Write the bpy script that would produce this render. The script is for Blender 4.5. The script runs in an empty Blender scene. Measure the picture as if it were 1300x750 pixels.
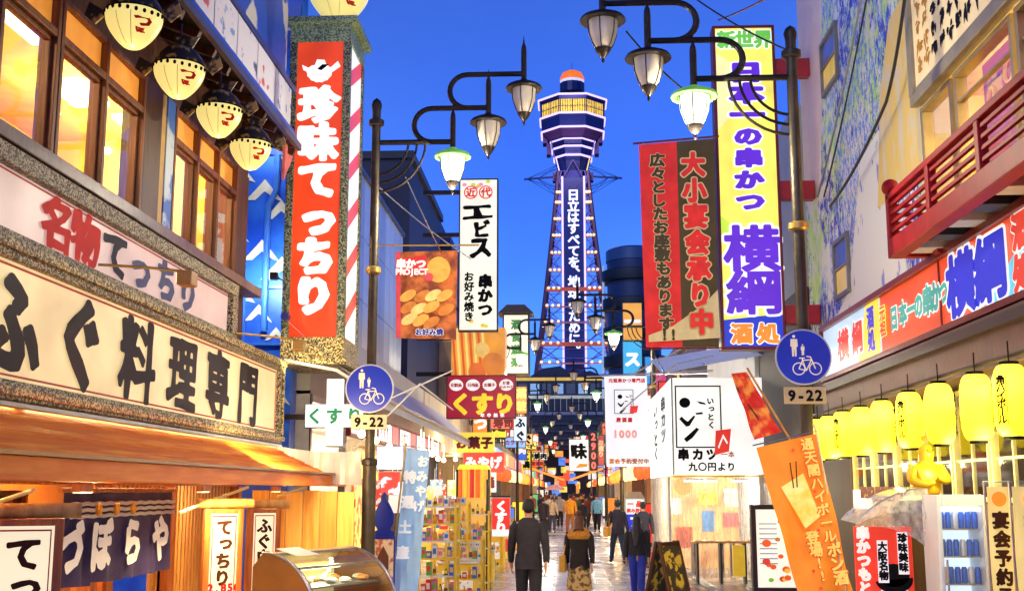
import bpy, bmesh, math, random
import numpy as np
from mathutils import Vector, Matrix, Euler
PI = math.pi
rnd = random.Random(7)
SC = bpy.context.scene
COL = SC.collection
V = Vector

# ------------------------------------------------------------------ camera
EYE = 1.9
F = 1464.0            # focal length in pixels of a 1300 px wide frame
PITCH = math.atan(247 / F)
cam = bpy.data.objects.new('camera', bpy.data.cameras.new('camera'))
COL.objects.link(cam)
cam.data.sensor_width = 36.0
cam.data.lens = 36.0 * F / 1300.0
cam.data.clip_start = 0.1
cam.data.clip_end = 3000.0
YAW = math.atan(70 * math.cos(PITCH) / F)
cam.location = (0, 0, EYE)
cam.rotation_euler = Euler((PI / 2 + PITCH, 0, YAW), 'XYZ')
SC.camera = cam
_R = cam.rotation_euler.to_matrix()


def ray(px, py):
    return _R @ V(((px - 650) / F, (375 - py) / F, -1.0))


def onY(px, py, Y):
    d = ray(px, py); t = Y / d.y
    return V((d.x * t, Y, EYE + d.z * t))


def onX(px, py, X):
    d = ray(px, py); t = X / d.x
    return V((X, d.y * t, EYE + d.z * t))


# ------------------------------------------------------------------ world, light, exposure
def srgb(r, g, b):
    f = lambda c: (c / 255 / 12.92) if c / 255 <= 0.04045 else ((c / 255 + 0.055) / 1.055) ** 2.4
    return (f(r), f(g), f(b), 1.0)


world = bpy.data.worlds.new('World'); SC.world = world; world.use_nodes = True
wn = world.node_tree.nodes; wl = world.node_tree.links
bg = wn['Background']
sky = wn.new('ShaderNodeTexSky'); sky.sky_type = 'NISHITA'; sky.sun_disc = False
sky.sun_elevation = math.radians(6.0); sky.sun_rotation = math.radians(200)
sky.air_density = 1.0; sky.dust_density = 0.3; sky.ozone_density = 4.0
hs = wn.new('ShaderNodeMix'); hs.data_type = 'RGBA'; hs.blend_type = 'MULTIPLY'; hs.inputs[0].default_value = 1.0
geo = wn.new('ShaderNodeTexCoord')
sep = wn.new('ShaderNodeSeparateXYZ')
ramp = wn.new('ShaderNodeValToRGB')
ramp.color_ramp.elements[0].position = 0.0; ramp.color_ramp.elements[0].color = (0.5, 1.3, 5.5, 1)
ramp.color_ramp.elements[1].position = 0.5; ramp.color_ramp.elements[1].color = (0.75, 0.80, 1.9, 1)
e_ = ramp.color_ramp.elements.new(0.08); e_.color = (0.5, 1.0, 3.6, 1)
e_ = ramp.color_ramp.elements.new(0.2); e_.color = (0.62, 0.85, 2.3, 1)
wl.new(geo.outputs['Generated'], sep.inputs[0]); wl.new(sep.outputs['Z'], ramp.inputs[0])
nz = wn.new('ShaderNodeTexNoise'); nz.inputs['Scale'].default_value = 2.6; nz.inputs['Detail'].default_value = 5
wl.new(geo.outputs['Generated'], nz.inputs['Vector'])
cr = wn.new('ShaderNodeValToRGB')
cr.color_ramp.elements[0].position = 0.35; cr.color_ramp.elements[0].color = (0.86, 0.90, 0.95, 1)
cr.color_ramp.elements[1].position = 0.75; cr.color_ramp.elements[1].color = (1.55, 1.30, 1.06, 1)
wl.new(nz.outputs['Fac'], cr.inputs[0])
cm = wn.new('ShaderNodeMix'); cm.data_type = 'RGBA'; cm.blend_type = 'MULTIPLY'; cm.inputs[0].default_value = 1.0
wl.new(sky.outputs[0], hs.inputs[6]); wl.new(ramp.outputs[0], hs.inputs[7])
wl.new(hs.outputs[2], cm.inputs[6]); wl.new(cr.outputs[0], cm.inputs[7])
wl.new(cm.outputs[2], bg.inputs[0])
bg.inputs[1].default_value = 0.148
SKY_BG = bg

sun = bpy.data.lights.new('sun', 'SUN'); sun.energy = 0.35; sun.angle = math.radians(15); sun.color = (1.0, 0.9, 0.8)
so = bpy.data.objects.new('sun', sun); COL.objects.link(so)
so.rotation_euler = Euler((math.radians(62), 0, math.radians(-20)), 'XYZ')

SC.view_settings.view_transform = 'Standard'
SC.view_settings.look = 'None'
SC.view_settings.exposure = 0.0
SC.view_settings.gamma = 1.0
SC.render.engine = 'CYCLES'
try:
    SC.cycles.use_denoising = True
    SC.cycles.denoiser = 'OPENIMAGEDENOISE'
    SC.cycles.use_light_tree = True
    SC.cycles.max_bounces = 6
    SC.cycles.sample_clamp_indirect = 4.0
    SC.cycles.caustics_reflective = False
    SC.cycles.caustics_refractive = False
except Exception:
    pass


def lamp(kind, loc, energy, color=(1, 0.72, 0.4), size=0.3, rot=None, parent=None, sy=None):
    l = bpy.data.lights.new('lamp_light', kind); l.energy = energy; l.color = color
    if kind == 'AREA':
        l.shape = 'RECTANGLE'; l.size = size; l.size_y = sy or size
    else:
        l.shadow_soft_size = min(size, 0.04) if size < 1 else size
    o = bpy.data.objects.new('lamp_light', l); COL.objects.link(o); o.location = loc
    if rot: o.rotation_euler = rot
    if parent: o.parent = parent
    return o


# ------------------------------------------------------------------ materials
MATS = {}


def mat(name, rgb, rough=0.6, metal=0.0, var=0.15, scale=6.0, bump=0.15, emit=0.0, ecol=None, rgb2=None, thr=None,
        evar=0.0, stretch=(1, 1, 1), alpha=None, spec=None, dirt=0.0):
    if name in MATS: return MATS[name]
    m = bpy.data.materials.new(name); m.use_nodes = True
    nt = m.node_tree; n = nt.nodes; l = nt.links
    p = n['Principled BSDF']
    p.inputs['Roughness'].default_value = rough; p.inputs['Metallic'].default_value = metal
    c1 = srgb(*rgb)
    tc = n.new('ShaderNodeTexCoord'); mp = n.new('ShaderNodeMapping'); mp.inputs['Scale'].default_value = stretch
    l.new(tc.outputs['Object'], mp.inputs[0])
    t = n.new('ShaderNodeTexNoise'); t.inputs['Scale'].default_value = scale; t.inputs['Detail'].default_value = 6
    l.new(mp.outputs[0], t.inputs['Vector'])
    r = n.new('ShaderNodeValToRGB')
    if rgb2:
        r.color_ramp.elements[0].color = c1; r.color_ramp.elements[1].color = srgb(*rgb2)
        a, b = thr or (0.4, 0.6)
        r.color_ramp.elements[0].position = a; r.color_ramp.elements[1].position = b
    else:
        r.color_ramp.elements[0].position = 0.25; r.color_ramp.elements[1].position = 0.75
        r.color_ramp.elements[0].color = tuple(x * (1 - var) for x in c1[:3]) + (1,)
        r.color_ramp.elements[1].color = tuple(min(1, x * (1 + var)) for x in c1[:3]) + (1,)
    l.new(t.outputs['Fac'], r.inputs[0])
    out = r.outputs[0]
    if dirt:
        t2 = n.new('ShaderNodeTexNoise'); t2.inputs['Scale'].default_value = 1.7; t2.inputs['Detail'].default_value = 8
        t2.inputs['Roughness'].default_value = 0.7
        mp2 = n.new('ShaderNodeMapping'); mp2.inputs['Scale'].default_value = (2.5, 2.5, 0.5)
        l.new(tc.outputs['Object'], mp2.inputs[0]); l.new(mp2.outputs[0], t2.inputs['Vector'])
        r2 = n.new('ShaderNodeValToRGB'); r2.color_ramp.elements[0].position = 0.42; r2.color_ramp.elements[1].position = 0.7
        r2.color_ramp.elements[0].color = (1, 1, 1, 1); k = 1 - dirt; r2.color_ramp.elements[1].color = (k, k * 0.95, k * 0.88, 1)
        l.new(t2.outputs['Fac'], r2.inputs[0])
        mx = n.new('ShaderNodeMix'); mx.data_type = 'RGBA'; mx.blend_type = 'MULTIPLY'; mx.inputs[0].default_value = 1
        l.new(out, mx.inputs[6]); l.new(r2.outputs[0], mx.inputs[7]); out = mx.outputs[2]
    l.new(out, p.inputs['Base Color'])
    if bump:
        b = n.new('ShaderNodeBump'); b.inputs['Strength'].default_value = bump; b.inputs['Distance'].default_value = 0.02
        t3 = n.new('ShaderNodeTexNoise'); t3.inputs['Scale'].default_value = scale * 4; t3.inputs['Detail'].default_value = 4
        l.new(mp.outputs[0], t3.inputs['Vector'])
        l.new(t3.outputs['Fac'], b.inputs['Height']); l.new(b.outputs[0], p.inputs['Normal'])
    if emit:
        if ecol:
            p.inputs['Emission Color'].default_value = srgb(*ecol)
        else:
            l.new(out, p.inputs['Emission Color'])
        p.inputs['Emission Strength'].default_value = emit
        if evar:
            t4 = n.new('ShaderNodeTexNoise'); t4.inputs['Scale'].default_value = 1.6; t4.inputs['Detail'].default_value = 2
            l.new(tc.outputs['Object'], t4.inputs['Vector'])
            mr = n.new('ShaderNodeMapRange'); mr.inputs[1].default_value = 0.3; mr.inputs[2].default_value = 0.7
            mr.inputs[3].default_value = emit * (1 - evar); mr.inputs[4].default_value = emit * (1 + evar)
            l.new(t4.outputs['Fac'], mr.inputs[0]); l.new(mr.outputs[0], p.inputs['Emission Strength'])
    if spec is None and ('ink' in name): spec = 0.12
    if spec is not None: p.inputs['Specular IOR Level'].default_value = spec
    if alpha is not None:
        p.inputs['Alpha'].default_value = alpha
    MATS[name] = m
    return m


def emi(name, rgb, s=1.0, evar=0.12, rough=0.35, var=0.05):
    """a backlit translucent sheet or lamp glass"""
    return mat(name, [c * 0.72 for c in rgb], rough=rough, var=var, bump=0.0, emit=s * 0.92, ecol=rgb, evar=evar, scale=2.0)


def glassy(name, tint=(235, 240, 245), op=0.12, rough=0.05, noise=0.0):
    if name in MATS: return MATS[name]
    m = bpy.data.materials.new(name); m.use_nodes = True
    n = m.node_tree.nodes; l = m.node_tree.links; n.clear()
    o = n.new('ShaderNodeOutputMaterial'); mix = n.new('ShaderNodeMixShader')
    tr = n.new('ShaderNodeBsdfTransparent'); p = n.new('ShaderNodeBsdfPrincipled')
    p.inputs['Base Color'].default_value = srgb(*tint); p.inputs['Roughness'].default_value = rough
    lw = n.new('ShaderNodeLayerWeight'); lw.inputs['Blend'].default_value = 0.5
    pw = n.new('ShaderNodeMath'); pw.operation = 'POWER'; pw.inputs[1].default_value = 5.0; l.new(lw.outputs['Facing'], pw.inputs[0])
    fr = n.new('ShaderNodeMath'); fr.operation = 'MULTIPLY'; fr.inputs[1].default_value = 0.6; l.new(pw.outputs[0], fr.inputs[0])
    ad = n.new('ShaderNodeMath'); ad.operation = 'ADD'; ad.inputs[1].default_value = op; ad.use_clamp = True
    l.new(fr.outputs[0], ad.inputs[0])
    if noise:
        tc = n.new('ShaderNodeTexCoord'); mp = n.new('ShaderNodeMapping'); mp.inputs['Scale'].default_value = (6, 6, 0.8)
        t = n.new('ShaderNodeTexNoise'); t.inputs['Scale'].default_value = 3; t.inputs['Detail'].default_value = 5
        l.new(tc.outputs['Object'], mp.inputs[0]); l.new(mp.outputs[0], t.inputs['Vector'])
        mr = n.new('ShaderNodeMapRange'); mr.inputs[1].default_value = 0.35; mr.inputs[2].default_value = 0.7
        mr.inputs[3].default_value = op - noise; mr.inputs[4].default_value = op + noise
        l.new(t.outputs['Fac'], mr.inputs[0]); l.new(mr.outputs[0], ad.inputs[1])
        b = n.new('ShaderNodeBump'); b.inputs['Strength'].default_value = 0.6; l.new(t.outputs['Fac'], b.inputs['Height']); l.new(b.outputs[0], p.inputs['Normal'])
    sh = p.outputs[0]
    if not noise:
        gl = n.new('ShaderNodeBsdfGlossy'); gl.inputs['Color'].default_value = srgb(*tint); gl.inputs['Roughness'].default_value = rough; sh = gl.outputs[0]
    l.new(ad.outputs[0], mix.inputs[0]); l.new(tr.outputs[0], mix.inputs[1]); l.new(sh, mix.inputs[2])
    l.new(mix.outputs[0], o.inputs[0])
    MATS[name] = m
    return m


def granite(name, a, b, c, scale=85):
    if name in MATS: return MATS[name]
    m = bpy.data.materials.new(name); m.use_nodes = True
    n = m.node_tree.nodes; l = m.node_tree.links; p = n['Principled BSDF']
    tc = n.new('ShaderNodeTexCoord'); v = n.new('ShaderNodeTexVoronoi'); v.inputs['Scale'].default_value = scale
    l.new(tc.outputs['Object'], v.inputs['Vector'])
    r = n.new('ShaderNodeValToRGB'); r.color_ramp.interpolation = 'CONSTANT'
    r.color_ramp.elements[0].color = srgb(*a); r.color_ramp.elements[1].position = 0.38; r.color_ramp.elements[1].color = srgb(*b)
    e = r.color_ramp.elements.new(0.62); e.color = srgb(*c)
    s = n.new('ShaderNodeSeparateColor'); l.new(v.outputs['Color'], s.inputs[0]); l.new(s.outputs[0], r.inputs[0])
    l.new(r.outputs[0], p.inputs['Base Color']); p.inputs['Roughness'].default_value = 0.5
    bm_ = n.new('ShaderNodeBump'); bm_.inputs['Strength'].default_value = 0.5; bm_.inputs['Distance'].default_value = 0.01
    l.new(v.outputs['Distance'], bm_.inputs['Height']); l.new(bm_.outputs[0], p.inputs['Normal'])
    MATS[name] = m
    return m


def wood(name, a, b, rough=0.5, axis='z'):
    if name in MATS: return MATS[name]
    sp = 0.15 if 'porch' in name else None
    st = {'z': (9, 9, 0.7), 'x': (0.7, 9, 9), 'y': (9, 0.7, 9)}[axis]
    return mat(name, a, rough=rough, rgb2=b, thr=(0.35, 0.65), scale=2.2, stretch=st, bump=0.25, spec=sp)


# ------------------------------------------------------------------ mesh builder
class MB:
    def __init__(s): s.v = []; s.f = []; s.mi = []; s.cur = 0

    def face(s, idx): s.f.append(tuple(idx)); s.mi.append(s.cur)

    def poly(s, pts):
        b = len(s.v); s.v += [tuple(p) for p in pts]; s.face(range(b, b + len(pts))); return s

    def box(s, x0, y0, z0, x1, y1, z1):
        if x0 > x1: x0, x1 = x1, x0
        if y0 > y1: y0, y1 = y1, y0
        if z0 > z1: z0, z1 = z1, z0
        b = len(s.v)
        s.v += [(x0, y0, z0), (x1, y0, z0), (x1, y1, z0), (x0, y1, z0), (x0, y0, z1), (x1, y0, z1), (x1, y1, z1), (x0, y1, z1)]
        for q in ((3, 2, 1, 0), (4, 5, 6, 7), (0, 1, 5, 4), (1, 2, 6, 5), (2, 3, 7, 6), (3, 0, 4, 7)): s.face([b + i for i in q])
        return s

    def bar(s, p0, p1, w, h=None):
        """square bar between two points"""
        h = h or w; p0 = V(p0); p1 = V(p1); d = (p1 - p0).normalized()
        up = V((0, 0, 1)) if abs(d.z) < 0.95 else V((0, 1, 0))
        a = d.cross(up).normalized() * w / 2; c = d.cross(a).normalized() * h / 2
        b = len(s.v)
        for p in (p0, p1):
            for q in (-a - c, a - c, a + c, -a + c): s.v.append(tuple(p + q))
        for q in ((0, 1, 2, 3), (7, 6, 5, 4), (0, 4, 5, 1), (1, 5, 6, 2), (2, 6, 7, 3), (3, 7, 4, 0)): s.face([b + i for i in q])
        return s

    def tube(s, path, r, seg=8, cap=True, closed=False):
        path = [V(p) for p in path]; n = len(path); rr = r if isinstance(r, (list, tuple)) else [r] * n
        b = len(s.v); ref = V((0, 0, 1)); prev = None
        for i, p in enumerate(path):
            if closed: d = (path[(i + 1) % n] - path[i - 1]).normalized()
            else: d = (path[min(i + 1, n - 1)] - path[max(i - 1, 0)]).normalized()
            if prev is None:
                a = d.cross(ref)
                if a.length < 0.1: a = d.cross(V((0, 1, 0)))
                a.normalize()
            else:
                a = (prev - d * prev.dot(d)).normalized()
            prev = a; c = d.cross(a)
            for k in range(seg):
                t = 2 * PI * k / seg
                s.v.append(tuple(p + (a * math.cos(t) + c * math.sin(t)) * rr[i]))
        for i in range(n if closed else n - 1):
            j = (i + 1) % n
            for k in range(seg):
                k2 = (k + 1) % seg
                s.face((b + i * seg + k, b + i * seg + k2, b + j * seg + k2, b + j * seg + k))
        if cap and not closed:
            s.face([b + k for k in range(seg)][::-1]); s.face([b + (n - 1) * seg + k for k in range(seg)])
        return s

    def lathe(s, prof, seg=24, c=(0, 0, 0), rot0=0.0, arc=2 * PI, sy=1.0, ripple=None):
        b = len(s.v); full = abs(arc - 2 * PI) < 1e-6; ns = seg if full else seg + 1
        for i, (r, z) in enumerate(prof):
            for k in range(ns):
                t = rot0 + arc * k / seg
                rr = r * (1 + (ripple(t, z) if ripple else 0))
                s.v.append((c[0] + rr * math.cos(t), c[1] + rr * math.sin(t) * sy, c[2] + z))
        for i in range(len(prof) - 1):
            for k in range(seg):
                k2 = (k + 1) % ns
                s.face((b + i * ns + k, b + i * ns + k2, b + (i + 1) * ns + k2, b + (i + 1) * ns + k))
        if full:
            if prof[0][0] > 1e-4: s.face([b + k for k in range(seg)][::-1])
            if prof[-1][0] > 1e-4: s.face([b + (len(prof) - 1) * ns + k for k in range(seg)])
        return s

    def prism(s, pts, y0, y1):
        """outline in x,z extruded along y"""
        n = len(pts); b = len(s.v)
        for y in (y0, y1): s.v += [(p[0], y, p[1]) for p in pts]
        s.face([b + i for i in range(n)]); s.face([b + n + i for i in range(n)][::-1])
        for i in range(n):
            j = (i + 1) % n; s.face((b + i, b + n + i, b + n + j, b + j))
        return s

    def sphere(s, c, r, seg=12, rings=8, sc=(1, 1, 1)):
        b = len(s.v)
        for i in range(rings + 1):
            ph = -PI / 2 + PI * i / rings
            for k in range(seg):
                t = 2 * PI * k / seg
                s.v.append((c[0] + r * sc[0] * math.cos(ph) * math.cos(t), c[1] + r * sc[1] * math.cos(ph) * math.sin(t), c[2] + r * sc[2] * math.sin(ph)))
        for i in range(rings):
            for k in range(seg):
                k2 = (k + 1) % seg
                s.face((b + i * seg + k, b + i * seg + k2, b + (i + 1) * seg + k2, b + (i + 1) * seg + k))
        return s

    def build(s, name, m, parent=None, loc=None, smooth=False, bev=0.0, rot=None):
        me = bpy.data.meshes.new(name); me.from_pydata(s.v, [], s.f)
        ms = m if isinstance(m, (list, tuple)) else [m]
        for q in ms: me.materials.append(q)
        if len(ms) > 1: me.polygons.foreach_set('material_index', s.mi)
        me.validate(); me.update()
        if smooth:
            me.polygons.foreach_set('use_smooth', [True] * len(me.polygons))
            try: me.set_sharp_from_angle(angle=math.radians(40))
            except Exception: pass
        o = bpy.data.objects.new(name, me); COL.objects.link(o)
        if parent: o.parent = parent
        if loc: o.location = loc
        if rot: o.rotation_euler = rot
        if bev:
            b = o.modifiers.new('bevel', 'BEVEL'); b.width = bev; b.segments = 2; b.limit_method = 'ANGLE'
        return o


def tag(o, label, cat, group=None, kind=None):
    o['label'] = label; o['category'] = cat
    if group: o['group'] = group
    if kind: o['kind'] = kind
    return o


SIDE = {'F': 0.0, 'L': PI / 2, 'R': -PI / 2}


def thing(name, label, cat, loc=(0, 0, 0), side='F', group=None, rz=0.0):
    o = bpy.data.objects.new(name, None); COL.objects.link(o); o.empty_display_size = 0.2
    o.location = loc; o.rotation_euler = (0, 0, SIDE[side] + rz)
    return tag(o, label, cat, group)


def dup(o, parent=None, loc=None, rz=None, label=None, group=None):
    c = o.copy(); COL.objects.link(c)
    if parent: c.parent = parent
    if loc is not None: c.location = loc
    if rz is not None: c.rotation_euler = (0, 0, rz)
    if label: c['label'] = label
    if group: c['group'] = group
    for ch in list(o.children): dup(ch, c)
    return c


def struct(name, mb, m, **k):
    o = mb.build(name, m, **k); o['kind'] = 'structure'; return o


# ------------------------------------------------------------------ lettering (brush-like glyph outlines grown from the built-in font)
_gc = {}
_raw = {}


def rawglyph(ch):
    if ch in _raw: return _raw[ch]
    c = bpy.data.curves.new('t', 'FONT'); c.body = ch; c.size = 1; c.resolution_u = 2
    o = bpy.data.objects.new('t', c); COL.objects.link(o)
    bpy.context.view_layer.update()
    me = bpy.data.meshes.new_from_object(o.evaluated_get(bpy.context.evaluated_depsgraph_get()))
    bpy.data.objects.remove(o); bpy.data.curves.remove(c)
    vs = np.array([v.co[:2] for v in me.vertices]) if len(me.vertices) else np.zeros((0, 2))
    tris = []; cnt = {}
    for p in me.polygons:
        q = list(p.vertices)
        for i in range(1, len(q) - 1): tris.append((q[0], q[i], q[i + 1]))
        for i in range(len(q)):
            k = (min(q[i], q[(i + 1) % len(q)]), max(q[i], q[(i + 1) % len(q)])); cnt[k] = cnt.get(k, 0) + 1
    ed = [k for k, n in cnt.items() if n == 1]
    bpy.data.meshes.remove(me)
    _raw[ch] = (vs, tris, ed)
    return _raw[ch]


def glyph(ch, b, n=48, brush=0.0):
    key = (ch, round(b, 4), n, brush)
    if key in _gc: return _gc[key]
    vs, tris, ed = rawglyph(ch)
    if len(vs) == 0: _gc[key] = ([], []); return _gc[key]
    x0, x1 = vs[:, 0].min() - b - .03, vs[:, 0].max() + b + .03
    y0, y1 = vs[:, 1].min() - b - .03, vs[:, 1].max() + b + .03
    h = 1.15 / n; nx = int((x1 - x0) / h) + 2; ny = int((y1 - y0) / h) + 2
    gx = x0 + h * np.arange(nx); gy = y0 + h * np.arange(ny)
    X, Y = np.meshgrid(gx, gy); P = np.stack([X.ravel(), Y.ravel()], 1)
    A = vs[[e[0] for e in ed]]; B = vs[[e[1] for e in ed]]; D = B - A
    L = (D ** 2).sum(1) + 1e-12
    t = ((P[:, None, :] - A[None]) * D[None]).sum(2) / L; t = np.clip(t, 0, 1)
    q = P[:, None, :] - A[None] - t[..., None] * D[None]
    if brush:   # vertical strokes grow fatter than horizontal ones
        q = q * np.array([1.0 - 0.18 * brush, 1.0 + 0.3 * brush])
    dist = np.sqrt((q ** 2).sum(2).min(1))
    ins = np.zeros(len(P), bool)
    for (i, j, k) in tris:
        a, bb, c = vs[i], vs[j], vs[k]
        d1 = (bb[0] - a[0]) * (P[:, 1] - a[1]) - (bb[1] - a[1]) * (P[:, 0] - a[0])
        d2 = (c[0] - bb[0]) * (P[:, 1] - bb[1]) - (c[1] - bb[1]) * (P[:, 0] - bb[0])
        d3 = (a[0] - c[0]) * (P[:, 1] - c[1]) - (a[1] - c[1]) * (P[:, 0] - c[0])
        ins |= ((d1 >= 0) & (d2 >= 0) & (d3 >= 0)) | ((d1 <= 0) & (d2 <= 0) & (d3 <= 0))
    bb_ = b
    if brush:
        bb_ = b * (1 + 0.35 * brush * np.sin(P[:, 0] * 9.0 + P[:, 1] * 5 + ord(ch[0])) + 0.25 * brush * np.cos(P[:, 1] * 11 - P[:, 0] * 4))
    f = (np.where(ins, -dist, dist) - bb_).reshape(ny, nx)
    verts = []; faces = []
    inside = f < 0
    full = inside[:-1, :-1] & inside[1:, :-1] & inside[:-1, 1:] & inside[1:, 1:]
    anyi = inside[:-1, :-1] | inside[1:, :-1] | inside[:-1, 1:] | inside[1:, 1:]
    for r in range(ny - 1):
        c = 0
        while c < nx - 1:
            if full[r, c]:
                c2 = c
                while c2 < nx - 1 and full[r, c2]: c2 += 1
                k = len(verts); verts += [(gx[c], gy[r]), (gx[c2], gy[r]), (gx[c2], gy[r + 1]), (gx[c], gy[r + 1])]
                faces.append((k, k + 1, k + 2, k + 3)); c = c2
            else:
                if anyi[r, c]:
                    cs = ((gx[c], gy[r], f[r, c]), (gx[c + 1], gy[r], f[r, c + 1]), (gx[c + 1], gy[r + 1], f[r + 1, c + 1]), (gx[c], gy[r + 1], f[r + 1, c]))
                    out = []
                    for i in range(4):
                        a = cs[i]; d = cs[(i + 1) % 4]
                        if a[2] < 0: out.append((a[0], a[1]))
                        if (a[2] < 0) != (d[2] < 0):
                            u = a[2] / (a[2] - d[2]); out.append((a[0] + u * (d[0] - a[0]), a[1] + u * (d[1] - a[1])))
                    if len(out) > 2:
                        k = len(verts); verts += out; faces.append(tuple(range(k, k + len(out))))
                c += 1
    _gc[key] = (verts, faces)
    return _gc[key]


ROTV = set('ー〜（）')
SMALL = set('っゃゅょッャュョ')


def text(parent, s, x, z, size, m, vert=False, b=0.045, y=-0.006, sx=1.0, sz=1.0, step=None, n=44, brush=0.0, outline=None, name='lettering', rot=0.0, label=None):
    """s starts in the cell centred on (x, z) of the parent's front plane"""
    if outline:
        om, ow = outline
        text(parent, s, x, z, size, om, vert, b + ow, y, sx, sz, step, max(28, n - 12), 0.0, None, name + '_outline')
        y -= 0.005
    mb = MB(); cx, cz = x, z; st = step if step is not None else (sz if vert else sx)
    for ch in s:
        if ch == ' ':
            if vert: cz -= size * st * 0.5
            else: cx += size * st * 0.5
            continue
        vs, fs = glyph(ch, b, n, brush)
        if vs:
            lat = ord(ch) < 128
            xs = [q[0] for q in vs]; mx_ = (min(xs) + max(xs)) / 2
            k = len(mb.v); dz = 0.38 if not lat else 0.35
            oxs, ozs = (0.12, 0.12) if (vert and ch in SMALL) else (0, 0)
            if vert and ch in '、。': oxs, ozs = 0.6, 0.6
            c0 = mx_ if (lat or ch not in SMALL and ch not in '、。') else 0.5
            for (gx_, gy_) in vs:
                u, w = gx_ - c0 + oxs, gy_ - dz + ozs
                if vert and ch in ROTV: u, w = w, -(gx_ - mx_)
                if rot: u, w = u * math.cos(rot) - w * math.sin(rot), u * math.sin(rot) + w * math.cos(rot)
                mb.v.append((cx + u * size * sx, y, cz + w * size * sz))
            for f in fs: mb.face([k + i for i in f])
        adv = size * st * (0.6 if (ord(ch) < 128 and not vert) else 1.0)
        if vert: cz -= adv
        else: cx += adv
    o = mb.build(name, m, parent)
    if label: o['label'] = label
    return o


# common materials
IRON = mat('dark_bronze_paint', (52, 46, 44), 0.38, 0.6, 0.3, 8, 0.2)
IRON_OLD = mat('weathered_bronze_paint', (74, 66, 54), 0.45, 0.5, 0.35, 5, 0.3, dirt=0.3)
STEEL = mat('brushed_steel', (170, 172, 175), 0.3, 0.9, 0.12, 12, 0.1)
BLACK = mat('black_ink', (14, 13, 18), 0.6, 0, 0.1, 8, 0)
NAVYINK = mat('navy_ink', (38, 36, 66), 0.6, 0, 0.15, 5, 0)
WHITE = mat('white_paint', (232, 230, 226), 0.5, 0, 0.06, 5, 0.1, dirt=0.15)
REDL = emi('backlit_red', (226, 50, 32), 0.9)
WHITEL = emi('backlit_white', (248, 246, 240), 1.0, 0.08)
CREAML = emi('backlit_cream', (250, 220, 160), 0.8, 0.2)
YELL = emi('backlit_yellow', (252, 240, 100), 1.0, 0.28)
PURP = emi('backlit_purple', (104, 44, 222), 0.75)
BLUEL = emi('backlit_blue', (34, 60, 210), 0.8)
ORAL = emi('backlit_orange', (246, 140, 40), 0.95)
GRAN = granite('speckled_granite', (196, 184, 146), (104, 94, 72), (34, 30, 28))
GRANB = granite('warm_granite', (222, 204, 140), (140, 116, 64), (50, 40, 26), 62)
WOODO = wood('orange_cedar', (208, 118, 44), (150, 76, 28))
WOODY = wood('pale_pine', (226, 172, 92), (196, 134, 62))
WOODD = wood('dark_stained_wood', (88, 50, 28), (52, 28, 18))
WOODX = wood('cedar_beam', (222, 120, 40), (176, 78, 24), axis='y')
GLASS = glassy('clear_glass', op=0.04)
DARK = mat('dark_interior', (34, 30, 28), 0.8)

# ================================================================== GROUND
ASPH = mat('ground_earth', (70, 68, 66), 0.8, 0, 0.2, 0.5, 0.2)
struct('ground', MB().poly([(-900, -60, -0.02), (900, -60, -0.02), (900, 1200, -0.02), (-900, 1200, -0.02)]), ASPH)


def paving():
    m = bpy.data.materials.new('wet_stone_paving'); m.use_nodes = True
    n = m.node_tree.nodes; l = m.node_tree.links; p = n['Principled BSDF']
    tc = n.new('ShaderNodeTexCoord')
    t = n.new('ShaderNodeTexNoise'); t.inputs['Scale'].default_value = 0.9; t.inputs['Detail'].default_value = 8
    l.new(tc.outputs['Object'], t.inputs['Vector'])
    r = n.new('ShaderNodeValToRGB'); r.color_ramp.elements[0].color = srgb(140, 132, 128); r.color_ramp.elements[1].color = srgb(214, 204, 192)
    r.color_ramp.elements[0].position = 0.3; r.color_ramp.elements[1].position = 0.7
    b = n.new('ShaderNodeTexBrick'); b.inputs['Scale'].default_value = 1.0; b.inputs['Brick Width'].default_value = 0.6; b.inputs['Row Height'].default_value = 0.6
    b.inputs['Mortar Size'].default_value = 0.012; b.inputs['Color1'].default_value = (1, 1, 1, 1); b.inputs['Color2'].default_value = (0.8, 0.8, 0.82, 1); b.inputs['Mortar'].default_value = (0.25, 0.24, 0.24, 1)
    l.new(tc.outputs['Object'], b.inputs['Vector'])
    mx = n.new('ShaderNodeMix'); mx.data_type = 'RGBA'; mx.blend_type = 'MULTIPLY'; mx.inputs[0].default_value = 1
    l.new(t.outputs['Fac'], r.inputs[0]); l.new(r.outputs[0], mx.inputs[6]); l.new(b.outputs[0], mx.inputs[7]); l.new(mx.outputs[2], p.inputs['Base Color'])
    mr = n.new('ShaderNodeMapRange'); mr.inputs[3].default_value = 0.08; mr.inputs[4].default_value = 0.36
    t2 = n.new('ShaderNodeTexNoise'); t2.inputs['Scale'].default_value = 0.6; t2.inputs['Detail'].default_value = 6
    l.new(tc.outputs['Object'], t2.inputs['Vector']); l.new(t2.outputs['Fac'], mr.inputs[0]); l.new(mr.outputs[0], p.inputs['Roughness'])
    bp = n.new('ShaderNodeBump'); bp.inputs['Strength'].default_value = 0.35; bp.inputs['Distance'].default_value = 0.01
    t3 = n.new('ShaderNodeTexNoise'); t3.inputs['Scale'].default_value = 7; t3.inputs['Detail'].default_value = 3
    l.new(tc.outputs['Object'], t3.inputs['Vector']); l.new(t3.outputs['Fac'], bp.inputs['Height']); l.new(bp.outputs[0], p.inputs['Normal'])
    p.inputs['Specular IOR Level'].default_value = 0.9
    return m


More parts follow.
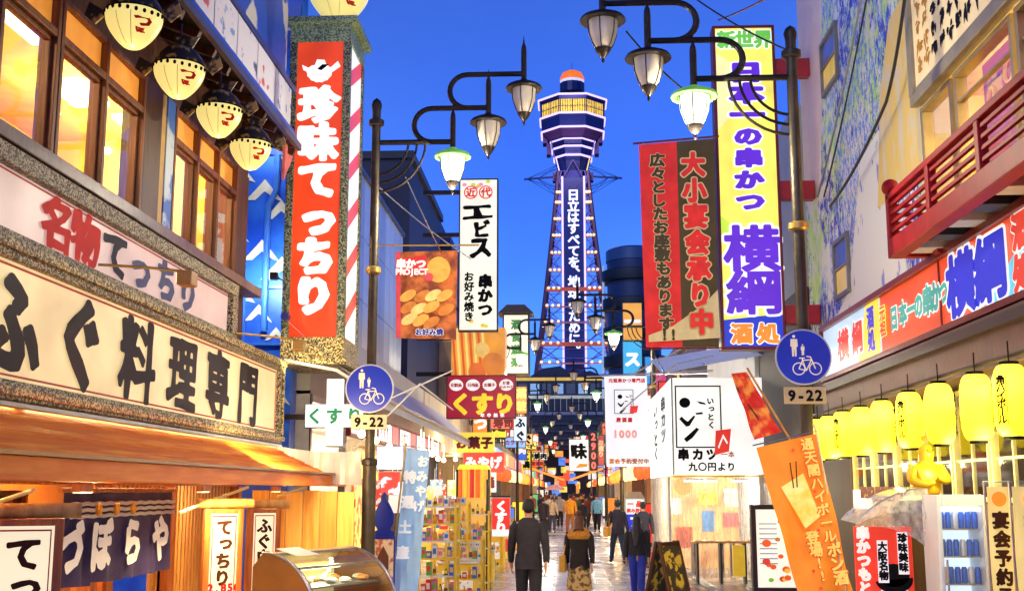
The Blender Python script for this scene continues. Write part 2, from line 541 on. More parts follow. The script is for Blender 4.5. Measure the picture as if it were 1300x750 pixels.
struct('street_paving', MB().box(-6, -5, -0.015, 6, 185, 0.0), paving())
kb = mat('gutter_stone', (150, 146, 140), 0.5, 0, 0.15, 3, 0.2)
for sgn in (-1, 1):
    struct('gutter', MB().box(sgn * 2.72, -5, 0.0005, sgn * 2.92, 180, 0.02), kb)

# ================================================================== LEFT: wooden restaurant
XW = -4.3
rest = thing('restaurant_building', 'dark timber restaurant with glowing upstairs windows over the long cream board', 'building', (XW, 0, 0), 'L')
PLAS = mat('ochre_plaster', (214, 150, 66), 0.7, 0, 0.2, 2, 0.2)
MB().box(3.0, 0.0, 2.1, 15.0, 0.2, 4.5).build('lower_wall', WOODD, rest)
MB().box(3.0, 0.0, 6.08, 15.0, 0.2, 7.6).build('upper_wall', WOODD, rest)
MB().box(14.4, -0.02, 4.5, 15.0, 0.2, 6.08).build('corner_post', WOODD, rest, bev=0.01)
MB().box(11.08, -0.05, 4.5, 11.55, 0.2, 6.08).build('timber_post', WOODD, rest, bev=0.01)
MB().box(11.56, -0.03, 4.5, 11.72, 0.2, 6.08).build('bamboo_strip', mat('tan_trim', (196, 160, 92), 0.6), rest, bev=0.01)
MB().box(11.73, -0.04, 4.5, 11.97, 0.2, 6.08).build('painted_pillar', mat('blue_white_mural_paint', (60, 110, 206), 0.5, rgb2=(196, 214, 240), thr=(0.48, 0.53), scale=1.6, stretch=(1, 1, 1.2)), rest)
MB().box(3.0, -0.22, 4.44, 15.1, 0.0, 4.56).build('window_ledge', mat('worn_brown_ledge', (112, 84, 66), 0.35, 0, 0.3, 5, 0.2, dirt=0.3), rest, bev=0.012)
MB().box(14.98, 0.0, 2.1, 15.0, 4.0, 7.6).build('gable_wall', mat('blue_wall_plain', (34, 70, 170), 0.5), rest)
# room seen through the windows
PW = mat('warm_room_wall', (236, 186, 66), 0.7, 0, 0.2, 1.2, 0.1)
r_ = MB(); r_.box(3, 2.9, 4.5, 15, 3.0, 6.6); r_.box(3, 0.2, 4.5, 3.1, 2.9, 6.6); r_.box(14.88, 0.2, 4.5, 14.97, 2.9, 6.6)
r_.build('room_wall', PW, rest)
MB().box(3, 0.2, 6.6, 15, 3.0, 6.7).build('room_ceiling', mat('amber_ceiling', (236, 176, 84), 0.7), rest)
MB().box(3, 0.2, 4.44, 15, 3.0, 4.5).build('room_floor', WOODO, rest)
cl = emi('ceiling_tube_light', (255, 250, 214), 3.2)
for i, (x, y) in enumerate([(9.6, 1.4), (10.9, 1.1), (12.9, 1.5), (14.2, 1.2), (7.8, 1.5)]):
    MB().box(x - 0.45, y - 0.22, 6.54, x + 0.45, y + 0.22, 6.598).build('ceiling_light', cl, rest)
for x in (7.5, 9.8, 12.6, 14.2): lamp('POINT', (x, 1.3, 6.0), 170, (1, 0.82, 0.42), 0.25, parent=rest)
for x in (8.3, 10.4, 13.4):
    b_ = MB(); b_.box(x, 2.6, 4.5, x + 0.5, 2.88, 5.6); b_.box(x - .3, 2.2, 5.9, x + .9, 2.88, 6.1); b_.build('wall_cabinet', WOODO, rest)


def rest_window(x0, x1, n, z0=4.57, zt=5.66, z1=6.07):
    f = MB(); w = 0.06
    f.box(x0, -0.04, z0, x1, 0.12, z0 + 0.06); f.box(x0, -0.04, z1 - 0.05, x1, 0.12, z1); f.box(x0, -0.045, zt, x1, 0.12, zt + 0.07)
    xs = [x0 + (x1 - x0) * i / n for i in range(n + 1)]
    for x in xs: f.box(x - w / 2, -0.05, z0 + .002, x + w / 2, 0.115, z1 - .002)
    for a, b in zip(xs, xs[1:]):
        f.box(a + w / 2, 0.0, z0 + 0.06, a + w / 2 + 0.035, 0.06, zt); f.box(b - w / 2 - 0.035, 0.0, z0 + 0.06, b - w / 2, 0.06, zt)
        f.box(a + w / 2, 0.0, zt - 0.04, b - w / 2, 0.06, zt - .001)
    fo = f.build('window', wood('brown_window_wood', (136, 78, 34), (92, 50, 24)), rest, bev=0.006)
    for a, b in zip(xs, xs[1:]):
        MB().box(a + 0.06, 0.02, z0 + 0.06, b - 0.06, 0.026, zt).build('pane', GLASS, fo)
        MB().box(a + 0.03, 0.02, zt + 0.07, b - 0.03, 0.026, z1 - 0.05).build('transom_pane', mat('amber_paper_pane', (244, 160, 62), 0.6, emit=0.42), fo)


rest_window(7.15, 9.05, 2); rest_window(9.13, 11.05, 2); rest_window(5.2, 7.05, 2); rest_window(12.0, 14.38, 3)

# eaves, rafters, fascia picture panel
ev = MB(); ev.poly([(3, 0, 6.78), (15.2, 0, 6.78), (15.2, -0.62, 6.53), (3, -0.62, 6.53)]); ev.poly([(3, -0.62, 6.62), (15.2, -0.62, 6.62), (15.2, 0, 6.95), (3, 0, 6.95)])
ev.poly([(3, -0.62, 6.53), (15.2, -0.62, 6.53), (15.2, -0.62, 6.62), (3, -0.62, 6.62)]); ev.poly([(15.2, 0, 6.78), (15.2, -0.62, 6.53), (15.2, -0.62, 6.62), (15.2, 0, 6.95)])
ev.build('eaves', mat('dark_eaves', (30, 24, 24), 0.6, 0, 0.3, 4, 0.3), rest)
for i in range(20):
    x = 5.3 + i * 0.52
    MB().bar((x, 0.0, 6.72), (x, -0.58, 6.48), 0.07, 0.09).build('rafter', WOODD, rest)
MB().bar((3, -0.64, 6.56), (15.22, -0.64, 6.56), 0.06, 0.09).build('gutter_rail', mat('slate_metal', (90, 86, 96), 0.4, 0.6), rest)
MB().box(3, -0.60, 6.63, 15.2, -0.5, 6.75).build('blue_fascia', mat('cobalt_paint', (30, 72, 196), 0.4), rest)
for k in range(9):
    a = 7.2 + k * 0.87
    MB().box(a, -0.56, 6.77, a + 0.84, -0.50, 7.32).build('fascia_panel', mat('woodcut_panel_%d' % (k % 3), (226, 224, 232), 0.5, rgb2=[(70, 80, 120), (206, 84, 80), (120, 150, 210)][k % 3], thr=(0.58, 0.62), scale=3.1 + k % 3), rest, bev=0.005)
bt = MB(); bt.box(3, -0.58, 7.33, 15.2, -0.48, 7.41); bt.box(3, -0.59, 6.74, 15.2, -0.49, 6.768); bt.build('fascia_trim', mat('navy_trim', (38, 46, 110), 0.4), rest, bev=0.006)
# roof tiers above the fascia
MB().box(3, -0.45, 7.42, 15.1, 4, 9.6).build('attic_wall', mat('blue_mural_wall', (28, 74, 186), 0.5, rgb2=(206, 204, 190), thr=(0.60, 0.63), scale=1.1), rest)
MB().prism([(15.0, 6.05), (15.0, 7.3), (15.45, 6.5)], -0.5, -0.46).build('pink_pennant', mat('pink_cloth', (222, 120, 120), 0.7), rest)
# rounded cloth-like under eave flare at far end
# lower shopfront
lf = MB()
lf.box(3, -0.02, 1.95, 15.0, 0.4, 2.12)
lf.build('lintel', WOODX if False else WOODO, rest)
bw = MB(); bw.box(3, 1.6, 0, 15.0, 1.7, 2.1); bw.build('shop_back_wall', mat('back_wall_amber', (206, 130, 52), 0.6, 0, 0.2, 2), rest)
MB().box(3, 0.0, 2.09, 15, 1.7, 2.1 + .02).build('shop_ceiling', WOODO, rest)
for i in range(34):
    x = 10.55 + i * 0.125
    if x > 14.7: break
    MB().box(x, 0.0, 1.5 if x < 12 else 0.0, x + 0.05, 0.05, 1.95).build('lattice_bar', WOODY, rest)
for x in (5.4, 7.5, 10.25, 10.62, 12.3, 14.8):
    MB().box(x, -0.1, 0, x + 0.16, 0.08, 1.95).build('timber_post', WOODO, rest, bev=0.01)
MB().box(8.0, 0.3, 0, 9.8, 0.36, 1.9).build('sliding_door', WOODD, rest)
for i in range(7): MB().box(8.05 + i * .27, .26, .3, 8.09 + i * .27, .3, 1.85).build('door_bar', WOODO, rest)
for x in (7.2, 9.6, 12.2): lamp('POINT', (x, 0.6, 1.75), 90, (1, 0.62, 0.24), 0.15, parent=rest)

# porch roof: plank slope lit orange, with the beam at its edge
porch = thing('porch_roof', 'low sloping orange plank porch roof under the long cream board', 'roof', (XW, 0, 0), 'L')
for i in range(6):
    t0, t1 = i / 6, (i + 1) / 6 - 0.012
    ya, yb = -0.42 - 0.86 * t0, -0.42 - 0.86 * t1; za, zb = 2.5 - 0.40 * t0, 2.5 - 0.40 * t1
    k = MB(); dz = 0.012 * (i % 2)
    k.poly([(4, ya, za + dz), (15.55, ya, za + dz), (15.55, yb, zb + dz), (4, yb, zb + dz)]); k.poly([(4, ya, za - 0.03), (4, yb, zb - 0.03), (15.55, yb, zb - 0.03), (15.55, ya, za - 0.03)])
    k.poly([(4, yb, zb + dz), (15.55, yb, zb + dz), (15.55, yb, zb - 0.03), (4, yb, zb - 0.03)]); k.poly([(15.55, ya, za + dz), (15.55, ya, za - .03), (15.55, yb, zb - 0.03), (15.55, yb, zb + dz)])
    k.build('roof_plank', wood('porch_plank_%d' % (i % 2), (252, 160, 50) if i % 2 else (240, 130, 36), (226, 104, 24), 0.6, 'x'), porch)
MB().box(4, -1.34, 1.95, 15.6, -1.26, 2.09).build('edge_beam', wood('porch_beam', (250, 146, 48), (232, 110, 30), 0.4, 'x'), porch, bev=0.008)
MB().box(4, -1.37, 2.09, 15.75, -1.24, 2.115).build('metal_flashing', mat('dull_copper', (140, 100, 70), 0.4, 0.6), porch)
for x in (5.0, 7.6, 10.3, 13.0, 15.4):
    MB().bar((x, -0.05, 2.02), (x, -1.3, 2.02), 0.06, 0.08).build('bracket', WOODY, porch)

# long cream board with granite frame
def left_board():
    b = thing('restaurant_signboard', 'long cream lit board with big black brush writing in a speckled stone frame', 'sign', (-3.9, 0, 0), 'L')
    x0, x1, z0, z1 = 5.0, 15.62, 2.52, 3.66
    MB().box(x0 + .1, 0.02, z0 + .1, x1 - .1, 0.12, z1 - .1).build('panel', CREAML, b)
    f = MB()
    f.box(x0, -0.04, z1 - 0.16, x1, 0.3, z1); f.box(x0, -0.04, z0, x1, 0.3, z0 + 0.14); f.box(x1 - 0.2, -0.038, z0 + .141, x1, 0.29, z1 - 0.161)
    f.build('frame', GRAN, b, bev=0.012)
    g = MB(); g.box(x0, -0.07, z1 - 0.1, x1 + .02, -0.041, z1 - 0.03); g.box(x0, -0.07, z0 + 0.03, x1 + .02, -0.041, z0 + 0.09); g.box(x1 - 0.13, -0.068, z0 + .091, x1 - 0.06, -0.041, z1 - .101)
    g.build('frame_moulding', GRANB, b, bev=0.01)
    r = MB(); r.box(x0, 0.012, z0 + 0.17, x1 - 0.24, 0.019, z0 + 0.185); r.box(x0, 0.012, z1 - 0.2, x1 - 0.24, 0.019, z1 - 0.185); r.box(x1 - 0.255, 0.012, z0 + .186, x1 - 0.24, 0.019, z1 - .201)
    r.build('red_line', mat('vermilion_line', (200, 40, 40), 0.5), b)
    ink = mat('faded_brush_ink', (28, 24, 36), 0.5, rgb2=(50, 38, 34), thr=(0.4, 0.7), scale=0.8, bump=0)
    xs = [onX(18, 412, -3.9).y, onX(105, 436, -3.9).y, onX(177, 452, -3.9).y, onX(233, 470, -3.9).y, onX(278, 490, -3.9).y, onX(316, 500, -3.9).y]
    for ch, x in zip('ふぐ料理専門', xs):
        text(b, ch, x, 3.07, 0.78, ink, b=0.06 if ch in 'ふぐ' else 0.042, n=72, brush=0.7, y=0.008, sx=1.12 if ch in 'ふぐ' else 1.15, name='character', rot=-0.03)
    return b


left_board()
t = thing('porch_fill_strip', 'added slim fill light under the long cream board, brightening the porch roof', 'lamp', (-3.84, 5.2, 2.47), 'L')  # added fixture that lights the porch roof orange
MB().box(0, -.03, 0, 10.2, .03, .03).build('housing', STEEL, t)
MB().box(.05, -.02, -.012, 10.15, .02, -.001).build('tube', emi('fill_strip_tube', (255, 206, 130), 2.0), t)
for i in range(4): lamp('AREA', (1.3 + i * 2.5, -.06, -.03), 78, (1, .64, .28), 2.3, (math.radians(-35), 0, 0), t, .08)


def left_strip():
    b = thing('name_strip_sign', 'narrow pale pink sign strip with two red characters above the long cream board', 'sign', (-4.0, 0, 0), 'L')
    x0, x1, z0, z1 = 5.0, 13.6, 3.665, 4.34
    MB().box(x0, 0.02, z0 + .06, x1 - .1, 0.1, z1 - .1).build('panel', emi('backlit_pale_pink', (240, 206, 196), 0.62, 0.25), b)
    f = MB(); f.box(x0, -0.05, z1 - 0.14, x1, 0.28, z1); f.box(x0, -0.05, z0, x1, 0.28, z0 + 0.07); f.box(x1 - 0.22, -0.048, z0 + .071, x1, 0.27, z1 - .141)
    f.build('frame', GRAN, b, bev=0.01)
    MB().box(x0, 0.012, z1 - 0.17, x1 - 0.24, 0.019, z1 - 0.16).build('red_line', MATS['vermilion_line'], b)
    pts = [('名', 73, 288), ('物', 110, 305), ('て', 147, 324), ('っ', 180, 345), ('ち', 212, 358), ('り', 240, 370)]
    greys = mat('washed_blue_ink', (88, 96, 140), 0.5, bump=0)
    for i, (ch, px, py) in enumerate(pts):
        q = onX(px, py, -4.0)
        m = mat('vermilion_ink', (206, 30, 26), 0.6, emit=0.15, bump=0) if i < 2 else (NAVYINK if i == 2 else greys)
        text(b, ch, q.y, 3.97, 0.44, m, b=0.052 if i < 2 else 0.06, n=60, brush=0.6, y=0.008, sx=1.35, name='character')


left_strip()


def spot(px0, py0, px1, py1, X0, X1, lab):
    a = onX(px0, py0, X0); c = onX(px1, py1, X1)
    t = thing('sign_spotlight', lab, 'lamp', a, 'F', 'spotlights on long arms over the boards')
    d = c - a
    mt = mat('gilt_metal', (222, 180, 90), 0.35, 0.5)
    MB().tube([(0, 0, 0), d * 0.5 + V((0, 0, 0.01)), d], 0.013, 6).build('arm', mt, t, smooth=True)
    h = MB().box(-0.07, -0.09, -0.13, 0.07, 0.09, 0.0).build('lamp_head', mat('gilt_box', (196, 156, 80), 0.4, 0.4), t, loc=d, bev=0.015)
    MB().box(-0.075, -0.07, -0.11, -0.071, 0.07, -0.02).build('lens', emi('spot_lens', (255, 236, 170), 3.0), h)
    lamp('SPOT', d + V((-0.1, 0, -0.1)), 0.5, (1, 0.8, 0.5), 0.05, (0, math.radians(-75), 0), t)
    return t


spot(125, 336, 238, 345, -3.95, -3.35, 'spotlight on a thin gilt arm over the pale pink strip')
spot(300, 423, 380, 432, -3.95, -3.35, 'spotlight on a thin gilt arm at the foot of the orange tower sign')

# noren curtain
def noren():
    n = thing('noren_curtain', 'navy split door curtain with white writing and a beaded fringe along its top', 'curtain', (-3.6, 0, 0), 'L')
    x0 = onX(80, 640, -3.6).y; x1 = onX(218, 640, -3.6).y
    cl = mat('indigo_cloth', (52, 44, 96), 0.85, 0, 0.2, 14, 0.3)
    w = (x1 - x0) / 4
    for i in range(4):
        mb = MB(); a = x0 + i * w + 0.006; N = 12
        for j in range(9):
            for k in range(N + 1):
                u = k / N; z = 1.89 - 0.69 * j / 8
                mb.v.append((a + u * (w - 0.012), 0.03 * math.sin(u * PI * 3 + i) * (0.2 + j / 8), z + 0.01 * math.sin(u * 5 + i)))
        for j in range(8):
            for k in range(N):
                q = j * (N + 1) + k; mb.face((q, q + 1, q + N + 2, q + N + 1))
        mb.build('cloth_panel', cl, n, smooth=True)
    MB().tube([(x0 - .05, 0, 1.9), (x1 + .05, 0, 1.9)], 0.018, 8).build('curtain_rod', WOODO, n, smooth=True)
    bd = MB()
    for i in range(64):
        x = x0 + 0.05 + i * (x1 - x0 - .1) / 64
        for z in (1.80, 1.755, 1.71): bd.sphere((x, -0.045, z + 0.003 * math.sin(i)), 0.016, 6, 4)
    o = bd.build('bead_fringe', mat('white_beads', (236, 232, 220), 0.4), n); o['kind'] = 'stuff'
    for x in (x0 + .5, x0 + .85, x0 + 1.2): MB().sphere((x, -0.06, 1.755), 0.05, 10, 6, (1, .5, 1)).build('gold_bead', mat('gold_ornament', (232, 160, 40), 0.3, 0.3), n, smooth=True)
    wm = mat('white_dye', (246, 244, 240), 0.8, bump=0, emit=.12)  # slight emission lifts the underlit white writing
    for ch, px in (('づ', 84), ('ぼ', 123), ('ら', 162), ('や', 197)):
        text(n, ch, onX(px, 690, -3.6).y, 1.49, 0.40, wm, b=0.065, n=48, brush=0.5, y=-0.045, name='character', sx=1.0)


noren()
for i, (x, lab) in enumerate(((7.4, 'small added fill lamp under the porch beam near the left edge of the photo'), (9.9, 'small box lamp under the porch beam above the navy curtain'), (12.4, 'small added fill lamp under the porch beam by the framed paper signs'))):
    t = thing('porch_lamp', lab, 'lamp', (-3.12, x, 1.94), 'L', 'box lamps under the porch beam')  # the two outer lamps are added to brighten the curtain and shop front
    MB().box(-.1, -.03, -.05, .1, .03, 0).build('housing', WOODO, t)
    MB().box(-.09, -.025, -.058, .09, .025, -.051).build('lens', emi('porch_lens', (255, 220, 150), 2.5), t)
    lamp('AREA', (0, 0, -.07), 55, (1, .68, .34), .3, (math.radians(-35), 0, 0), t)


def paper_sign(px, Y, ztop, w, chars, lab, price=None, rz=0.5, zc=0.2):
    p = onY(px, 650, Y)
    t = thing('paper_lantern_sign', lab, 'sign', (p.x, Y, 0), 'F', 'framed paper signs at the shop front', rz)
    h = ztop - 0.35
    f = MB(); f.box(-w / 2 - .05, -0.06, 0.3, -w / 2, 0.06, ztop); f.box(w / 2, -0.06, 0.3, w / 2 + .05, 0.06, ztop); f.box(-w / 2, -0.055, 0.3, w / 2, 0.055, 0.36); f.box(-w / 2, -.055, ztop - .04, w / 2, .055, ztop - .001)
    f.build('frame', WOODO, t, bev=0.006)
    MB().tube([(-w / 2 - .14, 0, ztop + 0.045), (w / 2 + .14, 0, ztop + 0.045)], 0.045, 10).build('top_roller', WOODY, t, smooth=True)
    MB().box(-w / 2, -0.045, 0.36, w / 2, 0.045, ztop - .04).build('paper_panel', emi('lit_paper', (254, 238, 196), 0.95), t)
    l = MB(); l.box(-w / 2 + .015, -0.05, ztop - .07, w / 2 - .015, -0.047, ztop - .06); l.box(-w / 2 + .015, -0.05, .4, -w / 2 + .022, -0.047, ztop - .071); l.box(w / 2 - .022, -0.05, .4, w / 2 - .015, -0.047, ztop - .071)
    l.build('red_line', MATS['vermilion_line'], t)
    sg = MB(); sg.box(-.02, -.02, 0, .02, .02, .3); sg.build('stand', WOODO, t)
    text(t, chars, 0, ztop - 0.07 - zc * 0.62, zc, mat('brown_ink', (66, 34, 20), 0.6, bump=0), True, b=0.05, n=44, brush=0.4, y=-0.05)
    if price: text(t, price, -0.10, ztop - 0.02 - zc * (len(chars) + 0.55), 0.095, MATS['vermilion_ink'], b=0.05, y=-0.05, name='price')
    return t


paper_sign(33, 6.6, 1.74, 0.32, 'てっちり', 'largest framed paper sign at the lower left edge with brown writing', rz=0.42, zc=0.2)
paper_sign(284, 10.3, 1.74, 0.24, 'てっちり', 'framed paper sign with a red price beside the navy curtain', '2,850', rz=0.5, zc=0.145)
paper_sign(335, 11.5, 1.72, 0.22, 'ふぐ白子', 'framed paper sign partly behind the round-topped display case', rz=0.5, zc=0.15)

# bamboo-like slanting rods
for i, (a, b_) in enumerate([((228, 650), (315, 618)), ((352, 630), (388, 618)), ((0, 636), (42, 622))]):
    p, q = onX(a[0], a[1], -3.3), onX(b_[0], b_[1], -3.05)
    t = MB().tube([p, q], 0.014, 6).build('slanting_rod', mat('pale_rod', (244, 226, 160), 0.5), smooth=True)
    tag(t, ['thin pale rod slanting up beside the navy curtain', 'thin pale rod near the plank screen', 'thin pale rod above the largest paper sign'][i], 'rod')

# plank screen facing the camera
ps = thing('plank_screen', 'tall pale pine plank screen beside the left lamp post', 'fence', (-3.75, 13.8, 0), 'F')
for i in range(6):
    w = 0.205
    MB().box(i * w, 0.004 * (i % 2), 0, i * w + w - 0.008, 0.03, 1.9 - 0.01 * (i % 3)).build('plank', wood('plank_pine_%d' % (i % 3), [(240, 178, 74), (226, 160, 60), (246, 190, 92)][i % 3], [(212, 140, 48), (204, 134, 44), (222, 158, 64)][i % 3], 0.55), ps)
MB().box(-0.02, 0.03, 1.7, 1.23, 0.07, 1.8).build('rail', WOODO, ps)
lamp('AREA', (-2.9, 12.3, 2.6), 70, (1, 0.78, 0.42), 0.6, (math.radians(50), 0, 0))

# white plastic sheet
ws = MB(); N = 16
pa, pb, pc, pd = onY(352, 566, 14.6), onY(458, 572, 14.6), onY(458, 616, 14.6), onY(352, 610, 14.6)
for j in range(7):
    for k in range(N + 1):
        u, v = k / N, j / 6
        p = (pa * (1 - u) + pb * u) * (1 - v) + (pd * (1 - u) + pc * u) * v
        ws.v.append((p.x, p.y + 0.06 * math.sin(u * 17 + v * 3) + 0.03 * math.sin(u * 40), p.z - 0.04 * math.sin(u * PI) * (1 - v)))
for j in range(6):
    for k in range(N): q = j * (N + 1) + k; ws.face((q, q + 1, q + N + 2, q + N + 1))
tag(ws.build('plastic_sheet', mat('white_plastic_sheet', (232, 224, 214), 0.3, 0, 0.1, 3, 0.3), smooth=True), 'crumpled white plastic sheet above the plank screen', 'sheet')

# rounded display case
def showcase():
    t = thing('display_case', 'round-topped glass display case with brown end panel and chilled food inside', 'display case', (-2.52, 9.35, 0), 'F', rz=-0.42)
    prof = [(-0.0, 0.0), (0.0, 1.32)] + [(0.42 - 0.42 * math.cos(a), 1.32 - 0 + 0.16 * math.sin(a)) for a in [PI * i / 24 for i in range(1, 7)]]
    # D-shaped section: x across (0 = rear, .8 = front), z up
    sec = [(0, 0), (0, 1.3)] + [(0.10 + 0.54 * math.sin(a), 0.88 + 0.53 * math.cos(a)) for a in [PI / 2 * i / 14 for i in range(0, 15)]] + [(0.64, 0)]
    L = 1.15
    bn = mat('brown_metal_panel', (150, 100, 44), 0.45, 0.2, 0.2, 3)
    MB().prism(sec, 0, 0.04).build('end_panel', bn, t, bev=0.006)
    MB().prism(sec, L - .04, L).build('end_panel', bn, t)
    g = MB(); s2 = sec[2:17]
    for i in range(2, len(s2) - 1):
        (xa, za), (xb, zb) = s2[i], s2[i + 1]
        g.poly([(xa, .04, za), (xb, .04, zb), (xb, L - .04, zb), (xa, L - .04, za)])
    g.build('curved_glass', glassy('tinted_case_glass', (246, 246, 220), 0.06, .02), t, smooth=True)
    m = MB()
    top = [(0, 1.3)] + s2
    for i in range(0, 3):
        (xa, za), (xb, zb) = top[i], top[i + 1]
        m.poly([(xa, .04, za), (xb, .04, zb), (xb, L - .04, zb), (xa, L - .04, za)])
    m.box(0, 0.04, 0, 0.63, L - .04, 0.80)
    m.build('steel_top', mat('beige_steel', (214, 184, 132), 0.5, 0.3, 0.15, 5, dirt=.2), t)
    for (xx, zz) in (s2[2], s2[6], s2[-1]):
        MB().box(xx - .010, .03, zz - .010, xx + .010, L + .01, zz + .010).build('edge_trim', STEEL, t)
    for yy in (-.005, L + .005): MB().tube([(x, yy, z) for x, z in s2], 0.012, 6).build('rim', STEEL, t, smooth=True)
    MB().box(0.02, 0.05, 1.13, 0.50, L - .05, 1.145).build('shelf', STEEL, t)
    MB().box(0.0, 0.045, 0.8, 0.01, L - .045, 1.29).build('back_panel', mat('case_back', (240, 226, 150), .5, emit=.4), t)
    for k in range(30):
        zz = (0.83, 1.17)[k % 2]; x = (0.12 + 0.42 * rnd.random()) if zz < .9 else (.08 + .38 * rnd.random()); y = 0.1 + 0.033 * k
        MB().sphere((x, y, zz), 0.05, 8, 5, (1.2, 1, 0.55)).build('food_piece', mat('food_%d' % (k % 4), [(226, 216, 60), (244, 232, 190), (170, 196, 60), (226, 150, 60)][k % 4], 0.4, emit=.1), t, smooth=True)
    MB().box(-.11, -.15, 0, .11, .15, 0.004).build('paper_label', mat('label_paper', (246, 240, 226), 0.6), t, loc=(0.22, 0.3, 1.405), rot=(0, 0.25, 0))
    MB().box(0.06, 0.08, 1.24, 0.1, L - .08, 1.27).build('case_light', emi('case_tube', (250, 255, 200), 3), t)
    lamp('AREA', (0.16, L / 2, 1.26), 14, (1, 0.95, 0.6), 1.0, (0, math.radians(-25), 0), t, .05)


showcase()

# ------------------------------------------------------------------ pufferfish lanterns
def fugu(loc, r, lab, sc=1.0, rz=0.0):
    t = thing('pufferfish_lantern', lab, 'lantern', loc, 'F', 'pufferfish lanterns under the eaves', rz)
    bel = emi('lantern_paper', (252, 232, 140), 0.92, 0.22)
    def shape(u):    # u 0 bottom .. 1 top
        return r * max(0.0, math.sin(PI * min(1, (u * 0.93 + 0.02))) ** 0.62) * (0.80 + 0.32 * u)
    prof = [(0.001, 0)] + [(shape(i / 18), 2.15 * r * i / 18) for i in range(1, 12)]
    MB().lathe(prof, 28).build('belly', bel, t, smooth=True)
    prof2 = [(shape(i / 18), 2.15 * r * i / 18) for i in range(11, 18)] + [(0.001, 2.12 * r)]
    bk = MB().lathe(prof2, 28).build('spotted_back', mat('mottled_fish_back', (46, 36, 26), 0.5, rgb2=(190, 160, 90), thr=(0.5, 0.58), scale=9), t, smooth=True)
    rim = MB().tube([(shape(11 / 18) * 1.01 * math.cos(a), shape(11 / 18) * 1.01 * math.sin(a), 2.15 * r * 11 / 18) for a in [2 * PI * k / 28 for k in range(28)]], 0.008, 5, closed=True).build('hoop', BLACK, t)
    d = MB()
    for k in range(22):
        a = 2 * PI * k / 22; zz = 2.15 * r * (10 + 0.6 * math.sin(a * 2)) / 18
        d.sphere((shape(10 / 18) * 1.0 * math.cos(a), shape(10 / 18) * 1.0 * math.sin(a), zz), r * 0.065, 8, 5, (1, 1, 1.25))
    o = d.build('spot_row', BLACK, t, smooth=True); o['kind'] = 'stuff'
    for a in (-0.6, 0.5 + PI / 3 * 0):   # seams
        MB().tube([(shape(i / 18) * 1.003 * math.cos(-PI / 2 + a * 0.5), shape(i / 18) * 1.003 * math.sin(-PI / 2 + a * 0.5), 2.15 * r * i / 18) for i in range(1, 10)], 0.003, 4).build('seam', mat('seam_tan', (210, 160, 70), 0.6), t)
    # fins and tail
    fm = MATS['mottled_fish_back']
    for s in (-1, 1):
        MB().prism([(0, 0), (s * 0.16, 0.10), (s * 0.2, -0.02), (s * 0.1, -0.1)], -0.012, 0.012).build('fin', fm, t, loc=(s * r * 0.92, -0.02, 1.35 * r))
    MB().prism([(-0.03, 0), (-0.12, 0.14), (0.12, 0.14), (0.03, 0)], -0.012, 0.012).build('tail', fm, t, loc=(0.05, 0.05, 2.05 * r))
    MB().tube([(0, 0, 2.1 * r), (0, 0, 2.1 * r + 0.25)], 0.008, 5).build('hook', IRON, t)
    # red writing on the side that faces the street
    q = bpy.data.objects.new('writing', None)
    rr = shape(7 / 18)
    w = text(t, 'づ', 0, 0, r * 0.66, MATS['vermilion_ink'], b=0.055, n=40, y=0)
    w.location = (rr * 0.70, -rr * 0.72 - 0.02, 2.15 * r * 6.6 / 18); w.rotation_euler = (-0.35, 0, 0.75)
    w2 = text(t, 'ぼ', 0, 0, r * 0.32, MATS['vermilion_ink'], b=0.09, n=36, y=0)
    w2.location = (rr * 0.55, -rr * 0.58 - 0.03, 2.15 * r * 4.0 / 18); w2.rotation_euler = (-0.5, 0, 0.75)
    lamp('POINT', (0, 0, -0.12), 3, (1, 0.8, 0.4), 0.1, parent=t)
    return t


for i, (px, py) in enumerate([(168, 64), (226, 127), (277, 176), (317, 217)]):
    p = onX(px, py, -3.72)
    fugu(p, 0.25, ['pufferfish lantern nearest the top left corner, largest of the eaves row', 'second pufferfish lantern from the left under the eaves', 'third pufferfish lantern from the left under the eaves', 'smallest pufferfish lantern at the far end of the eaves row'][i])

# ------------------------------------------------------------------ blue mural wall behind the orange tower
mw = thing('blue_mural_building', 'tall blue wall painted with pale wave crests behind the orange tower sign', 'building', (-4.03, 16.7, 0), 'F')
MB().box(-6, 0, 0, 0, 0.35, 12).build('wall', mat('deep_blue_wall', (30, 84, 214), 0.45, 0, 0.3, 1.5, 0.15, rgb2=(50, 124, 240), thr=(0.4, 0.6)), mw)
wv = mat('pale_wave_paint', (240, 232, 206), 0.6, 0, 0.15, 5)
wr = random.Random(3)
for z_ in (4.9, 7.3):
    fx = thing('wall_floodlight', ['lower small floodlight on the blue wave wall behind the orange tower sign', 'upper small floodlight on the blue wave wall behind the orange tower sign'][z_ > 6], 'lamp', (-4.12, 15.9, z_), 'F', 'floodlights on the blue wall')
    MB().box(-.07, 0, -.05, .03, .1, .05).build('lamp_head', IRON, fx)
    MB().tube([(0, .1, 0), (0.06, .8, 0)], .012, 5).build('arm', IRON, fx)
    lamp('AREA', (-.2, .1, .0), 20, (.9, .95, 1), .1, (math.radians(90), 0, math.radians(0)), fx)
for k in range(26):
    a = wr.uniform(0.16, 0.34); x = -0.12 - (k % 3) * 0.36 - wr.uniform(0, .15); z = 3.2 + (k // 3) * 0.92 + (k % 3) * 0.3
    h = a * 0.95
    MB().prism([(x - a, z - .05), (x - a * 0.4, z + h * .5), (x, z + h), (x + a * .5, z + h * .35), (x + a, z - .08), (x + a * .6, z - h * 0.15), (x, z + h * .30), (x - a * .5, z - h * .2)], -0.012, 0.0).build('wave_crest', wv, mw)
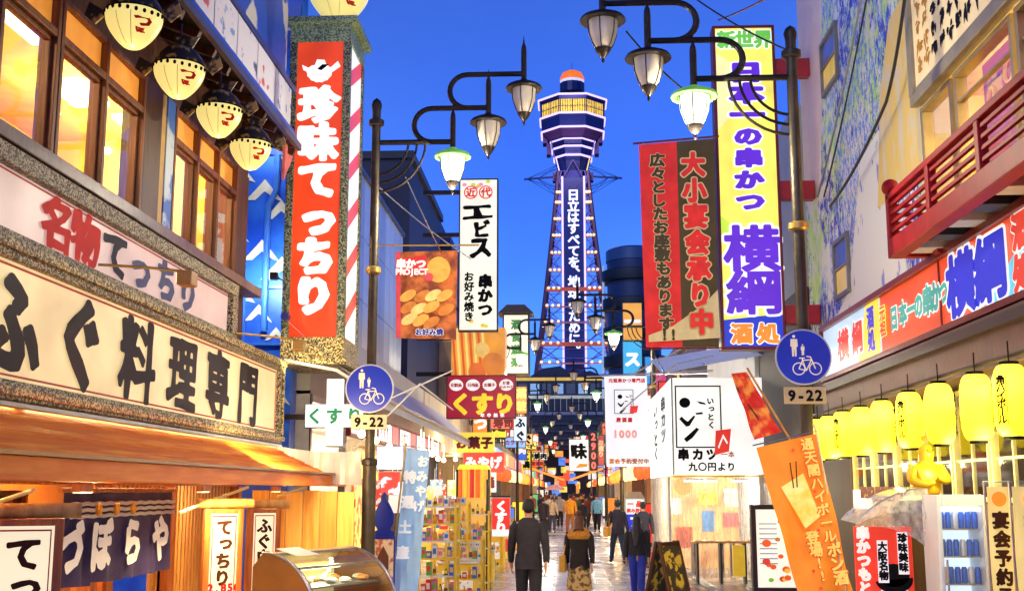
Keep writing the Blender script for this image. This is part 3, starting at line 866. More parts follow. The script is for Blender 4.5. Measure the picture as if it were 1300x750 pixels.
MB().tube([(-0.42, -0.05, 4.2), (-0.42, -0.05, 6.1), (-0.3, -0.05, 6.35), (-0.3, -.05, 6.9)], 0.05, 8).build('downpipe', mat('light_blue_pipe', (70, 130, 232), 0.35), mw, smooth=True)
fr = MB(); fr.box(-0.75, -0.05, 4.0, -0.05, 0, 4.04); fr.box(-0.75, -0.05, 4.85, -0.05, 0, 4.89); fr.box(-0.75, -.05, 4.04, -.71, 0, 4.85); fr.box(-.09, -.05, 4.04, -.05, 0, 4.85)
fr.build('cable_tray', MATS['light_blue_pipe'], mw)
for k in range(7): MB().box(-1.1, -0.03, 6.9 + k * .42, -.02, -0.0, 7.2 + k * .42).build('wall_slat', mat('slat_blue_%d' % (k % 2), [(24, 70, 190), (40, 100, 216)][k % 2], 0.4), mw)

# ------------------------------------------------------------------ orange tower sign
def tower_sign():
    Y = 16.0
    x0 = -4.03; x1 = -3.13; z0 = 3.73; z1 = 8.70; D = 1.15
    t = thing('orange_tower_sign', 'tall orange-red box sign in a speckled stone frame with white writing', 'sign', (x0, Y, 0), 'F')
    W = x1 - x0; gm = granite('green_speckled_granite', (156, 158, 126), (90, 98, 76), (44, 50, 40), 60)
    f = MB(); f.box(0, 0, z0 + .3, 0.11, D, z1 - .28); f.box(W - 0.11, 0, z0 + .3, W, 0.11, z1 - .28); f.box(W - .11, D - .11, z0 + .3, W, D, z1 - .28)
    f.build('frame', gm, t, bev=0.008)
    MB().box(0, 0, z1 - .28, W, D, z1).build('frame_top', granite('green_cap_stone', (176, 196, 150), (132, 160, 116), (90, 110, 84), 60), t)
    MB().box(-0.06, -0.06, z1, W + .1, D + .06, z1 + .1).build('cap', MATS['green_cap_stone'], t, bev=0.01)
    MB().box(0, 0, z0, W, D, z0 + .3).build('frame_foot', GRANB, t)
    MB().box(-0.05, -0.05, z0 - .09, W + .05, D + .05, z0).build('foot_moulding', GRANB, t, bev=0.01)
    om = emi('backlit_vermilion', (232, 70, 30), 0.92, 0.25)
    MB().box(0.11, 0.03, z0 + .3, W - .11, 0.1, z1 - .28).build('front_panel', om, t)
    sp = MB().box(W - .09, 0.11, z0 + .3, W - .03, D - .11, z1 - .28).build('side_panel', WHITEL, t)
    s = MB()
    for k in range(6):
        z = z0 + .4 + k * 0.72; s.prism([(0.11, z), (D - .12, z + .5), (D - .12, z + .75), (0.11, z + .25)], 0, 0.003)
    so_ = s.build('side_stripe', om, sp); so_.location = (W - .027, 0, 0); so_.rotation_euler = (0, 0, PI / 2)
    # pufferfish picture
    fw = emi('sign_white_figure', (255, 253, 248), 1.05, 0.0)
    cz = z1 - .68; cx = W / 2
    pts = []
    for k in range(28):
        a = 2 * PI * k / 28; r = 0.165 if k % 2 else 0.175
        pts.append((cx - .01 + r * 1.12 * math.cos(a), cz - .05 + r * math.sin(a) * (1.0 if math.sin(a) < 0 else 0.62)))
    fi = MB().prism(pts, 0.018, 0.028)
    fi.prism([(cx + .13, cz - .02), (cx + .26, cz + .10), (cx + .30, cz + .02), (cx + .19, cz - .06)], 0.019, 0.028)
    fi.prism([(cx - .17, cz - .0), (cx - .27, cz + .05), (cx - .25, cz - .03), (cx - .17, cz - .06)], 0.019, 0.028)
    fi.prism([(cx - .08, cz + .04), (cx - .05, cz + .13), (cx + .06, cz + .12), (cx + .1, cz + .03)], 0.017, 0.027)
    fi.build('pufferfish_emblem', fw, t)
    e = MB().prism([(cx - .04, cz - .02), (cx + .03, cz + .05), (cx + .13, cz + .05), (cx + .02, cz - .04)], 0.010, 0.0165)
    for k in range(6): e.prism([(cx - .12 + .045 * k, cz - .1), (cx - .11 + .045 * k, cz - .1), (cx - .11 + .045 * k, cz - .11), (cx - .12 + .045 * k, cz - .11)], 0.012, 0.0165)
    e.build('emblem_marking', BLACK, t)
    for i, ch in enumerate('珍味てっちり'):
        text(t, ch, cx + (0.03 if ch in 'っ' else 0), z1 - 1.24 - i * 0.565, 0.58, fw, b=0.078 if i > 1 else 0.07, n=64, brush=0.55, y=0.018, name='character', sx=1.0)
    lamp('AREA', (W / 2, -0.6, z0 - .2), 10, (1, 0.8, 0.45), 0.5, (math.radians(150), 0, 0), t)
    return t


tower_sign()
rf = fugu(V((-3.42, 16.45, 8.86)), 0.50, 'very large yellow pufferfish lantern sitting on top of the orange tower sign')
rf['group'] = 'rooftop ornaments'

# ================================================================== STREET LAMPS
def street_lamp(s, loc, lab, lit=True, grp='ornate three-arm street lamps along the lane', full=True):
    t = thing('street_lamp', lab, 'street lamp', loc, 'F', grp)
    MB().tube([(0, 0, 0), (0, 0, 2.2)], 0.085, 12).tube([(0, 0, 2.2), (0, 0, 6.6)], [0.062, 0.055], 12).build('pole', IRON_OLD, t, smooth=True)
    c = MB(); c.lathe([(0.001, 6.78), (0.05, 6.74), (0.07, 6.68), (0.055, 6.6)][::-1], 12); c.build('pole_cap', IRON, t, smooth=True)
    for z in (2.2, 4.55, 6.45):
        MB().lathe([(0.06, z - 0.05), (0.1, z - 0.03), (0.1, z + 0.03), (0.06, z + 0.05)], 12).build('collar', IRON if z != 4.55 else mat('brass_band', (200, 160, 80), 0.35, 0.6), t, smooth=True)
    def P(x, z): return (s * x, 0, z)
    MB().tube([P(0, 6.19), P(0.97, 6.19)], 0.035, 8).build('arm', IRON, t, smooth=True)
    for k in range(2):
        ox, oz = 0.457 * k, 0.44 * k
        pts = [P(0.68 + ox, 6.19 + oz)]
        for a in range(0, 13):
            th = -PI / 2 - PI * a / 12
            pts.append(P(0.72 + ox + 0.22 * 1.05 * math.cos(th), 6.41 + oz + 0.22 * math.sin(th)))
        pts.append(P(1.457 + ox, 6.63 + oz))
        MB().tube(pts, 0.035, 8).build('arm', IRON, t, smooth=True)
    for k in range(3):
        r = 0.42 + 0.11 * k
        pts = [P(r * 1.03 * math.sin(a), 6.19 - 0.0 - (r + 0.03 * k) * math.cos(a) * 1.0) for a in [PI / 2 * i / 10 for i in range(11)]]
        pts = [P(x * s if False else r * math.sin(a), 6.19 - r * math.cos(a)) for a in [PI / 2 * i / 10 for i in range(11)]]
        MB().tube(pts, 0.016, 6).build('brace', IRON, t, smooth=True)
    for k in range(3):
        x = 0.99 + 0.457 * k; z = 6.0 + 0.44 * k; on = lit and k == 0
        h = MB(); h.tube([P(x, z + 0.0), P(x, z + 0.50)], 0.036, 8)
        h.lathe([(0.036, z + 0.5), (0.03, z + 0.55), (0.012, z + 0.6), (0.012, z + .61), (0.001, z + 0.70)], 8, c=(s * x, 0, 0))
        ho = h.build('stem', IRON, t, smooth=True)
        cap = MB().lathe([(0.235, 0), (0.24, 0.012), (0.22, 0.045), (0.16, 0.075), (0.07, 0.1), (0.045, 0.13)], 20, c=(s * x, 0, z - 0.02))
        gm = mat('green_lit_cap', (120, 196, 84), 0.4, emit=0.35) if on else IRON
        cap.build('lamp_cap', gm, t, smooth=True)
        g = MB().lathe([(0.07, -0.34), (0.105, -0.28), (0.145, -0.16), (0.155, -0.02)], 16, c=(s * x, 0, z))
        go = g.build('lamp_glass', emi('lit_lamp_glass', (236, 255, 220), 3.0, 0.0) if on else mat('frosted_lamp_glass', (206, 196, 178), 0.35, 0, 0.15, 6, emit=0.12), t, smooth=True)
        rb = MB()
        for q in range(6):
            a = 2 * PI * q / 6 + .3
            rb.tube([(s * x + (r_ + .004) * math.cos(a), (r_ + .004) * math.sin(a), z + zz) for r_, zz in ((0.07, -.34), (0.105, -0.28), (0.145, -0.16), (0.155, -0.02))], 0.006, 4)
        rb.build('rib', IRON, go)
        MB().lathe([(0.001, -0.5), (0.018, -0.47), (0.012, -0.44), (0.035, -0.42), (0.075, -0.36), (0.085, -0.33)], 14, c=(s * x, 0, z)).build('finial', IRON, t, smooth=True)
        if on: lamp('POINT', (s * x, 0, z - 0.62), 260, (1, 0.88, 0.62), 0.12, parent=t)
    return t


def lamp_head_pt(loc, e=420):
    return lamp('POINT', loc, e, (1, 0.88, 0.62), 0.12)


lampL = street_lamp(1, (-2.42, 14.2, 0), 'nearest ornate street lamp on the left, in front of the orange tower sign')
lampR = street_lamp(-1, (2.56, 12.5, 0), 'nearest ornate street lamp on the right, with a round blue sign on its pole')
lampL.scale = (1, 1, 1.018); lampR.scale = (1.11, 1.11, 1.045)
for i, y in enumerate((36, 57, 79, 101, 124)):
    dup(lampL, loc=(-2.42, y, 0), label='%s street lamp on the left, counting down the lane' % ['second', 'third', 'fourth', 'fifth', 'sixth'][i])
for i, y in enumerate((32.5, 52.5, 74, 95, 118)):
    dup(lampR, loc=(2.45, y, 0), label='%s street lamp on the right, counting down the lane' % ['second', 'third', 'fourth', 'fifth', 'sixth'][i])


# round blue traffic signs
def figure(mb, x, z, h, y):
    mb.prism([(x + .07 * h * math.cos(a), z + h * .92 + .07 * h * math.sin(a)) for a in [2 * PI * k / 10 for k in range(10)]][::-1], y - .001, y + .001)
    mb.prism([(x - .15 * h, z + .8 * h), (x + .15 * h, z + .8 * h), (x + .17 * h, z + .45 * h), (x + .11 * h, z + .45 * h), (x + .10 * h, z), (x + .02 * h, z), (x, z + .42 * h), (x - .02 * h, z), (x - .10 * h, z), (x - .11 * h, z + .45 * h), (x - .17 * h, z + .45 * h)][::-1], y - .001, y + .001)


def road_sign(px, py, Y, r, lab, lean=0.0):
    p = onY(px, py, Y)
    t = thing('road_sign', lab, 'road sign', p, 'F', 'round blue shared-path signs')
    blue = mat('road_sign_blue', (22, 46, 176), 0.3, 0, 0.15, 2, 0, emit=0.25)
    MB().prism([(r * math.cos(-a), r * math.sin(-a)) for a in [2 * PI * k / 40 for k in range(40)]], 0.0, 0.015).build('disc', mat('sign_rim_grey', (206, 206, 206), 0.4), t)
    MB().prism([(r * .945 * math.cos(-a), r * .945 * math.sin(-a)) for a in [2 * PI * k / 40 for k in range(40)]], -0.004, -0.0005).build('blue_face', blue, t)
    wf = mat('reflective_cream', (240, 226, 196), 0.4, emit=0.3, bump=0)
    f = MB(); figure(f, -r * 0.36 + r * 0.04, r * .02, r * .78, -0.008); figure(f, -r * 0.02, r * .06, r * .4, -0.008)
    f.build('walking_figures', wf, t)
    b = MB(); bz = -r * 0.42; k = r * .21
    for cx in (-r * 0.22 + r * .04, r * .38 + r * .02):
        b.tube([(cx + k * math.cos(a), -0.009, bz + k * math.sin(a)) for a in [2 * PI * q / 20 for q in range(20)]], 0.006, 4, closed=True)
    w0, w1 = -r * .18, r * .40; c = r * .08
    for a_, b_ in (((w0, bz), (w0 + .14 * r, bz + r * .3)), ((w0 + .14 * r, bz + r * .3), (c, bz - .02)), ((c, bz - .02), (w0, bz)), ((w0 + .14 * r, bz + r * .3), (w1 - .13 * r, bz + r * .32)), ((c, bz - .02), (w1 - .13 * r, bz + r * .32)), ((w1 - .16 * r, bz + r * .42), (w1, bz)), ((w1 - .16 * r, bz + r * .42), (w1 - .3 * r, bz + r * .44)), ((w0 + .14 * r, bz + r * .3), (w0 + .12 * r, bz + r * .38)), ((w0 + .02 * r, bz + r * .38), (w0 + .22 * r, bz + r * .38))):
        b.tube([(a_[0], -0.009, a_[1]), (b_[0], -0.009, b_[1])], 0.006, 4)
    b.build('bicycle_emblem', wf, t)
    zb = -r * 1.36
    MB().box(-r * .74, -0.0, zb - r * .30, r * .74, 0.012, zb + r * .30).build('hours_plate', mat('beige_plate', (206, 184, 140), 0.4, 0, .1, 6), t, bev=0.02)
    text(t, '9-22', -r * .46, zb, r * .52, BLACK, b=0.045, y=-0.005, step=1.0, name='hours')
    for zz in (r * .4, -r * .4, zb): MB().box(-.09, 0.016, zz - .02, .09, 0.09, zz + .02).build('clamp', STEEL, t)
    return t


road_sign(469, 493, 14.06, 0.30, 'round blue sign with walkers and a bicycle on the left lamp post')
road_sign(1020, 453, 12.36, 0.30, 'round blue sign with walkers and a bicycle on the right lamp post')


# ================================================================== helper for plain signs
def panel_sign(name, lab, px0, py0, px1, py1, Y, fm, pm, depth=0.18, fw=0.04, group=None, cat='sign', side='F'):
    a = onY(px0, py0, Y); b = onY(px1, py1, Y)
    t = thing(name, lab, cat, (a.x, Y, b.z), 'F', group)
    W, H = b.x - a.x, a.z - b.z
    f = MB(); f.box(0, 0, 0, W, depth, fw); f.box(0, 0, H - fw, W, depth, H); f.box(0, .001, fw, fw, depth - .001, H - fw); f.box(W - fw, .001, fw, W, depth - .001, H - fw)
    f.build('frame', fm, t, bev=min(fw * .2, .008))
    MB().box(fw, 0.02, fw, W - fw, depth - 0.02, H - fw).build('panel', pm, t)
    return t, W, H


# big yellow sign
def yellow_sign():
    dkr = mat('dark_red_frame', (112, 24, 30), 0.4, 0.2, 0.15, 3)
    t, W, H = panel_sign('kushikatsu_sign', 'tallest bright yellow lit sign with thick purple writing on the right', 904, 33, 999, 443, 19.3, dkr, YELL, 0.35, 0.05)
    b = MB().box(.05, .012, .05, W - .05, .0195, .47).build('blue_foot_panel', BLUEL, t)
    MB().prism([(.05, .47), (W - .05, .47), (W - .05, .60), (.05, .50)], 0.012, 0.0195).build('blue_foot_wave', BLUEL, t)
    MB().prism([(.05, 1.9), (.28, 2.1), (.05, 2.3)], 0.012, .019).build('lime_patch', emi('backlit_lime', (200, 236, 70), .95), t)
    MB().prism([(.05, H - .5), (.5, H - .8), (.3, H - 1.6), (.05, H - 1.9)], 0.012, .019).build('pale_patch', emi('backlit_pale_yellow', (250, 244, 170), .98), t)
    cx = W / 2 + .02
    for i, ch in enumerate('新世界'):
        text(t, ch, cx + (i - 1) * .32, H - .26, .33, emi('backlit_green', (110, 200, 70), .9), b=0.05, n=40, y=0.006, outline=(WHITEL, .06), name='character')
    zs = H - .86
    for i, ch in enumerate('日本一の串かつ'):
        text(t, ch, cx, zs - i * .385, .46 if i < 3 else .41, PURP, b=0.075, n=56, y=0.004, sx=1.25 if i < 3 else 1.2, sz=.82, brush=.2, outline=(WHITEL, .07), name='character')
    text(t, '横', cx, 1.72, .96, PURP, b=.036, n=84, y=0.004, sx=1.0, sz=.86, outline=(WHITEL, .05), name='character')
    text(t, '綱', cx, .97, .96, PURP, b=.032, n=84, y=0.0035, sx=1.0, sz=.82, outline=(WHITEL, .05), name='character')
    text(t, '酒処', cx - .22, .27, .35, ORAL, b=.05, n=48, y=0.004, step=1.25, sx=1.05, outline=(WHITEL, .05), name='characters')
    for z in (H - .75, H / 2 - .1, 0.6):
        MB().box(W, .08, z - .16, W + .60, .3, z + .16).build('support_beam', mat('red_support', (160, 24, 26), 0.4, 0, .2, 3), t, bev=.01)
    return t


yellow_sign()


# tall two-tone cloth banner
def banner(name, lab, quad, Y, cols, cat='banner', group=None):
    """cols: list of (fraction0, fraction1, material); the cloth hangs in the plane Y with light folds"""
    a, b, c, d = [onY(px, py, Y) for px, py in quad]
    t = thing(name, lab, cat, (a.x, Y, a.z), 'F', group); o = V((a.x, Y, a.z))
    A, B, C, D = V((0, 0, 0)), b - o, c - o, d - o
    parts = []
    for (f0, f1, m) in cols:
        mb = MB(); N = 8; R = 22
        for j in range(R + 1):
            v = j / R
            for k in range(N + 1):
                u = f0 + (f1 - f0) * k / N
                p = (A * (1 - u) + B * u) * (1 - v) + (D * (1 - u) + C * u) * v
                mb.v.append((p.x, p.y + 0.025 * math.sin(u * 9 + v * 5) * v, p.z))
        for j in range(R):
            for k in range(N): q = j * (N + 1) + k; mb.face((q, q + N + 1, q + N + 2, q + 1))
        parts.append(mb.build('cloth', m, t, smooth=True))
    t['_w'] = (B - A).length; t['_h'] = (D - A).length
    return t, (B - A).length, (D - A).length


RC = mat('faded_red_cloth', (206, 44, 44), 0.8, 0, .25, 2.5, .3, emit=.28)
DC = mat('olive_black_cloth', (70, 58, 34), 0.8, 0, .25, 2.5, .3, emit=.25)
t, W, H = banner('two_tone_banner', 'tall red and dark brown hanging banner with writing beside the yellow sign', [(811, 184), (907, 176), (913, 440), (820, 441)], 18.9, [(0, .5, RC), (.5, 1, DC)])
TAN = mat('tan_print', (196, 176, 130), .7, emit=.3, bump=0)
BRN = mat('dark_olive_print', (64, 54, 30), .7, emit=.1, bump=0); RDP = mat('red_print', (206, 38, 36), .7, emit=.35, bump=0)
ch1 = '広々としたお座敷もあります!!'
for i, ch in enumerate(ch1[:-2]):
    text(t, ch, .30 + i * .008, -.28 - i * .232, .26, BRN, b=.055, n=36, y=-.03, sz=.9, outline=(TAN, .04), name='character')
text(t, '!!', .36, -.26 - 12.85 * .232, .24, BRN, b=.04, n=36, y=-.03, outline=(TAN, .035), name='characters')
for i, ch in enumerate('大小宴会承り中'):
    text(t, ch, .90 + i * .012, -.36 - i * .445, .40, RDP, b=.06, n=44, y=-.03, sz=1.05, outline=(TAN, .05), name='character')
wvm = MB().prism([(.1, -3.25), (.5, -3.1), (1.0, -2.75), (1.25, -2.5), (1.27, -3.3), (.1, -3.36)], -.03, -.026).build('straw_print', TAN, t)
MB().tube([(-.1, 0, .02), (1.35, 0, .13)], .018, 6).build('top_rod', mat('dark_red_frame', (0, 0, 0)), t)
MB().tube([(.05, 0, H * -1 - .02), (1.35, 0, -H - .01)], .015, 6).build('bottom_rod', MATS['dark_red_frame'], t)

# ================================================================== white lit signs on the left
FB = mat('dark_sign_frame', (50, 36, 36), .4, .3)
t, W, H = panel_sign('ebisu_sign', 'tall white lit sign with black brush writing hung left of the tower', 583, 227, 632, 420, 23.0, FB, emi('backlit_warm_white', (250, 246, 226), 1.0, .12), .22, .025)
for i, ch in enumerate('近代'):
    cx = .24 + i * .31
    MB().tube([(cx + .13 * math.cos(a), .012, H - .29 + .13 * math.sin(a)) for a in [2 * PI * k / 20 for k in range(20)]], .012, 4, closed=True).build('red_ring', REDL, t)
    text(t, ch, cx, H - .29, .2, REDL, b=.04, n=28, y=.012, name='character')
for i, (ch, sz) in enumerate([('エ', .50), ('ビ', .42), ('ス', .48)]):
    text(t, ch, W * (.46, .60, .54)[i], H - .70 - i * .37, sz, BLACK, b=.06, n=56, y=.012, brush=1.0, sx=(1.3, .9, 1.0)[i], sz=(.8, .9, 1.0)[i], name='character', rot=.08)
text(t, '串かつ', W * .68, 1.02, .29, BLACK, True, b=.07, n=44, y=.012, brush=.5, name='characters')
text(t, 'お好み焼き', W * .27, 1.12, .205, BLACK, True, b=.045, n=36, y=.012, name='characters')
for k in range(9):
    x, z = rnd.uniform(.05, W - .05), rnd.choice([rnd.uniform(.04, .25), rnd.uniform(H - .2, H - .05)])
    MB().sphere((x, .016, z), .05, 8, 4, (1, .1, .8)).build('blossom_print', emi('backlit_blossom_%d' % (k % 3), [(250, 190, 60), (240, 150, 170), (200, 220, 80)][k % 3], .95), t)
MB().box(-.75, .08, H - .30, 0, .16, H - .22).build('wall_bracket', IRON, t)
MB().box(-.75, .08, H - 1.2, 0, .16, H - 1.12).build('wall_bracket', IRON, t)

# food poster banner hanging from the left pole
t, W, H = banner('food_banner', 'hanging food poster with fried skewers hung from the left lamp post', [(502, 320), (581, 318), (579, 431), (503, 429)], 18.0, [(0, .08, mat('pink_edge_cloth', (222, 84, 92), .7, emit=.3)), (.08, 1, mat('poster_food', (120, 50, 24), .6, rgb2=(206, 110, 44), thr=(.4, .6), scale=4, emit=.35, bump=0))])
fm_ = mat('fried_golden_print', (236, 170, 72), .6, 0, .25, 9, 0, emit=.45)
fr_ = random.Random(11)
for k in range(11):
    x = .22 + (k % 4) * .2 + fr_.uniform(-.03, .03); z = -.72 - (k // 4) * .2 + fr_.uniform(-.03, .03)
    pts = [(x + (.13 * math.cos(a)), z + .085 * math.sin(a) + .05 * math.cos(a)) for a in [-2 * PI * q / 16 for q in range(16)]]
    MB().prism(pts, -.04 - .002 * k, -.038 - .002 * k).build('skewer_print', [fm_, mat('fried_dark_print', (206, 124, 44), .6, 0, .25, 9, 0, emit=.4), mat('fried_light_print', (250, 204, 120), .6, 0, .2, 9, 0, emit=.45)][k % 3], t)
pts = [(.70 + .19 * math.cos(a), -.30 + .21 * math.sin(a)) for a in [-2 * PI * q / 20 for q in range(20)]]
MB().prism(pts, -.04, -.038).build('golden_bun_print', fm_, t)
MB().prism([(.55 + .07 * math.cos(a), -.42 + .07 * math.sin(a)) for a in [-2 * PI * q / 14 for q in range(14)]], -.044, -.042).build('pink_garnish_print', mat('pink_print', (220, 80, 90), .6, emit=.4, bump=0), t)
MB().prism([(.02, -.12), (.50, -.06), (.52, -.34), (.03, -.40)][::-1], -.04, -.038).build('title_block', mat('red_title_print', (206, 44, 44), .6, emit=.4, bump=0), t)
wp = mat('white_print', (248, 246, 240), .6, emit=.5, bump=0)
text(t, 'PROJECT', .05, -.33, .13, wp, b=.05, n=28, y=-.046, step=.95, name='title')
text(t, '串かつ', .10, -.20, .16, wp, b=.07, n=28, y=-.046, name='title')
text(t, 'お好み焼', .40, -1.30, .11, mat('indigo_print', (40, 44, 150), .6, emit=.2, bump=0), b=.05, n=28, y=-.046, outline=(wp, .06), name='footer')
rodp = onY(474, 312, 18.0)
MB().tube([(-.42, -.1, .09), (1.35, 0, .10)], .014, 6).build('top_rod', mat('gilt_metal', (0, 0, 0)), t)

# くすり red sign
KR = emi('backlit_crimson', (176, 30, 52), .8, .2)
t, W, H = panel_sign('pharmacy_signboard', 'crimson lit signboard with four white discs and big yellow writing', 567, 476, 655, 531, 28, mat('dark_red_frame', (0, 0, 0)), KR, .25, .02)
for i in range(4):
    cx = W * (.14 + i * .24); 
    MB().prism([(cx + .17 * math.cos(-a), H * .77 + .14 * math.sin(-a)) for a in [2 * PI * k / 20 for k in range(20)]], .012, .019).build('white_disc', WHITEL, t)
    if i < 3: text(t, ['化粧品', '日用品', 'お菓子'][i], cx - .09, H * .77, .10, KR, b=.05, n=24, y=.006, step=.9, name='caption')
    else:
        text(t, 'お酒', cx - .05, H * .77 + .05, .09, KR, b=.05, n=24, y=.006, name='caption'); text(t, 'おみやげ', cx - .12, H * .77 - .05, .08, KR, b=.05, n=24, y=.006, name='caption')
text(t, 'くすり', W * .2, H * .34, .54, emi('backlit_gold', (250, 214, 40), .95), b=.06, n=48, y=.008, brush=.2, name='characters', sx=1.0, step=1.0)
text(t, '年中無休', W * .52, H * .06 + .02, .1, WHITEL, b=.05, n=24, y=.006, step=1.6, name='caption')

# green cross sign
t, W, H = panel_sign('pharmacy_cross_sign', 'white cross-shaped lit pharmacy sign with green writing beside the left road sign', 388, 480, 450, 567, 16.0, FB, WHITEL, .02, .001)
for o in list(t.children): bpy.data.objects.remove(o)
cxp = W * .60
pts = [(cxp - .125, 0), (cxp + .125, 0), (cxp + .125, H * .28), (W + .12, H * .28), (W + .12, H * .62), (cxp + .125, H * .62), (cxp + .125, H), (cxp - .125, H), (cxp - .125, H * .62), (0, H * .62), (0, H * .28), (cxp - .125, H * .28)]
MB().prism(pts, 0, .16).build('cross_case', mat('cross_case_dark', (46, 52, 56), .4), t)
def inset(x, z):
    return (cxp + (x - cxp) * .97, H * .5 + (z - H * .5) * .97)
MB().prism([inset(*p) for p in pts], -.008, -.001).build('cross_panel', emi('cross_white', (244, 255, 250), 1.1, .03), t)
text(t, 'くすり', .14, H * .45, .235, mat('pharmacy_green', (24, 140, 90), .5, emit=.35, bump=0), b=.04, n=40, y=-.014, step=1.2, name='characters')
MB().box(-.55, .05, H * .40, 0, .12, H * .48).build('bracket', IRON, t)

print('TRIS A', sum(len(o.data.polygons) for o in bpy.data.objects if o.type == 'MESH'))

# ================================================================== TOWER
def tower():
    Y = 270.0; c0 = onY(731, 622, Y); cx = c0.x
    t = thing('observation_tower', 'tall steel observation tower with neon edges, octagonal deck and orange dome', 'tower', (cx, Y, 0), 'F')
    def Z(py, dy=0.0): return onY(731, py, Y + dy).z
    def wpx(px): return px * (Y / F) * 1.0
    neon = emi('lilac_neon', (214, 190, 255), 1.6, 0.0)
    navy = mat('tower_navy_steel', (30, 34, 96), .4, .3, .25, .3, .1)
    bandm = mat('tower_dark_blue', (22, 28, 92), .4, .2, .3, .25, .1)
    rust = mat('tower_violet_steel', (104, 66, 110), .5, .2, .3, .3)
    R8 = PI / 8; k8 = 1 / math.cos(PI / 8)
    def octa(name, prof, m): return MB().lathe([(r * k8, z) for r, z in prof], 8, rot0=R8).build(name, m, t)
    def ring(z, r, name='neon_ring', m=neon, th=0.27):
        pts = [(r * k8 * math.cos(R8 + PI / 4 * i), r * k8 * math.sin(R8 + PI / 4 * i), z) for i in range(8)]
        MB().tube(pts, th, 5, closed=True).build(name, m, t)
    # heights measured on the near face (8 m in front of the axis)
    ZF = lambda py: Z(py, -7.8)
    zr = ZF(121); zw1 = ZF(125); zw0 = ZF(142); zb0 = ZF(160)
    octa('roof_edge', [(7.9, zr), (8.1, zr + .5), (5.5, zr + 1.2), (3.3, zr + 1.6)], navy)
    octa('deck_wall', [(7.4, zb0), (7.6, zw0 - .1), (7.6, zw0)], bandm)
    octa('deck_window_band', [(7.45, zw0), (7.45, zw1)], emi('deck_gold_window', (255, 206, 50), 1.3, .4))
    octa('deck_soffit', [(7.6, zw1), (8.0, zr)], navy)
    for i in range(8):
        a = PI / 4 * i
        for j in range(-5, 6):
            ca, sa = math.cos(a), math.sin(a); tx = j * .58
            p0 = (7.55 * ca - tx * sa, 7.55 * sa + tx * ca, zw0); p1 = (p0[0], p0[1], zw1)
            if sa < .3 and abs(tx) < 3.15: MB().bar(p0, p1, .14 if j % 5 else .26).build('window_mullion', navy, t)
    ring((zw0 + zw1) / 2, 7.52, 'window_rail', navy, .09)
    ring(zr + .25, 8.15); ring(zw0 - .15, 7.75); ring(zb0, 7.45)
    octa('lower_skirt', [(5.6, ZF(170)), (6.2, ZF(166)), (7.4, zb0)], rust)
    z1, z2, z3 = Z(175, -5.5), Z(185, -5), Z(196.5, -4.5)
    octa('second_deck', [(4.9, z1 - 1.2), (5.2, z1 - .2), (5.2, z1)], bandm); octa('second_skirt', [(5.3, z1), (5.7, ZF(170))], navy)
    ring(z1, 5.25)
    octa('third_deck', [(4.5, z2 - 1.4), (4.85, z2), (4.7, z1 - 1.2)], bandm); ring(z2, 4.9)
    octa('fourth_deck', [(4.0, z3 - 1.3), (4.35, z3), (4.4, z2 - 1.4)], bandm); ring(z3, 4.45)
    zs = Z(216, -3.5)
    octa('neck', [(3.6, zs), (4.0, z3 - 1.3)], bandm)
    for s in (-1, 1): MB().bar((s * 4.0, -3.2, z3 - .5), (s * 3.3, -3.2, zs), .25).build('gold_edge_light' if s > 0 else 'neon_edge', emi('gold_edge', (240, 206, 90), 1.1) if s > 0 else neon, t)
    for s in (-1, 1): MB().bar((s * 5.2, -3.6, z1), (s * 4.2, -3.4, z3 - 1), .2).build('stair_edge', rust, t)
    # violet service stairs beside the decks
    for s in (-1, 1):
        MB().box(s * 6.0, -1.5, zb0 - 2.2, s * 7.2, 1.5, zb0 + 2.5).build('service_cage', rust, t)
        MB().box(s * 5.3, -1.5, zb0 - 5.0, s * 6.3, 1.5, zb0 - 2.2).build('service_cage', rust, t)
    zc = Z(118); zd = Z(107)
    MB().lathe([(3.0, zc - .2), (3.0, zd)], 16).build('weather_drum', bandm, t)
    MB().lathe([(2.75, zd), (2.95, zd + .7)], 20).build('white_drum', emi('pale_drum', (214, 214, 255), .95), t)
    MB().lathe([(3.0, zd + .7), (2.95, zd + 1.5), (2.4, Z(94)), (1.2, Z(91)), (0.001, Z(90.5))], 20).build('orange_dome', emi('dome_orange', (255, 120, 30), 1.0, .15), t, smooth=True)
    MB().tube([(0, 0, Z(91)), (0, 0, Z(80))], .06, 5).build('mast', navy, t)
    for q in range(3): MB().bar((3.05 * math.cos(-PI / 2 + .8 * (q - 1)), 3.05 * math.sin(-PI / 2 + .8 * (q - 1)), zc), (3.05 * math.cos(-PI / 2 + .8 * (q - 1)), 3.05 * math.sin(-PI / 2 + .8 * (q - 1)), zd), .2).build('drum_post', navy, t)
    # legs and lattice
    zt = zs; zb = 0.0
    def half(z):
        u = (zt - z) / (zt - Z(460)); u = max(0, u)
        return wpx(19) + (wpx(46) - wpx(19)) * (u ** 1.1)
    lv = [zt] + [Z(py) for py in (250, 263, 284, 305, 327, 349, 372, 394, 414, 441, 465, 500)] + [0]
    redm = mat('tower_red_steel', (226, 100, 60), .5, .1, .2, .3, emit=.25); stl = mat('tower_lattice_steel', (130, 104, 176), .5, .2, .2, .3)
    legs = []
    for sx in (-1, 1):
        for sy in (-1, 1):
            MB().tube([(sx * half(z), sy * half(z) * .8, z) for z in lv], .5, 6).build('leg', mat('tower_leg_steel', (110, 74, 92), .5, .3, .2, .3), t)
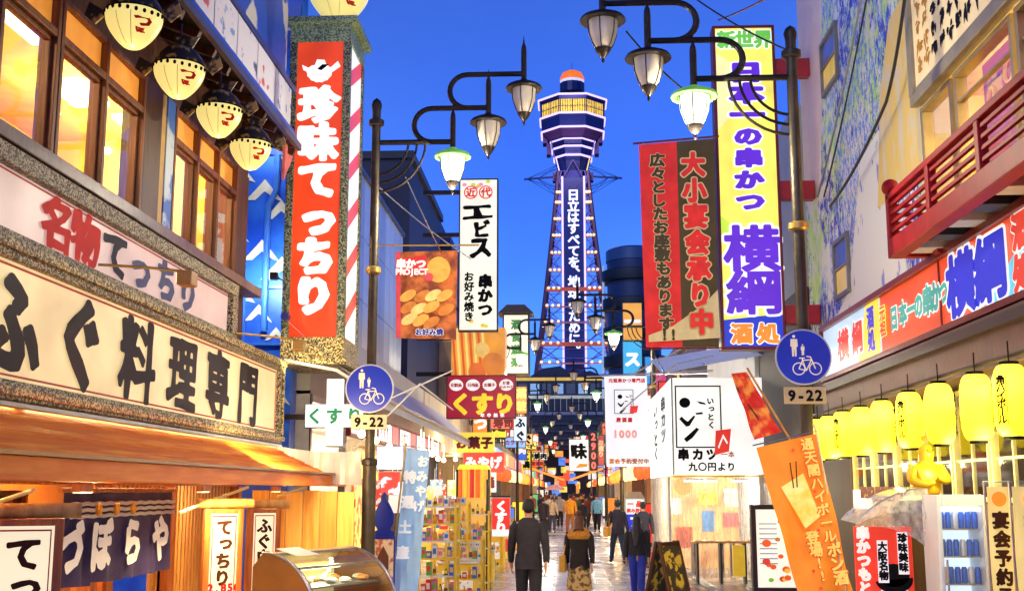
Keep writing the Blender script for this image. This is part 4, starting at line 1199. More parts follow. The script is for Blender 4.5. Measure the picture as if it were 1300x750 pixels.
    for i, z in enumerate(lv[1:-1]):
        h = half(z)
        m = redm if i in (6, 9) else mat('tower_warm_beam', (190, 120, 110), .5, .1, .2, .3, emit=.2)  # emission puts the glow of the beam lights into the steel colour
        for sx in (-1, 1):
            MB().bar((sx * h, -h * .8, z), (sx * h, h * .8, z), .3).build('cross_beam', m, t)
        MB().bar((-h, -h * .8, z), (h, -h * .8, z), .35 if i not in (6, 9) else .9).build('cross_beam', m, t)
        bl = MB()
        n = 4 + i // 2
        for sx in (-1, 1):
            for q in range(3):
                bl.sphere((sx * (wpx(16) + (h - wpx(16)) * (q + .5) / 3), -h * .8 - .5, z + .3), .34, 6, 4)
        o = bl.build('warm_beam_lights', emi('warm_bulb', (255, 214, 160), 1.8, 0), t); o['kind'] = 'stuff'
    for i in range(len(lv) - 1):
        za, zb_ = lv[i], lv[i + 1]; ha, hb = half(za), half(zb_)
        w = wpx(15)
        for sx in (-1, 1):
            for (a, b) in (((sx * ha, -ha * .8, za), (sx * w, -hb * .8, zb_)), ((sx * w, -ha * .8, za), (sx * hb, -hb * .8, zb_)), ((sx * ha, -ha * .8, za), (sx * hb, hb * .8, zb_)), ((sx * ha, ha * .8, za), (0, hb * .8, zb_))):
                MB().bar(a, b, .24).build('diagonal_brace', stl, t)
    co = MB(); hz = [zt, Z(330), Z(460)]
    co.v = [(sx * wpx(q_) , sy * 3.6, z) for z, q_ in ((zt, 12), (Z(330), 12), (Z(480), 12)) for sx, sy in ((-1, -1), (1, -1), (1, 1), (-1, 1))]
    for i in range(2):
        for k in range(4): k2 = (k + 1) % 4; co.face((i * 4 + k, i * 4 + k2, i * 4 + 4 + k2, i * 4 + 4 + k))
    co.build('inner_core', mat('violet_glow_core', (50, 46, 120), .5, .2, .3, .4, .2, emit=.12), t)  # added filler box; its emission stands in for the shaft's violet glow
    for i in range(22):
        z = zt - (zt - Z(470)) * i / 22; h = half(z)
        MB().bar((-h, -h * .78, z), (h, -h * .78, z), .13).build('ladder_beam', stl, t)
    # lettered panel with neon edges
    zp1, zp0 = Z(226, -5), Z(461, -5)
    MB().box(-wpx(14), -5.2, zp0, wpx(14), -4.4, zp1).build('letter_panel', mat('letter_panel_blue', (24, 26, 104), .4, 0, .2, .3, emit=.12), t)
    for s in (-1, 1): MB().bar((s * wpx(14), -5.3, zp0 - 1), (s * wpx(14.0), -5.3, zp1 + .3), .46).build('neon_edge', neon, t)
    wl_ = emi('tower_letter', (228, 232, 255), 1.5, 0)
    zz = Z(247, -5.5); st = (Z(247, -5.5) - Z(443, -5.5)) / 13.6
    y = zz
    for ch in '日立はすべてを、地球のために。':
        text(t, ch, .0, y, 2.9, wl_, True, b=.036, n=36, y=-5.3, name='letter')
        y -= st * (.7 if ch in '、' else 1)
    # V truss at the neck
    for s in (-1, 1):
        MB().bar((0, -5.2, Z(203, -5)), (s * wpx(12), -5.2, zp1 + .3), .22).build('neck_brace', rust, t)
        MB().bar((0, -5.2, Z(240, -5)), (s * wpx(10), -5.2, zp1 - 1), .2).build('neck_brace', rust, t)
    # side booms with stays
    for s in (-1, 1):
        zb2 = Z(226.5)
        MB().bar((s * 3.2, 0, zb2 + .5), (s * wpx(64), 0, zb2 - .1), .4).build('boom', navy, t)
        MB().box(s * 3.4, -1, zb2 - .9, s * 4.9, 1, zb2 + 1.2).build('boom_housing', rust, t)
        for (x0, z0) in ((3.6, Z(209)), (3.9, Z(214)), (3.6, Z(243)), (4.1, Z(248)), (3.8, Z(238))):
            for f in (.95, .72, .5)[:2]:
                MB().tube([(s * x0, 0, z0), (s * wpx(64) * f, 0, zb2)], .05, 4).build('stay_cable', navy, t)
    lamp('POINT', (0, -22, zb0 - 4), 9000, (.7, .6, 1), 2, parent=t)
    for z_ in (12, 34, 58): lamp('POINT', (0, 0, z_), 16000, (.8, .55, 1), 2, parent=t)
    return t


tower()

# ================================================================== RIGHT: big eatery with the lantern row
XR = 4.0


def YR(px, X=XR, py=500): return onX(px, py, X).y


rb = thing('lantern_row_eatery', 'right-hand eatery with mural side wall, red balcony level and a row of yellow lanterns', 'building', (4.3, 0, 0), 'R')   # local x = -Y
mural = bpy.data.materials.new('spray_mural'); mural.use_nodes = True
def _mural():
    n = mural.node_tree.nodes; l = mural.node_tree.links; p = n['Principled BSDF']; p.inputs['Roughness'].default_value = .6
    tc = n.new('ShaderNodeTexCoord')
    def noise(s, d, off=(0, 0, 0), st=(1, 1, 1), r=.6):
        mp = n.new('ShaderNodeMapping'); mp.inputs['Location'].default_value = off; mp.inputs['Scale'].default_value = st
        t = n.new('ShaderNodeTexNoise'); t.inputs['Scale'].default_value = s; t.inputs['Detail'].default_value = d; t.inputs['Roughness'].default_value = r
        l.new(tc.outputs['Object'], mp.inputs[0]); l.new(mp.outputs[0], t.inputs['Vector']); return t.outputs['Fac']
    def rampf(fac, a, b):
        r = n.new('ShaderNodeMapRange'); r.inputs[1].default_value = a; r.inputs[2].default_value = b; l.new(fac, r.inputs[0]); return r.outputs[0]
    def mul(a, b):
        m = n.new('ShaderNodeMath'); m.operation = 'MULTIPLY'; l.new(a, m.inputs[0]); l.new(b, m.inputs[1]); return m.outputs[0]
    def mixc(f, a, col):
        m = n.new('ShaderNodeMix'); m.data_type = 'RGBA'; l.new(f, m.inputs[0])
        if isinstance(a, tuple): m.inputs[6].default_value = a
        else: l.new(a, m.inputs[6])
        m.inputs[7].default_value = col; return m.outputs[2]
    c = mixc(rampf(noise(.5, 3), .45, .6), srgb(246, 246, 226), srgb(240, 232, 240))
    c = mixc(mul(rampf(noise(.6, 4, (3, 1, 2)), .46, .52), rampf(noise(5, 6, (0, 0, 1), (1, 1, .4)), .42, .55)), c, srgb(206, 240, 120))
    c = mixc(mul(rampf(noise(.55, 4, (8, 1, 5)), .45, .50), rampf(noise(10, 8, (1, 0, 1), (1, 1, .5), .8), .49, .53)), c, srgb(84, 150, 236))
    c = mixc(mul(rampf(noise(.7, 4, (2, 7, 9)), .52, .56), rampf(noise(6, 8, (4, 0, 1), (1, 1, .5), .8), .48, .52)), c, srgb(34, 56, 200))
    c = mixc(mul(rampf(noise(.5, 3, (7, 7, 1)), .46, .52), rampf(noise(11, 8, (4, 3, 1), (1, 1, 1), .8), .55, .57)), c, srgb(60, 66, 90))
    l.new(c, p.inputs['Base Color'])
    b = n.new('ShaderNodeBump'); b.inputs['Strength'].default_value = .2; l.new(noise(14, 4), b.inputs['Height']); l.new(b.outputs[0], p.inputs['Normal'])
_mural()
ye = 20.3
MB().box(-ye, 0, 4.2, -13.47, .25, 11.5).build('mural_wall', mural, rb)
MB().box(-ye, .25, 0, -ye + .2, 5, 11.5).build('far_end_wall', mat('pale_pink_plaster', (222, 196, 196), .7, 0, .1, 2, .2), rb)
MB().box(-13.55, 0.01, 7.35, -3, .25, 11.5).build('upper_wall', mat('cream_plaster', (222, 206, 176), .7, 0, .1, 2, .2), rb)
# mural figures: pink upper field, pale mountain, ochre field
for nm, m, pts in (('pink_mural_field', mat('pale_mauve_paint', (246, 216, 206), .6, 0, .1, 2), [(-20.28, 7.2), (-19.1, 7.0), (-18.6, 8.4), (-18.2, 11.5), (-20.28, 11.5)]),
                   ('white_mountain', mat('white_mural_paint', (244, 244, 240), .6, rgb2=(150, 150, 222), thr=(.60, .63), scale=3, stretch=(1, 1, .5)), [(-19.2, 4.3), (-17.4, 4.9), (-16.4, 6.6), (-15.4, 6.75), (-14.6, 5.2), (-14.4, 4.3)]),
                   ('ochre_mural_field', mat('ochre_mural_paint', (238, 208, 120), .6, rgb2=(226, 214, 190), thr=(.5, .62), scale=4, stretch=(1, 1, .4)), [(-15.6, 5.7), (-13.62, 5.7), (-13.62, 8.1), (-14.6, 8.0), (-15.2, 7.2)]),
                   ('blue_mural_streak', mat('blue_mural_paint', (40, 84, 176), .6, 0, .2, 4), [(-15.9, 10.0), (-15.6, 9.2), (-15.2, 9.3), (-15.1, 11.5), (-16.0, 11.5)]),
                   ('gold_mural_streak', mat('gold_mural_paint', (222, 160, 40), .6, 0, .2, 4), [(-14.4, 8.6), (-14.1, 9.4), (-13.57, 8.7), (-13.57, 11), (-14.2, 10.4)])):
    _mk = globals().get('_mk', 0) + 1
    MB().prism(pts, -.006 - .004 * _mk, .001).build(nm, m, rb)


def wall_window(a, b, z0, z1, parent, lit=(230, 190, 90), ry=None):
    f = MB(); w = .07
    f.box(a - w, -.06, z0 - w, b + w, .0, z0); f.box(a - w, -.06, z1, b + w, .0, z1 + w); f.box(a - w, -.059, z0, a, .0, z1); f.box(b, -.059, z0, b + w, .0, z1)
    f.box(a, -.05, (z0 + z1) / 2 - .02, b, -.02, (z0 + z1) / 2 + .02)
    fo = f.build('window', mat('grey_window_frame', (120, 116, 108), .4, .3), parent, bev=.005)
    MB().box(a, -.02, z0, b, -.014, (z0 + z1) / 2 - .02).build('pane', emi('amber_window', lit, .55, .3), fo)
    MB().box(a, -.02, (z0 + z1) / 2 + .02, b, -.014, z1).build('pane', mat('violet_window', (90, 96, 160), .15, 0, .2, 2, 0, emit=.15), fo)


for px0, px1, pya, pyb in ((1046, 1064, 45, 108), (1063, 1079, 305, 372)):
    pa, pb = onX(px0, (pya + pyb) / 2, 4.3), onX(px1, (pya + pyb) / 2, 4.3)
    zt = onX((px0 + px1) / 2, pya, 4.3).z; zl = onX((px0 + px1) / 2, pyb, 4.3).z
    wall_window(-pa.y, -pb.y, zl, zt, rb)

# upper dining level with windows
uw = MB(); uw.box(-13.6, -.05, 4.3, -13.45, .3, 11.5)
uw.build('corner_trim', mat('pale_stone_trim', (206, 196, 160), .5, 0, .1, 4), rb)
MB().box(-13.45, 2.6, 4.2, -3, 2.7, 6.6).build('room_back_wall', mat('yellow_room_wall', (236, 200, 96), .7, 0, .2, 1.5), rb)
MB().box(-13.45, 0, 6.55, -3, 2.7, 6.65).build('room_ceiling', mat('yellow_room_ceiling', (232, 206, 130), .7), rb)
MB().box(-13.45, .0, 4.1, -3, 2.7, 4.2).build('room_floor', WOODO, rb)
MB().box(-13.6, .26, 4.1, -13.46, 2.7, 7.3).build('room_side_wall', MATS['yellow_room_wall'], rb)
for x in (-12.3, -10.6, -8.5): MB().box(x - .5, 1.0, 6.5, x + .5, 1.3, 6.548).build('ceiling_light', cl, rb)
for x in (-12, -9.8, -8): lamp('POINT', (x, 1.2, 6.1), 130, (1, .74, .3), .2, parent=rb)
pinkc = mat('pink_printed_curtain', (206, 110, 130), .7, rgb2=(236, 180, 120), thr=(.55, .62), scale=3, emit=.3)
zfrm = lambda: None
wins = [(-13.4, -12.35), (-12.25, -10.6), (-10.5, -8.8), (-8.7, -7.0)]
for i, (a, b) in enumerate(wins):
    f = MB(); w = .06; z0, z1 = 4.35, 6.38
    f.box(a, -.06, z0, b, .08, z0 + w); f.box(a, -.06, z1 - w, b, .08, z1); f.box(a, -.058, z0 + w, a + w, .078, z1 - w); f.box(b - w, -.058, z0 + w, b, .078, z1 - w)
    if i: f.box(a + w, -.03, z1 - .35, b - w, .03, z1 - .32)
    fo = f.build('window', mat('tan_aluminium', (176, 156, 104), .35, .5), rb, bev=.005)
    MB().box(a + w, 0, z0 + w, b - w, .006, z1 - w).build('pane', GLASS, fo)
    if i: MB().box(a + .1 + (.3 if i == 1 else 0), .12, z0, b - .08, .13, z1 - .06).build('curtain', pinkc, rb)
for (x, z, r) in ((-11.6, 5.9, .09), (-11.1, 6.0, .12), (-10.9, 5.75, .08), (-9.9, 5.9, .12), (-9.3, 6.05, .1)):
    MB().tube([(x + r * math.cos(a), .1, z + r * math.sin(a)) for a in [2 * PI * k / 16 for k in range(16)]], .02, 5, closed=True).build('curtain_ring_print', mat('gold_print', (240, 190, 90), .5, emit=.5), rb)

# calligraphy board: dense brush marks, not readable
cb = thing('calligraphy_board', 'cream framed board packed with small dark brush marks in the top right corner', 'sign', (4.2, 0, 0), 'R')
MB().box(-13.45, 0.0, 6.55, -3, .06, 9.8).build('panel', mat('aged_cream_panel', (236, 214, 168), .6, 0, .12, 3, .1, emit=.25), cb)
f = MB(); f.box(-13.5, -.05, 6.42, -3, .08, 6.55); f.box(-13.52, -.05, 6.551, -13.38, .08, 9.9); f.box(-13.37, -.02, 6.57, -3, -.0, 6.62)
f.build('frame', mat('grey_board_frame', (150, 140, 116), .4, .2, .15, 6), cb, bev=.01)
br_ = random.Random(5); col = 0
while col < 16:
    xx = -13.16 + col * .27; mb = MB(); z = 9.6
    while z > 6.78:
        for k in range(7):
            if br_.random() < .5:
                x0, z0 = xx + br_.uniform(-.09, .02), z + br_.uniform(-.06, .08); dx, dz = br_.uniform(.05, .16), br_.uniform(-.04, .04)
            else:
                x0, z0 = xx + br_.uniform(-.08, .08), z + br_.uniform(0, .09); dx, dz = br_.uniform(-.06, .06), br_.uniform(-.18, -.06)
            w = br_.uniform(.014, .028); L = math.hypot(dx, dz); nx, nz_ = -dz / L * w, dx / L * w; y = -.003 - .0007 * k
            mb.poly([(x0 - nx, y, z0 - nz_), (x0 + dx * .5 - nx * 1.5, y, z0 + dz * .5 - nz_ * 1.5 + .006), (x0 + dx, y, z0 + dz), (x0 + dx * .5 + nx * 1.5, y, z0 + dz * .5 + nz_ * 1.5 + .006), (x0 + nx, y, z0 + nz_)])
        z -= .23
    o = mb.build('brush_marks', BLACK if col > 1 else mat('ochre_ink', (190, 140, 60), .6, bump=0), cb); o['kind'] = 'stuff'; col += 1

# red balcony
bal = thing('red_balcony', 'bright red lacquered balcony with ball-topped corner post', 'balcony', (3.6, 0, 0), 'R')
LR = mat('red_lacquer', (168, 18, 22), .5, 0, .15, 4, .1, spec=.3, dirt=.2)
ybE = 12.6
MB().box(-ybE, -.06, 4.40, -3, .1, 4.60).build('fascia_beam', LR, bal, bev=.01)
MB().box(-ybE, .1, 4.40, -ybE + .12, .7, 4.6).build('end_beam', LR, bal, bev=.01)
MB().box(-ybE + .12, .1, 4.53, -3, .75, 4.58).build('floor_deck', LR, bal)
for i in range(15):
    x = -12.3 + i * .62
    MB().box(x, .1, 4.40, x + .3, .7, 4.50).build('joist', [mat('joist_white', (220, 216, 206), .5), mat('joist_dark', (44, 54, 56), .5)][i % 2], bal)
for k, z in enumerate((4.67, 4.77, 4.87, 4.97)):
    MB().box(-ybE, -.03, z, -3, .01, z + .04).build('rail', LR, bal, bev=.005)
    MB().box(-ybE + .0, .012, z, -ybE + .04, .7, z + .04).build('side_rail', LR, bal)
MB().box(-ybE, -.05, 5.05, -3, .03, 5.12).build('top_rail', LR, bal, bev=.01)
for i in range(7):
    x = -ybE + .02 + i * 1.4
    MB().box(x - .05, -.05, 4.60, x + .05, .04, 5.14 if i == 0 else 5.05).build('post', LR, bal, bev=.008)
MB().sphere((-ybE + .02, 0, 5.20), .095, 16, 10).build('post_ball', LR, bal, smooth=True)
MB().box(-12.2, .3, 4.36, -12.05, .7, 4.40).build('bracket', LR, bal)

# long lit sign band
bs = thing('band_signboard', 'long orange-red lit sign band with blue and teal writing above the yellow lanterns', 'sign', (4.0, 0, 0), 'R')
xa, xb = -18.1, -3.5; z0, z1 = 3.58, 4.36
bandpm = emi('band_vermilion', (232, 78, 34), .9, .15)
MB().box(xa + .05, .02, z0 + .03, xb, .12, z1 - .03).build('panel', bandpm, bs)
x_of = lambda px, py=380: -onX(px, py, 4.0).y
wp0, wp1 = x_of(1046, 450), x_of(1097, 425)
MB().box(xa + .05, .012, z0 + .03, x_of(1117, 420), .019, z1 - .03).build('pale_blue_panel', emi('band_pale_blue', (190, 220, 246), .95), bs)
MB().prism([(x_of(1088, 440), z0 + .03), (x_of(1116, 430), z0 + .03), (x_of(1116, 410), z1 - .03), (x_of(1100, 430), z1 - .03)], .006, .0115).build('yellow_panel', emi('band_yellow', (252, 220, 70), .95), bs)
MB().prism([(x_of(1245, 380), z0 + .03), (x_of(1300, 380), z0 + .03), (x_of(1340, 380), z1 - .1), (x_of(1300, 350), z0 + .5)], .012, .019).build('cyan_panel', emi('band_cyan', (90, 196, 226), .9), bs)
f = MB(); f.box(xa, -.05, z1 - .03, xb, .2, z1 + .05); f.box(xa, -.05, z0 - .04, xb, .2, z0 + .03); f.box(xa, -.049, z0 + .03, xa + .05, .19, z1 - .03)
f.build('frame', mat('maroon_frame', (120, 36, 34), .35, .3), bs, bev=.006)
MB().box(x_of(1194, 400), .008, z0 + .03, x_of(1192.5, 400), .0195, z1 - .03).build('panel_joint', MATS['maroon_frame'], bs)
teal = emi('band_teal', (70, 170, 160), .85); bb2 = emi('band_blue', (30, 50, 214), .8); rr2 = emi('band_red', (226, 60, 40), .9)
zc_ = (z0 + z1) / 2
for ch, px, sz, m, sx, b in (('横', 1069, .46, rr2, 1.5, .04), ('綱', 1087, .46, rr2, 1.3, .035), ('日', 1135, .30, teal, 1.1, .06), ('本', 1146.5, .30, teal, 1.1, .06), ('一', 1157, .30, teal, 1.0, .06), ('の', 1167, .30, teal, 1.1, .06), ('串', 1179, .34, teal, 1.1, .06), ('か', 1190, .34, teal, 1.05, .06), ('つ', 1200, .30, teal, .9, .06), ('横', 1222, .66, bb2, 1.3, .05), ('綱', 1260, .66, bb2, 1.3, .045), ('酒', 1305, .34, rr2, 1.3, .06)):
    text(bs, ch, x_of(px, 400), zc_ + (.19 if ch == '酒' else 0), sz, m, b=b, n=64 if sz > .5 else 44, y=.0, sx=sx, outline=(WHITEL, .05), name='character')
text(bs, '処', x_of(1303, 400), zc_ - .18, .34, rr2, b=.06, y=0, sx=1.3, outline=(WHITEL, .05), name='character')
text(bs, '酒処', x_of(1106, 430), zc_ + .17, .30, bb2, True, b=.05, n=36, y=0, sx=1.2, name='characters')
text(bs, '元祖', x_of(1122, 430), zc_ + .14, .2, rr2, True, b=.03, n=28, y=0, sx=1.4, outline=(YELL, .07), name='characters')

# fascia, soffit, shop front under the band
MB().box(-18.0, -.35, 3.02, -3, .3, 3.52).build('brown_fascia', mat('maroon_brown_fascia', (96, 62, 54), .4, 0, .2, 3, .2, dirt=.2), rb, bev=.01)
MB().box(-18.0, -.42, 3.36, -3, -.351, 3.46).build('dark_gutter', mat('dark_gutter', (50, 30, 34), .4, .3), rb)
MB().box(-18.0, .3, 3.5, -3, 3, 4.25).build('mezzanine', mat('soffit_brown', (110, 78, 50), .5), rb)
MB().box(-18, 2.2, 0, -3, 2.3, 3.5).build('shop_back_wall', mat('olive_interior', (110, 92, 40), .7, 0, .3, 1.5), rb)
MB().box(-18, .0, 0, -17.85, 2.2, 3.02).build('shop_end_wall', mat('brown_side', (90, 66, 44), .6), rb)
MB().box(-20.28, .0, 0, -18.01, .2, 4.19).build('lower_side_wall', mat('dark_timber_side', (70, 52, 40), .6, 0, .25, 3), rb)
# front lattice with glass
for i in range(11):
    x = -17.8 + i * 1.15
    f = MB(); w = .05; za, zb_ = 1.78, 2.98
    f.box(x, .0, za, x + 1.1, .08, za + w); f.box(x, .0, zb_ - w, x + 1.1, .08, zb_); f.box(x, .001, za + w, x + w, .079, zb_ - w); f.box(x + 1.1 - w, .001, za + w, x + 1.1, .079, zb_ - w)
    f.box(x + w, .02, za + .42, x + 1.1 - w, .06, za + .45); f.box(x + .53, .021, za + w, x + .56, .059, zb_ - w)
    fo = f.build('window', mat('cream_window_frame', (226, 214, 150), .4), rb, bev=.004)
    MB().box(x + w, .035, za + w, x + 1.1 - w, .04, zb_ - w).build('pane', GLASS, fo)
    MB().box(x, .0, 0.0, x + 1.1, .12, 1.76).build('front_panel', mat('shop_front_panel', (150, 104, 56), .4, 0, .2, 2), rb)
for x in (-15, -12, -9.2): lamp('POINT', (x, 1.2, 2.7), 16, (1, .8, .4), .2, parent=rb)

# yellow lantern row
def lantern_paper():
    if 'yellow_lantern_paper' in MATS: return MATS['yellow_lantern_paper']
    m = mat('yellow_lantern_paper', (255, 240, 60), .6, 0, .06, 8, .15, emit=.36, ecol=(255, 230, 40))
    n = m.node_tree.nodes; l = m.node_tree.links
    p = n['Principled BSDF']; tr = n.new('ShaderNodeBsdfTranslucent'); tr.inputs[0].default_value = srgb(255, 250, 120)
    ad = n.new('ShaderNodeAddShader'); o = [q for q in n if q.type == 'OUTPUT_MATERIAL'][0]
    l.new(p.outputs[0], ad.inputs[0]); l.new(tr.outputs[0], ad.inputs[1]); l.new(ad.outputs[0], o.inputs[0])
    return m


def lantern(lab):
    t = thing('paper_lantern', lab, 'lantern', (0, 0, 0), 'R', 'yellow paper lanterns hung under the brown fascia')
    rr = .145
    prof = [(.075, -.30), (.105, -.285), (rr * .93, -.22), (rr, -.13), (rr * 1.02, 0), (rr, .13), (rr * .93, .22), (.105, .285), (.075, .30)]
    P2 = []
    for i in range(len(prof) - 1):
        for k in range(3):
            u = k / 3; r = prof[i][0] * (1 - u) + prof[i + 1][0] * u; z = prof[i][1] * (1 - u) + prof[i + 1][1] * u
            P2.append((r * (1.0 if k else .955), z))
    P2.append(prof[-1])
    MB().lathe(P2, 24).build('paper_shade', lantern_paper(), t, smooth=True)
    MB().lathe([(.078, -.325), (.078, -.295)], 16).build('ring', BLACK, t); MB().lathe([(.078, .295), (.078, .325)], 16).build('ring', BLACK, t)
    MB().tube([(0, 0, .32), (0, 0, .5)], .006, 5).build('cord', BLACK, t)
    lb = MB()
    for k in range(4): pass
    MB().lathe([(.135, -.0), (.135, .0001)], 3).v
    lb.tube([(rr * 1.03 * math.sin(a), -rr * 1.03 * math.cos(a), z) for a, z in ((.42, .22), (.98, .22), (.98, -.22), (.42, -.22))], .004, 4, closed=True)
    lb.build('label_border', BLACK, t)
    tx = text(t, '角ハイボール', 0, .165, .082, BLACK, True, b=.045, n=26, y=0, step=.8)
    tx.location = (rr * 1.06 * math.sin(.7), -rr * 1.06 * math.cos(.7), 0); tx.rotation_euler = (0, 0, .7)
    lamp('POINT', (0, -.2, -.42), 26, (1, .86, .3), .12, parent=t)
    lamp('POINT', (0, -.03, .14), 1.3, (1, .88, .42), .03, parent=t)
    return t


L0 = lantern('yellow paper lantern at the right edge of the photo with black column of writing')
lx = [(1284, 508), (1240, 517), (1193, 525), (1155, 533), (1121, 541), (1094, 547), (1071, 551), (1053, 555), (1039, 558)]
names = ['second', 'third', 'fourth', 'fifth', 'sixth', 'seventh', 'eighth', 'ninth']
for i, (px, py) in enumerate(lx):
    p = onX(px, py, 3.72)
    if i == 0: L0.location = p
    else: dup(L0, loc=p, rz=SIDE['R'] + (0, 1.9, 2.4, 0, 1.7, 2.2, 0, 2.0, 1.5)[i], label='%s yellow paper lantern from the right edge of the row' % names[i - 1])
MB().tube([(-18, -.56, 3.02), (-3, -.56, 3.02)], .02, 6).build('lantern_rail', IRON, rb)

print('TRIS B', sum(len(o.data.polygons) for o in bpy.data.objects if o.type == 'MESH'))

# ================================================================== LEFT ROW beyond the orange tower
def simple_windows(t, xs, zs, w, h, m_p, m_f, y=-.0, side_mod=0):
    for x in xs:
        for z in zs:
            f = MB(); e = .05
            f.box(x - e, y - .05, z - e, x + w + e, y, z); f.box(x - e, y - .05, z + h, x + w + e, y, z + h + e); f.box(x - e, y - .049, z, x, y, z + h); f.box(x + w, y - .049, z, x + w + e, y, z + h)
            fo = f.build('window', m_f, t)
            MB().box(x, y - .02, z, x + w, y - .012, z + h).build('pane', m_p, fo)


gb = thing('grey_panel_building', 'pale grey panelled building flank behind the left street lamp', 'building', (-4.45, 17.3, 0), 'L')
gp = mat('pale_grey_panel', (186, 196, 206), .35, .2, .15, .8, .1, dirt=.15)
MB().box(0, 0.03, 4.6, 13.5, 5, 8.75).build('wall', mat('grey_wall_joint', (110, 116, 124), .5), gb)
MB().box(0, .03, 0, .2, 5, 4.6).build('end_wall', gp, gb)
for i in range(18):
    for j in range(3):
        MB().box(i * .75 + .01, 0, 4.6 + j * 1.39, i * .75 + .735, .03, 4.6 + j * 1.39 + 1.37).build('wall_panel', mat('grey_panel_%d' % (i * 3 % 4), [(206, 212, 206), (222, 226, 216), (232, 236, 224), (190, 198, 200)][i * 3 % 4], .35, .2, .15, .8, .1), gb)
MB().box(-.05, -.06, 8.74, 13.5, .2, 8.84).build('parapet_cap', IRON, gb)
MB().tube([(0.9, -.06, 4.6), (0.9, -.06, 8.7)], .05, 8).build('downpipe', STEEL, gb, smooth=True)

db = thing('dark_slate_building', 'dark slate building with flat roof behind the white brush-lettered sign', 'building', (-5.0, 36, 0), 'F')
dk = mat('dark_slate_wall', (40, 40, 60), .6, 0, .25, .4, .2)
MB().box(-8, 0, 0, 0, 9, 12.7).build('wall', dk, db)
MB().box(-8.1, -.12, 12.5, .12, 9, 12.75).build('parapet', mat('dark_coping', (28, 26, 36), .5), db)
for z in (9.2, 6.6): MB().box(-8, -.08, z, .05, 0, z + .22).build('cornice', MATS['dark_coping'], db)
simple_windows(db, (-1.9, -3.6), (9.9, 7.3), 1.1, 1.2, mat('dusk_window', (50, 66, 120), .1, 0, .2, 1, 0), MATS['dark_coping'])
db2 = thing('navy_brick_building', 'navy building with stepped roof further down the lane on the left', 'building', (-4.7, 46, 0), 'F')
MB().box(-7, 0, 0, 0, 14, 12.2).build('wall', mat('navy_brick', (38, 56, 120), .6, 0, .3, 1.2, .3), db2)
MB().box(-7, 2, 12.2, -.8, 14, 13.6).build('roof_house', mat('navy_brick2', (34, 46, 104), .6, 0, .3, 1.2, .3), db2)
for z in (4.8, 7.2, 9.6, 11.6): MB().box(-7, -.12, z, .08, 14, z + .18).build('floor_band', mat('band_dark', (24, 30, 66), .5), db2)

# striped golden shop
gs = thing('golden_billboard', 'golden orange-striped lit billboard with round glowing ornaments behind the crimson signboard', 'billboard', (-4.5, 31, 0), 'F')
x0 = onY(573, 450, 31).x + 4.5; x1 = onY(641, 450, 31).x + 4.5
zt = onY(600, 416, 31).z; zb = onY(600, 490, 31).z
MB().box(x0, 0, zb, x1, 1.0, zt).build('wall', emi('golden_front', (250, 170, 70), .75, .3), gs)
for i in range(8):
    a = x0 + .12 + i * .115
    MB().prism([(a - .12, zt - .02), (a - .06, zt - .02), (a + .06, zb + .02), (a, zb + .02)], -.03, 0).build('stripe', emi('stripe_%d' % (i % 2), [(226, 96, 30), (252, 224, 120)][i % 2], .9), gs)
for k, (px, py, r, c) in enumerate([(628, 432, .16, (240, 160, 60)), (626, 462, .2, (236, 140, 60)), (606, 472, .16, (240, 120, 50)), (612, 444, .13, (246, 200, 110))]):
    q = onY(px, py, 31); MB().sphere((q.x + 4.5, -.02, q.z), r * 1.6, 14, 8, (1, .25, 1)).build('round_ornament', emi('ornament_glow_%d' % k, c, .85, .3), gs, smooth=True)
for z in (zb + .3, zt - .3): MB().box(.4, .3, z, x0, .42, z + .12).build('bracket_beam', IRON, gs)

# vertical lantern-box sign with a small roof
t, W, H = panel_sign('roofed_vertical_sign', 'cream vertical lit sign under a small dark roof right of the golden shop', 638, 398, 672, 475, 38, FB, emi('sign_cream_green', (246, 240, 206), .95, .15), .8, .05)
MB().prism([(-.15, H), (W + .15, H), (W * .5 + .3, H + .28), (W * .5 - .3, H + .28)], -.15, .95).build('roof', mat('dark_roof', (48, 38, 36), .5), t)
for i in range(4): text(t, '酒処鳥源'[i] if False else '酒食遊楽'[i], W * .5, H * .82 - i * .42, .34, mat('green_print', (60, 120, 60), .5, emit=.3, bump=0), b=.05, n=28, y=.01, name='character')
# small vertical signs lower down
for (a, lab, txt, pm, tm) in (((655, 490, 669, 525, 40), 'small orange and yellow vertical sign below the roofed sign', '薬粧', ORAL, YELL), ((652, 528, 669, 560, 40), 'small pale blue vertical sign with navy writing over the far awning', 'ふぐ', emi('backlit_ice', (206, 232, 250), 1.0), NAVYINK)):
    t, W, H = panel_sign('vertical_sign', lab, *a, FB, pm, .2, .02)
    text(t, txt, W / 2, H * .74, .34, tm, True, b=.06, n=28, y=.01, step=1.3, name='characters')

# pharmacy building with long awning
ph = thing('pharmacy_building', 'bright open-fronted pharmacy below the long grey awning', 'building', (-3.9, 17.4, 0), 'L')
MB().box(0, 2.2, 0, 14, 2.3, 3.4).build('back_wall', emi('shop_bright_wall', (250, 226, 190), .55, .35), ph)
MB().box(0, 0, 3.35, 14, 2.3, 4.6).build('upper_wall', mat('pale_fascia_wall', (200, 196, 190), .5, 0, .1, 1), ph)
MB().box(0, .0, 0, .1, 2.2, 3.4).build('side_wall', mat('shop_side', (220, 214, 206), .6), ph)
MB().box(0.1, 0.0, 3.25, 14, 2.2, 3.35).build('shop_ceiling', WHITE, ph)
for i in range(6): MB().box(.6 + i * 2.2, .8, 3.18, 2.2 + i * 2.2, 1.0, 3.249).build('ceiling_light', cl, ph)
for i in range(4): lamp('POINT', (1.6 + i * 3.5, .7, 2.9), 220, (1, .84, .6), .3, parent=ph)
